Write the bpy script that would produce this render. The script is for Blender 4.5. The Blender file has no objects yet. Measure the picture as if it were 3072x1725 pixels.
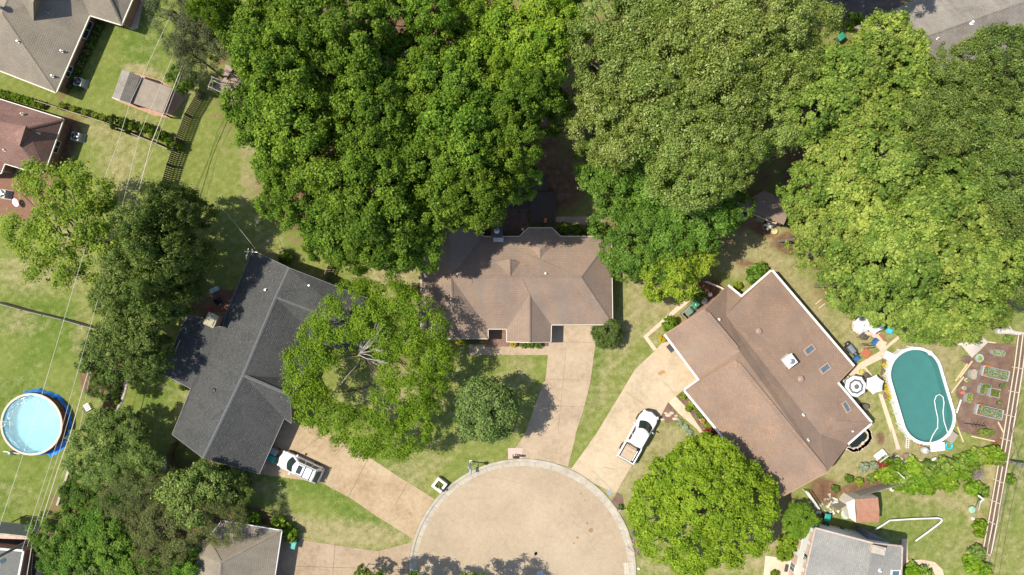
import bpy, math, random
import numpy as np
from math import radians, sin, cos, pi, sqrt, atan2
random.seed(7)
C = bpy.context.scene.collection
sc = bpy.context.scene
# ------------------------------------------------------------------ camera, sky, sun, exposure
H = 84.0            # drone height in metres
S = 0.035           # metres per photo pixel on the ground
HOR = 2*math.atan(3072*S/2/H)
cam_d = bpy.data.cameras.new("camera"); cam = bpy.data.objects.new("camera", cam_d); C.objects.link(cam)
cam.location = (0, 0, H); cam.rotation_euler = (0, 0, 0)
cam_d.sensor_width = 36; cam_d.angle = HOR; cam_d.clip_start = 1; cam_d.clip_end = 3000
sc.camera = cam
SUN_EL, SHX, SHY = 60.0, 1.0, -0.11      # sun elevation, direction the shadows run in (world x, y)
sd = bpy.data.lights.new("sun", 'SUN'); sd.energy = 4.4; sd.angle = radians(0.5); sd.color = (1.0, 0.935, 0.81)
so = bpy.data.objects.new("sun", sd); C.objects.link(so)
az = atan2(-SHY, -SHX)                    # azimuth of the sun seen from the ground
from mathutils import Vector, Matrix
sdir = Vector((cos(az)*cos(radians(SUN_EL)), sin(az)*cos(radians(SUN_EL)), sin(radians(SUN_EL))))
so.rotation_euler = sdir.to_track_quat('Z', 'Y').to_euler(); so.location = (-40, 0, 60)
w = bpy.data.worlds.new("World"); sc.world = w; w.use_nodes = True
nt = w.node_tree; bg = nt.nodes['Background']
sky = nt.nodes.new('ShaderNodeTexSky'); sky.sky_type = 'NISHITA'; sky.sun_disc = False
sky.sun_elevation = radians(SUN_EL); sky.sun_rotation = pi/2 - az
nt.links.new(sky.outputs[0], bg.inputs[0]); bg.inputs[1].default_value = 0.13
sc.view_settings.view_transform = 'Standard'; sc.view_settings.look = 'None'
sc.view_settings.exposure = 0.58; sc.view_settings.gamma = 1.0
sc.cycles.max_bounces = 6; sc.cycles.transparent_max_bounces = 8

# ------------------------------------------------------------------ coordinates
def W(px, py, h=0.0):
    k = S*(H-h)/H
    return Vector(((px-1536)*k, (862.5-py)*k, h))
def cu(ox, oy, s):
    return lambda x, y: (ox + x*s, oy + y*s)
TS = 800/2571
tA, tB, tC, tD = cu(0,0,TS), cu(700,0,TS), cu(1500,0,TS), cu(2272,0,TS)
tE, tF, tG, tH = cu(0,400,TS), cu(700,400,TS), cu(1500,400,TS), cu(2272,400,TS)
tI, tJ, tK, tL = cu(0,850,TS), cu(700,850,TS), cu(1500,850,TS), cu(2272,850,TS)
tM, tN, tO, tP = cu(0,1275,TS), cu(700,1275,TS), cu(1500,1275,TS), cu(2272,1275,TS)
c1 = cu(2480,920,.19364); c2 = cu(2820,980,.24207); c3 = cu(2500,1290,.15905); c4 = cu(810,1320,.0968)
c5 = cu(1830,1200,.13829); c6 = cu(1300,1360,.10093); c7 = cu(600,160,.11065); c0 = cu(0,1560,.11409)
cB = cu(2300,1500,.1941); c9 = cu(2540,1230,.11065); c10 = cu(1980,830,.15907); c11 = cu(2150,540,.1245)
c12 = cu(1440,480,.19364); c13 = cu(0,0,.12448); c14 = cu(560,840,.12446); c15 = cu(2860,1300,.17981)

# ------------------------------------------------------------------ materials
MATS = {}
def _base(name):
    m = bpy.data.materials.new(name); m.use_nodes = True
    n = m.node_tree.nodes; l = m.node_tree.links
    return m, n, l, n['Principled BSDF']
def _noise(n, l, co, scale, detail=3, rough=.6):
    t = n.new('ShaderNodeTexNoise'); t.inputs['Scale'].default_value = scale
    t.inputs['Detail'].default_value = detail; t.inputs['Roughness'].default_value = rough
    if co is not None: l.new(co, t.inputs['Vector'])
    return t.outputs['Fac']
def _ramp(n, l, fac, stops):
    r = n.new('ShaderNodeValToRGB'); e = r.color_ramp.elements
    e[0].position = stops[0][0]; e[0].color = tuple(stops[0][1])+(1,)
    e[1].position = stops[-1][0]; e[1].color = tuple(stops[-1][1])+(1,)
    for p, c in stops[1:-1]:
        q = e.new(p); q.color = tuple(c)+(1,)
    l.new(fac, r.inputs[0]); return r.outputs[0]
def _mix(n, l, fac, a, b, mode='MIX'):
    m = n.new('ShaderNodeMix'); m.data_type = 'RGBA'; m.blend_type = mode
    for s, v in ((m.inputs[0], fac), (m.inputs[6], a), (m.inputs[7], b)):
        if hasattr(v, 'is_output'): l.new(v, s)
        elif isinstance(v, (int, float)): s.default_value = v
        else: s.default_value = tuple(v)+(1,)
    return m.outputs[2]
def _math(n, l, op, a, b=None, clamp=False):
    m = n.new('ShaderNodeMath'); m.operation = op; m.use_clamp = clamp
    for s, v in ((m.inputs[0], a), (m.inputs[1], b)):
        if v is None: continue
        if hasattr(v, 'is_output'): l.new(v, s)
        else: s.default_value = v
    return m.outputs[0]
def _bump(n, l, bsdf, fac, strength, dist):
    b = n.new('ShaderNodeBump'); b.inputs['Strength'].default_value = strength; b.inputs['Distance'].default_value = dist
    l.new(fac, b.inputs['Height']); l.new(b.outputs[0], bsdf.inputs['Normal'])
def mat(name, col, rough=.7, var=.25, scale=4.0, fine=30.0, metal=0.0, bump=0.0, spec=.4):
    """plain weathered surface: colour with broad and fine mottling"""
    if name in MATS: return MATS[name]
    m, n, l, b = _base(name)
    co = n.new('ShaderNodeTexCoord').outputs['Object']
    f1 = _noise(n, l, co, scale, 4); f2 = _noise(n, l, co, fine, 2)
    f = _math(n, l, 'ADD', _math(n, l, 'MULTIPLY', f1, .65), _math(n, l, 'MULTIPLY', f2, .35))
    lo = [c*(1-var) for c in col]; hi = [min(1, c*(1+var)) for c in col]
    l.new(_ramp(n, l, f, [(.32, lo), (.68, hi)]), b.inputs['Base Color'])
    b.inputs['Roughness'].default_value = rough; b.inputs['Metallic'].default_value = metal
    b.inputs['Specular IOR Level'].default_value = spec
    if bump: _bump(n, l, b, f2, bump, .02)
    MATS[name] = m; return m
def roof_mat(name, c_lo, c_hi, stain, speck, ribs=.5, course=.19):
    """asphalt shingles: courses run along the eave (UV in metres), stains run down the slope"""
    m, n, l, b = _base(name)
    uv = n.new('ShaderNodeUVMap').outputs[0]
    br = n.new('ShaderNodeTexBrick'); l.new(uv, br.inputs['Vector'])
    br.inputs['Scale'].default_value = 1; br.inputs['Brick Width'].default_value = .34; br.inputs['Row Height'].default_value = course
    br.inputs['Mortar Size'].default_value = .022; br.inputs['Mortar Smooth'].default_value = .6
    br.inputs['Color1'].default_value = tuple(c_lo)+(1,); br.inputs['Color2'].default_value = tuple(c_hi)+(1,)
    br.inputs['Mortar'].default_value = tuple(c*ribs for c in c_lo)+(1,)
    mp = n.new('ShaderNodeMapping'); mp.inputs['Scale'].default_value = (1.3, .22, 1); l.new(uv, mp.inputs[0])
    st = _noise(n, l, mp.outputs[0], .6, 5, .65)
    stf = _ramp(n, l, st, [(.42, (0,0,0)), (.68, (.85,.85,.85))])
    col = _mix(n, l, stf, br.outputs[0], stain)
    co = n.new('ShaderNodeTexCoord').outputs['Object']
    big = _noise(n, l, co, .35, 3)
    col = _mix(n, l, 1.0, col, _ramp(n, l, big, [(.3, (.84,.84,.85)), (.7, (1.1,1.08,1.05))]), 'MULTIPLY')
    fn = _noise(n, l, co, 9, 3, .8)
    col = _mix(n, l, _ramp(n, l, fn, [(.57, (0,0,0)), (.72, (.75,.75,.75))]), col, speck)
    l.new(col, b.inputs['Base Color']); b.inputs['Roughness'].default_value = .9; b.inputs['Specular IOR Level'].default_value = .2
    _bump(n, l, b, br.outputs['Fac'], .35, -.02)
    MATS[name] = m; return m
def brick_mat(name, c1_, c2_, mortar, sc_=1.0):
    m, n, l, b = _base(name)
    uv = n.new('ShaderNodeUVMap').outputs[0]
    br = n.new('ShaderNodeTexBrick'); l.new(uv, br.inputs['Vector']); br.inputs['Scale'].default_value = sc_
    br.inputs['Brick Width'].default_value = .22; br.inputs['Row Height'].default_value = .075; br.inputs['Mortar Size'].default_value = .01
    br.inputs['Color1'].default_value = tuple(c1_)+(1,); br.inputs['Color2'].default_value = tuple(c2_)+(1,); br.inputs['Mortar'].default_value = tuple(mortar)+(1,)
    co = n.new('ShaderNodeTexCoord').outputs['Object']
    col = _mix(n, l, 1.0, br.outputs[0], _ramp(n, l, _noise(n, l, co, .8, 4), [(.3, (.75,.75,.75)), (.7, (1.15,1.15,1.15))]), 'MULTIPLY')
    l.new(col, b.inputs['Base Color']); b.inputs['Roughness'].default_value = .85
    MATS[name] = m; return m
def leaf_mat(name, dark, mid, light, trans=.28, rough=.6, spec=.16):
    m, n, l, b = _base(name)
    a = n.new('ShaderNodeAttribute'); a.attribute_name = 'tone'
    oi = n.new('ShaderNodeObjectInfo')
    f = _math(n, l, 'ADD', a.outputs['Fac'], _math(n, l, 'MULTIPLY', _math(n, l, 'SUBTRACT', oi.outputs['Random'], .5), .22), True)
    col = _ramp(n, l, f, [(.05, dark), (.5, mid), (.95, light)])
    hs = n.new('ShaderNodeHueSaturation'); l.new(col, hs.inputs['Color'])
    r2 = _math(n, l, 'FRACT', _math(n, l, 'MULTIPLY', oi.outputs['Random'], 7.31))
    l.new(_math(n, l, 'ADD', .484, _math(n, l, 'MULTIPLY', r2, .017)), hs.inputs['Hue'])
    r3 = _math(n, l, 'FRACT', _math(n, l, 'MULTIPLY', oi.outputs['Random'], 23.7))
    l.new(_math(n, l, 'ADD', .88, _math(n, l, 'MULTIPLY', r3, .25)), hs.inputs['Value']); col = hs.outputs[0]
    l.new(col, b.inputs['Base Color']); b.inputs['Roughness'].default_value = rough; b.inputs['Specular IOR Level'].default_value = spec
    t = n.new('ShaderNodeBsdfTranslucent'); l.new(_mix(n, l, 1.0, col, (1.25, 1.3, .5), 'MULTIPLY'), t.inputs[0])
    mx = n.new('ShaderNodeMixShader'); mx.inputs[0].default_value = trans
    l.new(b.outputs[0], mx.inputs[1]); l.new(t.outputs[0], mx.inputs[2]); l.new(mx.outputs[0], n['Material Output'].inputs[0])
    MATS[name] = m; return m
def water_mat(name, tint, film):
    """clear tinted water: straight transmission through a coloured body, slight surface gloss and turbidity"""
    m, n, l, b = _base(name)
    b.inputs['Base Color'].default_value = tuple(film)+(1,); b.inputs['Roughness'].default_value = .08; b.inputs['Specular IOR Level'].default_value = .5
    t = n.new('ShaderNodeBsdfTransparent'); t.inputs[0].default_value = tuple(tint)+(1,)
    co = n.new('ShaderNodeTexCoord').outputs['Object']; _bump(n, l, b, _noise(n, l, co, 3.5, 4), .6, .08)
    mx = n.new('ShaderNodeMixShader'); mx.inputs[0].default_value = .35
    l.new(t.outputs[0], mx.inputs[1]); l.new(b.outputs[0], mx.inputs[2]); l.new(mx.outputs[0], n['Material Output'].inputs[0])
    MATS[name] = m; return m

# ------------------------------------------------------------------ mesh collector
class MB:
    def __init__(s): s.v = []; s.f = []; s.mi = []
    def add(s, vs, fs, mi=0):
        o = len(s.v); s.v += [tuple(p) for p in vs]
        for f in fs: s.f.append([i+o for i in f]); s.mi.append(mi)
        return s
    def quad(s, *p, mi=0): return s.add(p, [list(range(len(p)))], mi)
    def box(s, c, size, rz=0, ry=0, mi=0):
        x, y, z = [d/2 for d in size]; vs = []
        for sz in (-z, z):
            for sx, sy in ((-x,-y),(x,-y),(x,y),(-x,y)):
                X = sx*cos(ry)+sz*sin(ry); Z = -sx*sin(ry)+sz*cos(ry)
                vs.append((c[0]+X*cos(rz)-sy*sin(rz), c[1]+X*sin(rz)+sy*cos(rz), c[2]+Z))
        return s.add(vs, [[3,2,1,0],[4,5,6,7],[0,1,5,4],[1,2,6,5],[2,3,7,6],[3,0,4,7]], mi)
    def prism(s, poly, z0, z1, mi=0):
        n = len(poly)
        a = sum(poly[i][0]*poly[(i+1)%n][1]-poly[(i+1)%n][0]*poly[i][1] for i in range(n))
        if a < 0: poly = poly[::-1]
        vs = [(p[0],p[1],z0) for p in poly]+[(p[0],p[1],z1) for p in poly]
        return s.add(vs, [list(range(n))[::-1], list(range(n,2*n))]+[[i,(i+1)%n,n+(i+1)%n,n+i] for i in range(n)], mi)
    def loft(s, rings, cap=(True, True), mi=0):
        n = len(rings[0]); vs = [p for r in rings for p in r]; fs = []
        for k in range(len(rings)-1):
            for i in range(n):
                a = k*n+i; b = k*n+(i+1)%n; fs.append([a,b,b+n,a+n])
        if cap[0]: fs.append(list(range(n))[::-1])
        if cap[1]: fs.append(list(range((len(rings)-1)*n, len(rings)*n)))
        return s.add(vs, fs, mi)
    def cyl(s, c, r0, r1, h, n=16, mi=0, cap=(True,True)):
        R = lambda r, z: [(c[0]+r*cos(2*pi*i/n), c[1]+r*sin(2*pi*i/n), c[2]+z) for i in range(n)]
        return s.loft([R(r0,0), R(r1,h)], cap, mi)
    def lathe(s, c, prof, n=20, mi=0, cap=(False,False)):
        return s.loft([[(c[0]+r*cos(2*pi*i/n), c[1]+r*sin(2*pi*i/n), c[2]+z) for i in range(n)] for r, z in prof], cap, mi)
    def tube(s, pts, r, n=6, mi=0):
        pts = [Vector(p) for p in pts]; rs = r if isinstance(r, (list,tuple)) else [r]*len(pts); rings = []
        for i, p in enumerate(pts):
            t = (pts[min(i+1,len(pts)-1)]-pts[max(i-1,0)]).normalized()
            u = t.cross(Vector((0,0,1)) if abs(t.z) < .95 else Vector((1,0,0))).normalized(); v2 = t.cross(u)
            rings.append([tuple(p+(u*cos(2*pi*k/n)+v2*sin(2*pi*k/n))*rs[i]) for k in range(n)])
        return s.loft(rings, (True,True), mi)
    def build(s, name, m, parent=None, smooth=False, bevel=0, uv=False, loc=None):
        me = bpy.data.meshes.new(name); me.from_pydata(s.v, [], s.f)
        ms = m if isinstance(m, (list,tuple)) else [m]
        for x in ms: me.materials.append(x)
        if len(ms) > 1: me.polygons.foreach_set('material_index', s.mi)
        if smooth: me.polygons.foreach_set('use_smooth', [True]*len(me.polygons))
        if uv:
            L = me.uv_layers.new(name='UVMap')
            for p in me.polygons:
                nn = p.normal; u = Vector((0,0,1)).cross(nn)
                u = u.normalized() if u.length > 1e-4 else Vector((1,0,0)); v2 = nn.cross(u)
                for li in p.loop_indices:
                    co = me.vertices[me.loops[li].vertex_index].co; L.data[li].uv = (co.dot(u), co.dot(v2))
        me.update()
        o = bpy.data.objects.new(name, me); C.objects.link(o)
        if parent is not None: o.parent = parent
        if loc is not None: o.location = loc
        if bevel:
            b = o.modifiers.new('bevel', 'BEVEL'); b.width = bevel; b.segments = 2; b.limit_method = 'ANGLE'
        return o
def tag(o, label, cat, group=None, kind=None):
    if label: o['label'] = label
    if cat: o['category'] = cat
    if group: o['group'] = group
    if kind: o['kind'] = kind
    return o
def thing(name, label, cat, loc=(0,0,0), rz=0, group=None):
    o = bpy.data.objects.new(name, None); C.objects.link(o); o.location = loc; o.rotation_euler = (0,0,rz)
    o.empty_display_size = .3
    return tag(o, label, cat, group)
def struct(o): o['kind'] = 'structure'; return o
def copy_tree(o, parent=None):
    c = o.copy(); C.objects.link(c)
    if parent is not None: c.parent = parent
    for ch in o.children: copy_tree(ch, c)
    return c
def P2(pts, h=0): return [W(x, y, h) for x, y in pts]
# ------------------------------------------------------------------ ground: one sheet, painted by soil / turf zones and an eastward lightening
def seg_field(X, Y, blobs):
    f = np.zeros_like(X)
    for px, py, rx, ry, ang, val in blobs:
        cx, cy, _ = W(px, py); a = radians(-ang)
        dx = X-cx; dy = Y-cy
        u = (dx*cos(a)+dy*sin(a))/(rx*S); v = (-dx*sin(a)+dy*cos(a))/(ry*S)
        f = np.maximum(f, val*np.clip(1.35-np.sqrt(u*u+v*v), 0, 1)**1.0*1.2)
    return np.clip(f, 0, 1)
xs = np.concatenate([[-600,-250,-110,-75], np.linspace(-62,62,345), [75,110,250,600]])
ys = np.concatenate([[-600,-250,-90,-55], np.linspace(-40,40,225), [55,90,250,600]])
GX, GY = np.meshgrid(xs, ys); gx, gy = GX.ravel(), GY.ravel()
DRY = [(800,780,50,160,0,.35),(760,540,40,60,0,.6),(745,430,30,120,0,.5),(330,400,130,40,20,.55),(370,470,70,150,20,.5),(230,720,120,60,10,.4),(100,820,200,60,8,.55),(250,1000,40,120,0,.4),
 (1190,830,90,60,0,.7),(1110,800,60,50,0,.6),(1750,690,80,40,0,.8),(1960,900,110,60,30,.6),(1900,960,30,120,20,.5),(2250,720,120,90,20,.75),(2350,850,60,110,-40,.8),(2420,930,60,120,-40,.85),(2300,800,80,40,0,.9),(2240,785,70,40,0,1),
 (2560,1000,80,90,0,.6),(2800,1100,80,160,0,.55),(2600,1250,70,120,0,.35),(2640,1350,200,50,15,.85),(2700,1400,160,40,-5,1),(2560,1400,120,50,0,.8),(1900,1440,60,70,0,.9),(1990,1330,80,60,0,.6),(1850,1500,60,50,0,.9),(2200,1690,260,35,0,.55),(2320,1550,50,130,10,.85),
 (950,1590,240,45,8,.8),(1150,1610,120,30,0,.7),(850,1620,60,50,0,.6),(1240,1420,130,60,-35,.3),(1180,1180,90,90,0,.6),(2820,1490,90,18,30,.8),(2920,1540,26,110,-25,.7),(2770,1480,40,20,0,1),(2970,1450,30,60,0,.9),(2950,1650,40,80,0,.5),
 (40,1490,60,60,0,.3),(440,215,60,16,15,.7),(410,205,50,14,10,.8),(560,300,40,60,0,.4),(620,1420,60,40,0,.6),(720,1450,120,30,10,.5),(1960,1000,40,40,0,.5),(2080,860,60,30,0,.5),(1720,760,40,60,0,.4),(1500,1150,60,40,0,.4),(1560,1100,40,60,0,.3),(560,1150,60,120,0,.15),(60,980,60,60,0,.35),(1700,960,120,160,0,.0),(1830,1080,30,200,20,.25)]
SOIL = [(1200,260,560,330,0,1),(1050,560,320,220,0,.85),(1560,420,150,220,0,.9),(1650,560,130,130,0,.8),(2050,300,420,350,0,.95),(2700,430,420,400,0,.95),(2560,850,170,120,0,.6),(2900,850,240,130,0,.7),(2050,600,260,200,0,.8),(1470,640,120,80,0,1),
 (450,1560,320,200,0,.85),(250,1640,200,140,0,.9),(540,900,170,110,0,.6),(290,1140,40,60,20,.8),(270,1120,45,55,10,.7),(345,1170,30,120,8,.9),(2370,660,60,30,20,.9),(2370,730,70,40,0,.8),(2290,690,60,30,20,.7),(2240,790,40,20,0,.5),(2470,200,120,90,0,.5),
 (2600,1460,120,36,-14,.7),(2700,1380,60,30,0,.5),(2470,1470,60,50,0,.8),(2350,1500,70,60,0,.5),(3035,1120,14,150,-8,1),(2990,1330,20,40,0,.9),(2660,1410,30,18,0,1),(2640,1310,20,30,0,.6),(1750,950,14,100,0,.3),(230,190,30,150,25,.8),(700,100,60,120,0,.5),(530,270,50,70,30,.3),(190,440,50,130,20,.7),
 (100,560,120,70,10,.8),(540,190,160,90,0,.25),(2120,880,70,60,-40,.8),(2370,1610,20,130,12,.6),(1690,700,200,30,0,.4),(1200,1060,100,60,0,.4),(760,1560,60,50,0,.8),(2880,1210,10,10,0,.0),(1470,1060,140,30,0,.4),(2400,1560,90,30,-10,.6),(2520,1560,120,30,-10,.4),(2700,1650,40,90,0,.4),(870,715,20,60,-60,.4)]
LUSH = [(150,1000,180,160,0,.7),(60,1300,150,300,0,.5),(430,100,120,160,0,.6),(350,240,120,60,0,.5),(450,1150,120,140,0,.6),(900,1430,200,70,25,.8),(1090,1560,160,30,30,.9),(860,640,120,60,0,.8),(780,520,60,60,0,.5),(1750,1090,70,200,10,.8),(1800,1020,80,80,0,.7),(1650,1340,30,60,0,.6),
 (2700,1590,160,110,0,.55),(2760,1700,140,60,0,.3),(1120,1400,140,50,30,.5),(1390,1390,90,60,0,.4),(30,1500,70,120,0,.7),(1860,760,60,60,0,.4),(3050,1400,40,320,0,.45),(760,960,200,40,30,.6),(2950,1040,60,30,0,.6),(1160,1350,120,50,20,.5)]
dry = seg_field(gx, gy, DRY); soil = seg_field(gx, gy, SOIL); lush = seg_field(gx, gy, LUSH)
dry = np.clip(dry + .16 + .15*np.clip(gx/50, -1, 1), 0, 1)  # eastward rise also paints the brighter right-hand light into the lawns
nx, ny = len(xs), len(ys)
ii = np.arange(nx*ny).reshape(ny, nx)
F = np.stack([ii[:-1,:-1], ii[:-1,1:], ii[1:,1:], ii[1:,:-1]], -1).reshape(-1, 4)
me = bpy.data.meshes.new('ground')
me.vertices.add(nx*ny); me.vertices.foreach_set('co', np.stack([gx, gy, np.zeros_like(gx)], 1).ravel())
me.loops.add(F.size); me.loops.foreach_set('vertex_index', F.ravel())
me.polygons.add(len(F)); me.polygons.foreach_set('loop_start', np.arange(0, F.size, 4)); me.update()
for nm, arr in (('dry', dry), ('soil', soil), ('lush', lush)):
    at = me.attributes.new(nm, 'FLOAT', 'POINT'); at.data.foreach_set('value', arr.astype(np.float32))
def ground_mat():
    m, n, l, b = _base('turf_and_soil')
    co = n.new('ShaderNodeNewGeometry').outputs['Position']
    A = {}
    for k in ('dry','soil','lush'):
        a = n.new('ShaderNodeAttribute'); a.attribute_name = k; A[k] = a.outputs['Fac']
    big = _noise(n, l, co, .22, 5, .62); med = _noise(n, l, co, 1.3, 5, .7); fin = _noise(n, l, co, 8, 4, .8); tiny = _noise(n, l, co, 22, 2, .8)
    g = _math(n, l, 'ADD', _math(n, l, 'MULTIPLY', fin, .45), _math(n, l, 'MULTIPLY', med, .55))
    grass = _ramp(n, l, g, [(.30, (.135,.165,.032)), (.5, (.225,.262,.062)), (.70, (.320,.348,.105))])
    lushc = _ramp(n, l, g, [(.30, (.090,.135,.018)), (.5, (.145,.210,.034)), (.70, (.215,.280,.060))])
    dryc = _ramp(n, l, g, [(.34, (.22,.20,.085)), (.5, (.37,.32,.155)), (.66, (.52,.45,.26))])
    soilc = _ramp(n, l, g, [(.34, (.085,.048,.028)), (.5, (.20,.115,.066)), (.66, (.36,.22,.135))])
    f = _math(n, l, 'ADD', A['lush'], _math(n, l, 'MULTIPLY', _math(n, l, 'SUBTRACT', big, .5), 2.2))
    col = _mix(n, l, _ramp(n, l, f, [(.2, (0,0,0)), (.8, (1,1,1))]), grass, lushc)
    # dryness broken up by noise so that patches have ragged edges
    nb = _math(n, l, 'ADD', _math(n, l, 'MULTIPLY', _math(n, l, 'SUBTRACT', big, .5), 1.3), _math(n, l, 'MULTIPLY', _math(n, l, 'SUBTRACT', med, .5), 1.5))
    nb = _math(n, l, 'ADD', nb, _math(n, l, 'MULTIPLY', _math(n, l, 'SUBTRACT', fin, .5), .9))
    d = _math(n, l, 'ADD', A['dry'], nb)
    col = _mix(n, l, _ramp(n, l, d, [(.1, (0,0,0)), (.85, (.92,.92,.92))]), col, dryc)
    s = _math(n, l, 'ADD', A['soil'], _math(n, l, 'MULTIPLY', nb, .8))
    col = _mix(n, l, _ramp(n, l, s, [(.42, (0,0,0)), (.68, (1,1,1))]), col, soilc)
    col = _mix(n, l, _ramp(n, l, tiny, [(.66, (0,0,0)), (.78, (.5,.5,.5))]), col, (.36,.32,.16))
    wv = n.new('ShaderNodeTexWave'); wv.inputs['Scale'].default_value = .42; wv.inputs['Distortion'].default_value = 3.0; wv.inputs['Detail'].default_value = 2; wv.inputs['Detail Scale'].default_value = .3
    mp = n.new('ShaderNodeMapping'); mp.inputs['Rotation'].default_value = (0,0,.9); l.new(co, mp.inputs[0]); l.new(mp.outputs[0], wv.inputs['Vector'])
    col = _mix(n, l, 1.0, col, _ramp(n, l, wv.outputs['Fac'], [(.2, (.965,.97,.955)), (.8, (1.03,1.03,1.02))]), 'MULTIPLY')
    litter = _noise(n, l, co, 14, 1, .9)
    col = _mix(n, l, _ramp(n, l, litter, [(.70, (0,0,0)), (.74, (.6,.6,.6))]), col, (.28,.20,.10))
    l.new(col, b.inputs['Base Color']); b.inputs['Roughness'].default_value = .95; b.inputs['Specular IOR Level'].default_value = .15
    _bump(n, l, b, _math(n, l, 'ADD', fin, tiny), .9, .12)
    return m
me.materials.append(ground_mat())
g = bpy.data.objects.new('ground', me); C.objects.link(g); struct(g)

# ------------------------------------------------------------------ paving
def concrete(name, lo, mid, hi, orange, sc_=.35, aggr=.5, stn=.4, bigw=.45):
    m, n, l, b = _base(name)
    co = n.new('ShaderNodeNewGeometry').outputs['Position']
    big = _noise(n, l, co, sc_, 6, .65); fin = _noise(n, l, co, 14, 3, .8); med = _noise(n, l, co, 2.2, 4, .7)
    f = _math(n, l, 'ADD', _math(n, l, 'MULTIPLY', big, bigw), _math(n, l, 'MULTIPLY', fin, .4*aggr)); f = _math(n, l, 'ADD', f, _math(n, l, 'MULTIPLY', med, 1-bigw-.4*aggr))
    col = _ramp(n, l, f, [(.36, lo), (.5, mid), (.66, hi)])
    st = _noise(n, l, co, .55, 4, .7)
    col = _mix(n, l, _ramp(n, l, st, [(.5, (0,0,0)), (.75, (stn,stn,stn))]), col, orange)
    l.new(col, b.inputs['Base Color']); b.inputs['Roughness'].default_value = .85; b.inputs['Specular IOR Level'].default_value = .25
    _bump(n, l, b, fin, .25, .02); MATS[name] = m; return m
M_road = concrete('road_aggregate', (.235,.180,.120), (.36,.283,.195), (.475,.385,.28), (.34,.25,.155), .16, 1.3, .15, .3)
M_drv_w = concrete('west_drive_concrete', (.24,.165,.092), (.355,.265,.165), (.46,.365,.24), (.34,.22,.115))
M_drv_s = concrete('south_drive_concrete', (.22,.158,.10), (.325,.245,.165), (.41,.325,.225), (.31,.20,.115))
M_drv_c = concrete('centre_drive_concrete', (.26,.195,.13), (.37,.285,.195), (.46,.365,.26), (.37,.265,.165))
M_drv_e = concrete('east_drive_concrete', (.32,.25,.165), (.43,.345,.235), (.52,.43,.31), (.43,.32,.195))
M_walk = concrete('walk_concrete', (.42,.30,.21), (.56,.42,.31), (.66,.52,.40), (.56,.38,.25))
M_kerb = concrete('kerb_concrete', (.27,.24,.19), (.385,.345,.28), (.48,.44,.365), (.36,.30,.21), .8)
M_dark = mat('dark_joint', (.12,.08,.05), .9)
def sheet(name, pts, z, m, zb=None):
    b = MB(); P = [W(x, y, 0) for x, y in pts]
    b.prism([(p.x, p.y) for p in P], z-.05, z); o = b.build(name, m); return struct(o)
kc = W(1567, 1717); R_in, R_out = 319*S, 341*S
N_ = 140
ring = [(kc.x+R_in*cos(2*pi*i/N_), kc.y+R_in*sin(2*pi*i/N_)) for i in range(N_)]
b = MB(); b.prism(ring, -.04, .012)
b.prism([(kc.x-6.5, kc.y-8.5), (kc.x+6.5, kc.y-8.5), (kc.x+6.5, kc.y-60), (kc.x-6.5, kc.y-60)], -.04, .008)
struct(b.build('road', M_road))
b = MB()
def arc_ring(r, z, a0, a1, n): return [(kc.x+r*cos(a0+(a1-a0)*i/n), kc.y+r*sin(a0+(a1-a0)*i/n), z) for i in range(n+1)]
prof = [(R_in, -.03), (R_in, .016), (R_in+.42, .03), (R_in+.5, .11), (R_out, .12), (R_out, -.03)]
rs = random.Random(17)
M_crk = mat('road_crack', (.17,.125,.085), .9)
def crack(p, a, L_, wd=.02, z=.0165):
    b = MB(); q = Vector((p[0],p[1],0)); prev = None
    for k in range(int(L_/.25)):
        a += rs.uniform(-.45,.45)*.6; nn_ = Vector((-sin(a),cos(a),0))*wd*rs.uniform(.4,1)/2; q2 = q+Vector((cos(a),sin(a),0))*.25
        b.quad((q.x-nn_.x,q.y-nn_.y,z),(q2.x-nn_.x,q2.y-nn_.y,z),(q2.x+nn_.x,q2.y+nn_.y,z),(q.x+nn_.x,q.y+nn_.y,z)); q = q2
    return b
road = bpy.data.objects['road']
for px, py, a, L_ in ((1500,1600,-1.4,4.5),(1630,1640,-1.6,3.5),(1400,1500,.4,3),(1720,1560,-.9,3.2),(1560,1450,2.9,3.5),(1780,1650,1.8,2.2)): crack(W(px,py), a, L_).build('crack', M_crk, road)
M_stn = mat('rust_stain', (.26,.155,.075), .8, .4, 8)
for px, py, r_ in ((1773,1590,.28),(1732,1612,.16),(1762,1570,.13),(1742,1480,.1),(1754,1500,.09),(1722,1630,.1),(1608,1660,.2)):
    c_ = W(px,py); b = MB(); b.add([(c_.x+r_*rs.uniform(.5,1.3)*cos(a), c_.y+r_*rs.uniform(.5,1.4)*sin(a), .0168) for a in [k*2*pi/14 for k in range(14)]], [list(range(14))]); b.build('stain', M_stn, road)
a0, a1, n = radians(-58), radians(238), 150
rows = [arc_ring(r, z, a0, a1, n) for r, z in prof]
vs = [p for r in rows for p in r]; fs = []
for k in range(len(rows)-1):
    for i in range(n):
        a = k*(n+1)+i; fs.append([a, a+n+1, a+n+2, a+1])
b.add(vs, fs); kerb = struct(b.build('kerb', M_kerb))
b = MB()
for i in range(0, 26):
    a = radians(-20 + i*8.6)
    c_, s_ = cos(a), sin(a); t = Vector((-s_, c_, 0))*.012
    p0 = Vector((kc.x+c_*(R_in+.01), kc.y+s_*(R_in+.01), .0195)); p1 = Vector((kc.x+c_*(R_in+.42), kc.y+s_*(R_in+.42), .0335))
    b.quad(p0-t, p1-t, p1+t, p0+t)
b.build('joint', M_dark, kerb)
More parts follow.
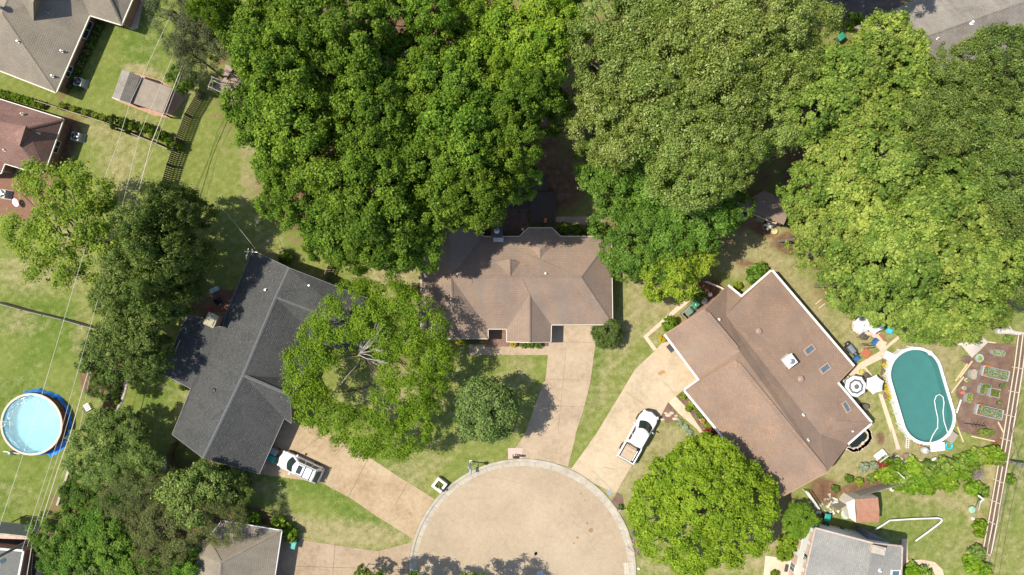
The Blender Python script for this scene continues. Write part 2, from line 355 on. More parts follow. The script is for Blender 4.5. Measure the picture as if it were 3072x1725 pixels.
def joints(parent, segs, z, wd=.035):
    b = MB()
    for a, c in segs:
        p, q = W(*a), W(*c); t = (q-p).normalized(); nn = Vector((-t.y, t.x, 0))*wd/2
        b.quad((p.x-nn.x, p.y-nn.y, z), (q.x-nn.x, q.y-nn.y, z), (q.x+nn.x, q.y+nn.y, z), (p.x+nn.x, p.y+nn.y, z))
    b.build('joint', M_dark, parent)
def arcpts(a_from, a_to, r=342, n=10):
    return [(1567+r*cos(radians(a_from+(a_to-a_from)*i/n)), 1717-r*sin(radians(a_from+(a_to-a_from)*i/n))) for i in range(n+1)]
d1 = sheet('west_driveway', [tN(560,-60), tN(640,0), tN(800,0), tN(1070,175), tN(1310,310), tN(1600,500)] + arcpts(140, 163) + [tN(1400,890), tN(1130,705), tN(850,555), tN(230,470), tN(100,300), tJ(420,1446), tJ(480,1300)], .03, M_drv_w)
joints(d1, [(tN(1075,180), tN(985,290)), (tN(1300,320), tN(1105,700)), (tN(1680,560), tN(1560,770)), (tN(900,60), tN(560,330))], .0345)
d2 = sheet('south_driveway', [tN(400,1090), tN(640,1108), tN(1000,1160), tN(1400,1215)] + arcpts(164.5, 178) + arcpts(178, 200) + [(1240,1900), (800,1900), (770,1500+240)], .03, M_drv_s)
joints(d2, [(tN(980,1160), tN(960,1446)), (tN(600,1360), tN(1690,1395)), (tN(1410,1220), tN(1405,1400))], .0345)
d3 = sheet('centre_driveway', [tK(500,380), tK(925,380), tK(922,560), tK(905,700), tK(870,960), tK(800,1240), tK(730,1446), tO(720,150), tO(655,400)] + arcpts(79.3, 97.5, 342, 8) + [tO(220,120), tO(235,100), tO(270,0), tK(330,1200), tK(400,1000), tK(440,920), tK(462,690), tK(470,600), tK(480,420)], .03, M_drv_c)
joints(d3, [(tK(470,565), tK(915,570)), (tK(440,925), tK(880,935)), (tK(340,1180), tK(810,1190)), (tK(640,600), tK(560,1440))], .0345, .02)
d4 = sheet('east_driveway', [tK(1590,540), tK(1500,645), tK(1300,830), tK(1200,1000), tK(1080,1200), tK(930,1446), tO(840,210), tO(690,415)] + arcpts(77.5, 51.5, 342, 10) + [tO(1110,660), tO(1130,640), tO(1170,560), tO(1300,340), tO(1400,180), tK(1540,1300), tK(1620,1145), tK(1690,1090), tK(1790,1010), tK(1930,960), tK(2000,900)], .03, M_drv_e)
joints(d4, [(tK(1225,1055), tK(1400,1175)), (tO(1000,405), tO(1110,430)), (tK(1560,930), tK(1680,1060)), (tO(880,430), tO(1110,655))], .0345, .025)
M_stain = mat('oil_stain', (.36,.21,.08), .6, .4, 6)
b = MB(); p = W(*tK(1555,860), 0); b.add([(p.x+r*1.0*cos(a)*.95+0, p.y+r*sin(a)*.55+ .35*r*cos(a), .0345) for r, a in [(.35+.2*random.random(), i*2*pi/18) for i in range(18)]], [list(range(18))]); b.build('stain', M_stain, d4)
def walk(name, pts, z=.045, m=None): return sheet(name, pts, z, m or M_walk)
walk('entry_walk', [tK(-300,585), tK(25,605), tK(472,605), tK(467,690), tK(0,690), tK(-300,690)], .04, M_drv_c)
walk('side_path', [tK(1810,130), tK(1840,165), tK(1425,515), tK(1515,635), tK(1480,650), tK(1380,512)])
walk('front_path', [tK(1690,1088), tK(1790,1190), tK(1960,1440), tO(1975,60), tO(2100,200), tO(2050,230), tO(1900,40), tK(1740,1270), tK(1622,1145)])
walk('mailbox_pad', [tO(75,220), tO(220,222), tO(212,322), tO(80,322)], .05, mat('pink_pavers', (.5,.36,.3), .8, .3, 9))
walk('back_path', [c12(1170,880), c12(1900,875), c12(1870,1030), c12(1170,960)], .03, concrete('pavers', (.34,.26,.19), (.46,.36,.27), (.56,.45,.35), (.4,.3,.2)))
walk('pool_path', [c1(430,920), c1(820,690), c1(1195,370), c1(1240,400), c1(930,650), c1(860,800), c1(600,930), c1(720,1080), c1(600,1150), c1(450,1100), c1(330,1050)])
walk('pool_path', [c1(560,390), c1(800,380), c1(930,560), c1(860,720), c1(760,600), c1(690,430), c1(640,420)], .041)
walk('pool_path', [tL(1165,1060), tL(1205,1070), tL(1330,1446), tP(1380,235), tP(1340,235), tP(1285,20), tL(1285,1446)])
pav = [c1(430,270), c1(560,190), c1(700,200), c1(760,380), c1(600,400), c1(520,380)]
walk('round_patio', [(2597+42*cos(i*pi/9), 976+32*sin(i*pi/9)) for i in range(18)], .036)
walk('south_walk', [cB(-20,860), cB(130,880), cB(190,910), cB(400,960), cB(350,1250), cB(-60,1250)], .03, M_walk)
walk('rear_walk', [cB(2090,600), cB(2170,600), cB(2180,930), cB(2400,920), cB(2600,960), cB(2720,1080), cB(2760,1250), cB(2640,1250), cB(2560,1060), cB(2350,1010), cB(2180,1040), cB(2140,1300), cB(2060,1300)], .03)
walk('west_patio', [tA(1180,240), tA(1400,-60), tA(1330,270), tA(1280,290)], .03, mat('pale_patio', (.42,.33,.25), .85))
walk('brick_patio', [tE(0,400), tE(560,370), tE(530,470), tE(330,800), tE(240,830), tE(0,780)], .03, mat('shaded_terracotta_pavers', (.19,.095,.06), .85, .35, 8))  # pavers coloured darker to carry the tree shade over this patio
walk('brick_patio', [c14(640,200), c14(1200,260), c14(1020,800), c14(880,1150), c14(350,1150), c14(400,850)], .03, mat('shaded_terracotta_pavers', (.3,.14,.08)))
M_mulch = concrete('mulch', (.085,.05,.035), (.155,.098,.072), (.25,.17,.13), (.12,.075,.055), 1.2, 1.0)
def bed(pts, z=.025): return sheet('mulch_bed', pts, z, M_mulch)
bed([c2(590,200), c2(900,215), c2(930,250), c2(880,560), c2(840,980), c2(790,1200), c2(760,1330), c2(690,1400), c2(400,1340), c2(250,1290), c2(190,1100), c2(230,900), c2(190,830), c2(260,640), c2(380,480), c2(250,420), c2(300,350), c2(420,390)])
bed([tK(1620,1148), tK(1700,1240), tK(1750,1330), tK(1600,1345), tK(1535,1300)])
bed([tK(1700,1090), tK(1790,1030), tK(2130,1446), tO(2180,150), tO(2080,180), tO(1970,60), tK(1960,1430), tK(1790,1180)])
bed([tO(1070,740), tO(1130,650), tO(1180,680), tO(1195,770), tO(1120,820)])
bed([c1(860,810), c1(960,860), c1(950,1100), c1(1010,1430), c1(870,1420), c1(900,1200), c1(830,1050)])
bed([tK(-320,520), tK(60,540), tK(60,600), tK(-320,580)], .02); bed([tK(25,565), tK(480,565), tK(472,608), tK(25,608)], .02)
struct_far = None
# ------------------------------------------------------------------ houses
R_brown = roof_mat('brown_shingle', (.262,.188,.140), (.292,.208,.157), (.20,.165,.14), (.35,.265,.21), .72)
R_terra = roof_mat('terracotta_shingle', (.252,.172,.124), (.296,.200,.146), (.235,.175,.137), (.37,.27,.205), .72)
R_char = roof_mat('charcoal_shingle', (.058,.059,.058), (.080,.081,.078), (.068,.069,.067), (.24,.245,.245), .5)
R_taupe = roof_mat('taupe_shingle', (.215,.185,.145), (.25,.215,.17), (.24,.21,.16), (.34,.30,.24), .62)
R_rust = roof_mat('rust_shingle', (.20,.115,.09), (.27,.155,.125), (.22,.14,.12), (.32,.2,.17), .55)
R_grey = roof_mat('grey_shingle', (.225,.22,.20), (.275,.27,.245), (.25,.245,.225), (.4,.4,.38), .75)
R_weath = roof_mat('weathered_shingle', (.20,.175,.15), (.27,.235,.205), (.27,.25,.22), (.36,.33,.29), .6)
M_brick = brick_mat('red_brick', (.22,.07,.04), (.30,.11,.06), (.35,.28,.22))
M_brick_p = brick_mat('pale_brick', (.5,.27,.19), (.6,.36,.26), (.6,.55,.5))
M_white = mat('white_paint', (.68,.67,.63), .5, .06); M_offw = mat('off_white_trim', (.62,.56,.47), .6, .1)
M_black = mat('black_plastic', (.02,.02,.022), .5, .3); M_glass = mat('window_glass', (.03,.045,.045), .08, .3, 2, 5, 0, 0, .9)
M_metal = mat('galvanised_metal', (.42,.44,.45), .4, .2, 5, 30, .7); M_vent = mat('vent_paint', (.30,.2,.16), .6)
M_wood = mat('weathered_wood', (.17,.12,.085), .85, .35, 8, 40); M_woodp = mat('pale_wood', (.55,.43,.27), .8, .2, 8, 40)
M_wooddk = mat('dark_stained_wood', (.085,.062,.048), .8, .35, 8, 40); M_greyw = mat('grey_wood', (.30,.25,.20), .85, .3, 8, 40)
ROOFS = {}
def on_roof(house_faces, px, py):
    """height of the roof plane that the pixel falls on"""
    o = Vector((0,0,H)); g_ = W(px, py, 0); d = g_-o; best = None
    for f in house_faces:
        a = f[0]
        nrm = Vector((0,0,0))
        for i in range(len(f)): nrm += Vector(f[i]).cross(Vector(f[(i+1)%len(f)]))
        if nrm.length < 1e-6: continue
        nrm.normalize()
        cen = sum((Vector(p) for p in f), Vector())/len(f)
        den = d.dot(nrm)
        if abs(den) < 1e-6: continue
        t = (cen-o).dot(nrm)/den; p = o+d*t
        ins = False; j = len(f)-1
        for i in range(len(f)):
            xi, yi, xj, yj = f[i][0], f[i][1], f[j][0], f[j][1]
            if (yi > p.y) != (yj > p.y) and p.x < (xj-xi)*(p.y-yi)/(yj-yi)+xi: ins = not ins
            j = i
        if ins and (best is None or p.z > best.z): best = p
    return best or W(px, py, 3.2)
def house(name, label, V, faces, outline, rmat, wmat, trim, caps=(), inset=.4, edges=None, dark=None, cat='house', walls=True, capmat=None, fw=.11):
    """V: key -> (px,py,h).  faces: key lists.  outline: keys round the eaves and rakes."""
    P = {k: W(*v) for k, v in V.items()}
    base = thing(name, label, cat)
    fl = [[P[k] for k in f] for f in faces]
    b = MB()
    for f in fl:
        nrm = Vector((0,0,0))
        for i in range(len(f)): nrm += f[i].cross(f[(i+1)%len(f)])
        b.quad(*(f if nrm.z > 0 else f[::-1]))
    roof = b.build('roof', rmat, base, uv=True)
    ol = [P[k] for k in outline]; n = len(ol)
    area = sum(ol[i].x*ol[(i+1)%n].y-ol[(i+1)%n].x*ol[i].y for i in range(n))
    if area < 0: ol = ol[::-1]; outline = list(outline)[::-1]
    # inset polygon for the walls
    ins = []
    for i in range(n):
        p0, p1, p2 = ol[i-1], ol[i], ol[(i+1)%n]
        e1 = Vector((p1.x-p0.x, p1.y-p0.y)).normalized(); e2 = Vector((p2.x-p1.x, p2.y-p1.y)).normalized()
        n1 = Vector((-e1.y, e1.x)); n2 = Vector((-e2.y, e2.x)); m = (n1+n2)
        k = inset/max(.35, (1+n1.dot(n2))/2*1.0) if m.length > .05 else inset
        m = m.normalized()*inset/max(.45, sqrt(max(0, (1+n1.dot(n2))/2)))
        ins.append((p1.x+m.x, p1.y+m.y, p1.z-.12))
    if walls:
        b = MB()
        for i in range(n):
            a, c = ins[i], ins[(i+1)%n]; b.quad((a[0],a[1],0), (c[0],c[1],0), c, a)
        b.build('wall', wmat, base, uv=True)
        b = MB()
        for i in range(n):   # soffit
            a, c = ins[i], ins[(i+1)%n]; p, q = ol[i], ol[(i+1)%n]
            b.quad((p.x,p.y,p.z-.13), a, c, (q.x,q.y,q.z-.13))
        b.build('soffit', trim, base)
    b = MB(); fa1 = b; fa2 = MB(); fw0 = fw
    for i in range(n):
        pair = {outline[i], outline[(i+1)%n]}; white = edges is None or any(set(e_) == pair for e_ in edges); b = fa1 if white else fa2; fw = fw0 if white else .04
        p, q = ol[i], ol[(i+1)%n]; t = Vector((q.x-p.x, q.y-p.y, 0)).normalized(); o_ = Vector((t.y, -t.x, 0))*fw
        hs = .015
        a0, a1, b0, b1 = p+o_+Vector((0,0,hs)), q+o_+Vector((0,0,hs)), p+o_-Vector((0,0,.17)), q+o_-Vector((0,0,.17))
        i0, i1 = p-o_*.3+Vector((0,0,hs)), q-o_*.3+Vector((0,0,hs)); j0, j1 = p-Vector((0,0,.17)), q-Vector((0,0,.17))
        b.add([i0,i1,a0,a1,b0,b1,j0,j1], [[0,2,3,1],[2,4,5,3],[4,6,7,5],[0,6,4,2],[1,3,5,7]])
        if edges is not None and white: fa1.build("fascia", trim, base); fa1 = MB()
    if fa1.v: fa1.build("fascia", trim, base)
    if fa2.v: fa2.build("rake_board", dark or M_wood, base)
    if caps:
        for c in caps:
            b = MB(); p, q = P[c[0]], P[c[1]]; t = (q-p).normalized(); s_ = t.cross(Vector((0,0,1))).normalized()*.16
            u = Vector((0,0,.05)); dd = Vector((0,0,-.05))
            b.add([p-s_+dd, p+u, p+s_+dd, q-s_+dd, q+u, q+s_+dd], [[0,1,4,3],[1,2,5,4]])
            b.build('ridge_cap', capmat or rmat, roof, uv=True)
    ROOFS[name] = fl
    return base, roof, fl, P, ins
def vent(base, fl, px, py, r=.09, h=.35, m=None, cap=False):
    p = on_roof(fl, px, py); b = MB(); b.cyl((0,0,-.15), r, r, h+.15, 12)
    b.cyl((0,0,-.03), r*2.2, r*1.3, .07, 12)
    if cap: b.lathe((0,0,h), [(r*1.9,0),(r*1.9,.07),(r*.6,.14),(.01,.15)], 14)
    return b.build('vent', m or M_offw, base, loc=p)
def dome_vent(base, fl, px, py, m):
    p = on_roof(fl, px, py); b = MB(); b.lathe((0,0,0), [(.30,-.2),(.30,.05),(.36,.12),(.34,.2),(.2,.27),(.01,.3)], 20)
    return b.build('vent', m, base, loc=p, smooth=True)
def chimney(base, loc, sx, sy, z0, z1, rz, m, cap, flue=True):
    b = MB(); b.box((0,0,(z0+z1)/2), (sx,sy,z1-z0)); ch = b.build('chimney', m, base, uv=True); ch.location = (loc.x, loc.y, 0); ch.rotation_euler = (0,0,rz)
    b = MB(); b.box((0,0,z1+.05), (sx+.18,sy+.18,.1)); b.box((0,0,z1+.14),(sx*.8,sy*.8,.08)); b.build('cap', cap, ch, bevel=.02)
    if flue:
        b = MB(); b.lathe((0,0,z1+.18), [(.14,0),(.14,.3),(.27,.3),(.27,.36),(.05,.42)], 16); b.build('flue', M_metal, ch)
    return ch
def window(base, ins, i, t, wd, ht, z, frame=None, door=False):
    """window or door set 20 mm proud of wall segment i at parameter t"""
    a, c = Vector(ins[i]), Vector(ins[(i+1)%len(ins)]); a.z = c.z = 0; d = (c-a).normalized(); o_ = Vector((d.y, -d.x, 0))
    p = a+(c-a)*t; rz = atan2(d.y, d.x); nm = 'door' if door else 'window'
    b = MB(); fr = .07
    for cx, cz, sx, sz in ((0, ht-fr/2, wd, fr), (0, fr/2, wd, fr), (-wd/2+fr/2, ht/2, fr, ht-2*fr), (wd/2-fr/2, ht/2, fr, ht-2*fr), (0, ht/2, fr*.7, ht-2*fr)):
        b.box((cx, 0, cz), (sx, .08, sz))
    f = b.build(nm, frame or M_white, base); f.location = (p.x+o_.x*.03, p.y+o_.y*.03, z); f.rotation_euler = (0,0,rz)
    b = MB(); b.box((0, .012, ht/2), (wd-fr, .03, ht-fr)); b.build('pane', M_glass, f)
    return f

# --- centre house, brown hip roof
e = 2.4
V = dict(A=(1264,655,e), R0=(1349,700,4.4), R1=(1352,829,4.4), R2=(1357,905,4.4), L=(1263,1016,e), B=(1448,655,e), Cc=(1448,709.6,e), D1=(1557.6,709.6,e), D2=(1584.6,683.8,e),
 D3=(1655.6,683.8,e), D4=(1682,709,e), E=(1834,709,e), F=(1838,974,e), G=(1654,974.5,e), G2=(1652.5,1026,e), U=(1588.7,1027,3.8), T=(1588.7,884,3.8), X=(1566,833,4.33), Hh=(1520,1025,e), I=(1520,987,e),
 J=(1464,987,e), K=(1464,1016,e), R3=(1743,831,4.4), Vv=(1620,775,3.45), BR=(1620,748,3.45), c1=(1487,786,3.7), c2=(1529.6,777,4.32), c3=(1561,786,3.7), c4=(1529.6,829,4.42))
base, roof, fl, P, ins = house('brown_hip_house', 'rambling one storey house with brown shingle hip roof at the head of the turning circle', V,
 [['A','R0','R2','L'],['A','B','R0'],['B','Cc','R1','R0'],['Cc','D1','Vv','D4','E','R3','R1'],['D1','D2','BR','Vv'],['D2','D3','BR'],['D3','D4','Vv','BR'],['E','F','R3'],['X','R3','F','G','G2','U','T'],
  ['T','U','Hh','I'],['R1','X','T','I','J'],['R1','J','K','R2'],['R2','K','L'],['c1','c2','c4'],['c3','c4','c2'],['c1','c3','c2']],
 ['A','B','Cc','D1','D2','D3','D4','E','F','G','G2','U','Hh','I','J','K','L'], R_brown, M_brick, M_offw,
 caps=[('R0','R1'),('R1','R2'),('R1','R3'),('R3','E'),('R3','F'),('T','U'),('X','T'),('R2','K'),('R2','L'),('BR','Vv'),('c2','c4')], fw=.05)
for q in (tG(615,1065), tG(440,1352), tF(2160,1358)): vent(base, fl, q[0], q[1], .07, .3, M_offw)
chimney(base, W(1492,698,2.6), .95, .95, 0, 4.6, 0, M_brick, M_wooddk)
b = MB(); p = W(*c12(286,1235), 3.3); b.box((0,0,0), (1.0,.42,.1)); b.box((0,.16,.04),(1.1,.06,.08)); b.build('flashing', M_metal, base, loc=p)
for i, t in ((0,.5),):
    pass
for (i, t, wd, ht, z, dr) in ((7,.4,1.4,1.2,.9,False),(7,.75,1.4,1.2,.9,False),(8,.5,4.6,2.0,.05,True),(11,.5,1.6,1.2,.8,False),(16,.3,1.2,1.2,.9,False),(16,.7,1.2,1.2,.9,False)):
    pass
def add_windows(base, ins, minlen=2.6):
    n = len(ins)
    for i in range(n):
        a, c = Vector(ins[i]), Vector(ins[(i+1)%n]); L = (Vector((c.x,c.y,0))-Vector((a.x,a.y,0))).length
        if abs(a.z-c.z) > .6 or L < minlen: continue
        k = max(1, int(L/4.2))
        for j in range(k):
            window(base, ins, i, (j+.5)/k, 1.3, 1.15, .85, door=False)
add_windows(base, ins)

# --- charcoal house
V = dict(R0=(868,804,5.0), P1=(827.6,890.5,5.0), Q2=(729.6,1125.4,5.0), RE=(610,1374.5,5.0), A=(759,752,e), B=(678,940,e), B2=(668,980,2.3), B3=(635,981,2.25), B4=(611,957,2.15), Cc=(560,947,1.95), D=(487,1121,1.95), D2=(572.5,1166,e), Ee=(516.5,1303,e),
 F=(778,1421,e), G=(852.5,1254.5,e), G2=(874,1270,e), E2=(871,1186,4.8), Hh=(906,1137,e), I=(955,1025,e), I2=(1040,1058,e), X=(1075,985,3.7), Z=(1110,898,e))
base, roof, fl, P, ins = house('charcoal_roof_house', 'long house with dark charcoal shingle roof standing at a slant beside the white SUV', V,
 [['R0','A','B','B2','D2','Ee','RE','Q2','P1'],['B2','B3','B4','Cc','D','D2'],['R0','P1','X','Z'],['P1','X','I2','I'],['P1','I','Hh','Q2'],['Q2','Hh','E2'],['Q2','E2','G2','G'],['Q2','G','F','RE']],
 ['R0','A','B','B2','B3','B4','Cc','D','D2','Ee','RE','F','G','G2','E2','Hh','I','I2','X','Z'], R_char, M_brick, mat('charcoal_trim', (.16,.16,.165), .6), caps=[('R0','P1'),('P1','Q2'),('Q2','RE'),('P1','X'),('Q2','E2')],
 capmat=mat('ridge_shingle', (.105,.107,.105), .9, .2), fw=.04)
add_windows(base, ins, 4)
for q in (tF(352,1330), tI(2065,1035)): vent(base, fl, q[0], q[1], .12, .12, M_black)
for q in (tJ(315,62), tJ(735,20)): vent(base, fl, q[0], q[1], .09, .4, M_metal)
chimney(base, W(*c14(585,965), 4.2), .95, 1.15, 0, 4.1, radians(-25), M_brick, mat('lichen_concrete', (.33,.30,.2), .9, .4, 6), flue=False)
b = MB(); p = W(*tF(215,1150), 2.5); b.cyl((0,0,0),.05,.05,.9,8); b.tube([(-.9,.1,.7),(.5,0,.75)], .03); b.tube([(-.6,-.35,.7),(-.5,.4,.72)], .02); b.tube([(-.2,-.3,.72),(-.1,.35,.74)], .02); b.box((-.75,-.45,.4),(.12,.5,.3)); b.build('antenna', M_metal, base, loc=p)

# --- terracotta house, east
V = dict(a=(1995,1002,2.7), A1=(2114,929,4.9), A2=(2219,1054,4.9), B1=(2206,1080,5.15), B2=(2481,1416,5.15), k1=(2178,946,3.95), k2=(2462,1303,3.95), N0=(2183,857,2.4), N1=(2225,891,2.75), r0=(2315.6,812,2.4), r1=(2561,1099,2.4),
 r2=(2513,1149,2.75), t=(2507,1261,3.6), r3=(2614,1268.5,2.4), g=(2543,1331,2.4), bt=(2328,1500,2.4), l2=(2181,1325,2.4), l1=(2054,1170.5,2.4), l0=(2099,1141,2.7))
base, roof, fl, P, ins = house('terracotta_roof_house', 'reddish brown shingle roofed house with skylights between the pickup truck and oval pool', V,
 [['a','A1','A2','l0'],['l0','A2','B1','l1'],['l1','B1','B2','bt','l2'],['A1','N0','N1','k1'],['A1','k1','A2'],['A2','k1','k2','B2','B1'],['k1','N1','r0','r1','r2','t','k2'],['t','r2','r3'],['t','r3','g','k2'],['k2','g','B2']],
 ['a','A1','N0','N1','r0','r1','r2','r3','g','B2','bt','l2','l1','l0'], R_terra, M_brick_p, M_white, caps=[('A1','A2'),('B1','B2'),('t','r3')], fw=.17, edges=[('l0','l1'),('a','l0'),('l1','l2'),('N0','N1'),('N1','r0'),('r0','r1'),('r2','r3'),('r3','g')], dark=mat('tan_brick_trim', (.42,.24,.15), .8))
add_windows(base, ins, 3)
b = MB()   # ridge vents: long low boxes beside the ridge
for p, q, s_ in ((P['A1'], P['A2'], 1), (P['B1'], P['B2'], 1)):
    t = (q-p).normalized(); sd_ = Vector((t.y, -t.x, 0))*-.22
    a, c = p+t*.4, q-t*.4
    for off in (.34,):
        mid = (a+c)/2; L = (c-a).length; rz = atan2(t.y, t.x); b.box((mid.x, mid.y, mid.z+.06), (L,.36,.13), rz)
b.build('ridge_vent', R_terra, roof, uv=True)
for q in (tL(10,460), tL(415,920)): dome_vent(base, fl, q[0], q[1], M_vent)
for q in (tK(2110,350), tL(440,1270), tL(912,1422), tP(485,145)): vent(base, fl, q[0], q[1], .08, .32, M_white)
p = on_roof(fl, *tL(280,740)); ch = chimney(base, p, .95, .95, p.z-1, p.z+1.0, radians(37), M_white, M_white)
def skylight(base, fl, cx, cy, L, Wd, ang, m=None):
    p = on_roof(fl, cx, cy); e1 = .5
    q1 = on_roof(fl, cx+cos(radians(ang))*14, cy-sin(radians(ang))*14); q2 = on_roof(fl, cx+cos(radians(ang+90))*8, cy-sin(radians(ang+90))*8)
    u = (q1-p).normalized(); v = (q2-p); nn = u.cross(v).normalized()
    if nn.z < 0: nn = -nn
    v = nn.cross(u); M_ = Matrix((u, v, nn)).transposed().to_4x4(); M_.translation = p
    b = MB()
    for cx_, cy_, sx, sy in ((0,Wd/2,L,.1),(0,-Wd/2,L,.1),(L/2-.05,0,.1,Wd-.1),(-L/2+.05,0,.1,Wd-.1)): b.box((cx_,cy_,.04),(sx,sy,.16))
    f = b.build('skylight', m or mat('tan_frame', (.38,.28,.22), .6), base); f.matrix_world = M_
    b = MB(); b.box((0,0,.04),(L-.18,Wd-.12,.08)); b.build('pane', mat('sky_glass', (.10,.14,.16), .05, .2, 2, 5, 0, 0, 1.0), f)
skylight(base, fl, *tL(500,640), 1.2, .62, 37); skylight(base, fl, *tL(650,820), 1.2, .62, 37); skylight(base, fl, *tL(855,1190), .66, 1.05, 37)
b = MB(); p = W(*tK(1640,620), 0)

# --- taupe house, top left
V = dict(RC=(168,277.6,e), U=(269,46,e), w1=(364,75,e), w2=(430,-80,e), w3=(300,-62,4.6), w4=(330,-190,4.6), va=(232,-40,3.6), RA=(6,40,5.2), RB=(95,-190,5.2), Lf=(-120,165.7,e), Lg=(-60,-200,e), vb=(200,-190,3.7))
base, roof, fl, P, ins = house('taupe_roof_house', 'house with greyish taupe hip roof and red brick wall in the top left corner', V,
 [['RC','U','va','vb','RB','RA'],['RC','RA','Lf'],['RA','RB','Lg','Lf'],['U','w1','w3','va'],['w1','w2','w4','w3'],['va','w3','w4','vb']],
 ['RC','U','w1','w2','w4','RB','Lg','Lf'], R_taupe, M_brick, M_offw, caps=[('RC','RA'),('RA','RB'),('w1','w3')], fw=.08)
window(base, ins, 0, .78, 1.9, 1.3, .75) if False else None
for i in range(len(ins)):
    a, c = Vector(ins[i]), Vector(ins[(i+1)%len(ins)])
    if abs(a.z-c.z) < .1 and 6 < (a-c).length < 11 and a.x > -50 and a.y < 28.5: window(base, ins, i, .80 if a.y < c.y else .2, 1.9, 1.35, .7); window(base, ins, i, .25 if a.y < c.y else .75, 1.2, 1.2, .8)
b = MB(); A_ = W(101,62,4.15); Q_ = W(99.6,7.5,6.3); l_ = W(45,-30,5.1); r_ = W(140,-20,4.0); tp = W(120,-60,6.3)
b.add([A_,Q_,l_,r_,tp,W(70,-80,5.2),W(170,-80,4.2)], [[0,1,2],[0,3,1],[1,3,6,4],[2,1,4,5]]); b.build('dormer', R_taupe, roof, uv=True)
for q in (tA(460,120), tA(185,405), tA(605,497), tA(515,737)): vent(base, fl, q[0], q[1], .08, .42, M_metal)
vent(base, fl, *tA(40,90), .16, 1.0, M_metal, cap=True)

# --- rust brown house, left edge
V = dict(a=(-200,235,e), b=(190.4,357,e), c=(135.4,512,e), c2=(118,522,e), d=(14,491,e), d2=(3,520,e), d3=(-200,520,e), Ra=(80,383,4.7), Rb=(60,437,4.5), Rl=(-200,330,4.7), ml=(-200,470,3.0))
base, roof, fl, P, ins = house('rust_roof_house', 'house with rust brown ribbed hip roof at the left edge beside the brick patio', V,
 [['a','b','Ra','Rl'],['b','c','Rb','Ra'],['c','c2','d','Rb'],['Rb','d','d2','d3','Rl','Ra']],
 ['a','b','c','c2','d','d2','d3'], R_rust, M_brick, M_white, caps=[('Ra','b'),('Ra','Rl'),('Ra','Rb')], fw=.05)
b = MB(); b.add([W(40,397,4.55), W(78,376,5.5), W(57,441,4.6), W(95,400,4.4)], [[0,2,1],[1,2,3],[0,1,3]]); b.build('dormer', R_rust, roof, uv=True)
for q in (tA(215,1098), tA(375,1285), tE(48,162)): vent(base, fl, q[0], q[1], .07, .32, M_offw)
add_windows(base, ins, 3)

# --- tan shingle house, bottom left
V = dict(a=(666,1562,e), b=(845,1592,e), c=(806,1850,e), d=(520,1850,e), e2=(512,1730,e), f=(560,1703,e), g=(565,1653,e), h=(622,1617,e), R=(663,1689,4.6), R2=(650,1850,4.6))
base, roof, fl, P, ins = house('tan_roof_house', 'house with weathered tan hip roof cut by the bottom edge beside the small green cart', V,
 [['a','b','R','h'],['b','c','R2','R'],['h','R','f','g'],['f','R','R2','d','e2']], ['a','b','c','d','e2','f','g','h'], R_taupe, M_brick, M_metal, caps=[('R','b'),('R','R2'),('R','h')], fw=.07)
# --- weathered grey-brown house, top right
V = dict(a=(2564,82,e), b=(2742,0,e), c=(2960,-100,e), R1=(2693,137,5.0), R2=(3200,-40,5.0), d=(2770,262,e), e2=(3260,100,e), n=(2588,112,2.3))
base, roof, fl, P, ins = house('weathered_roof_house', 'house with weathered grey brown gable roof showing above the trees in the top right corner', V,
 [['a','b','c','R2','R1'],['R1','R2','e2','d']], ['a','b','c','R2','e2','d','R1'], R_weath, M_brick_p, M_wood, caps=[('R1','R2')], fw=.06)
for q in (tD(2068,215), tD(1500,360), tD(1735,370)): vent(base, fl, q[0], q[1], .13 if q[1]<80 else .07, .25, M_white)

# --- grey gable house, bottom right (two storeys)
e5 = 5.2
V = dict(a=cB(755,440)+(e5,), b=cB(1560,650)+(e5+.7,), c=cB(2090,722)+(e5,), d=(2700,1800,e5), f=(2399,1800,e5), R2=(2590,1800,e5+.8))
V['b'] = cB(1640,672)+(e5+.75,)
base, roof, fl, P, ins = house('grey_roof_house', 'two storey house with pale grey shingle roof and white brick panelled front', V,
 [['a','b','R2','f'],['b','c','d','R2']], ['a','b','c','d','R2','f'], R_grey, M_white, mat('beige_trim', (.42,.33,.27), .6), caps=(), inset=.35, fw=.12)
for q in (cB(1745,1090),): vent(base, fl, q[0], q[1], .09, .3, M_white)
skylight(base, fl, *cB(1985,1145), 1.0, .8, 0, M_white)
ch = chimney(base, on_roof(fl, *cB(1690,745)), 2.0, .8, 5.0, 6.35, radians(-13), M_brick_p, M_kerb, flue=False); ch.scale = (.62,.8,1)
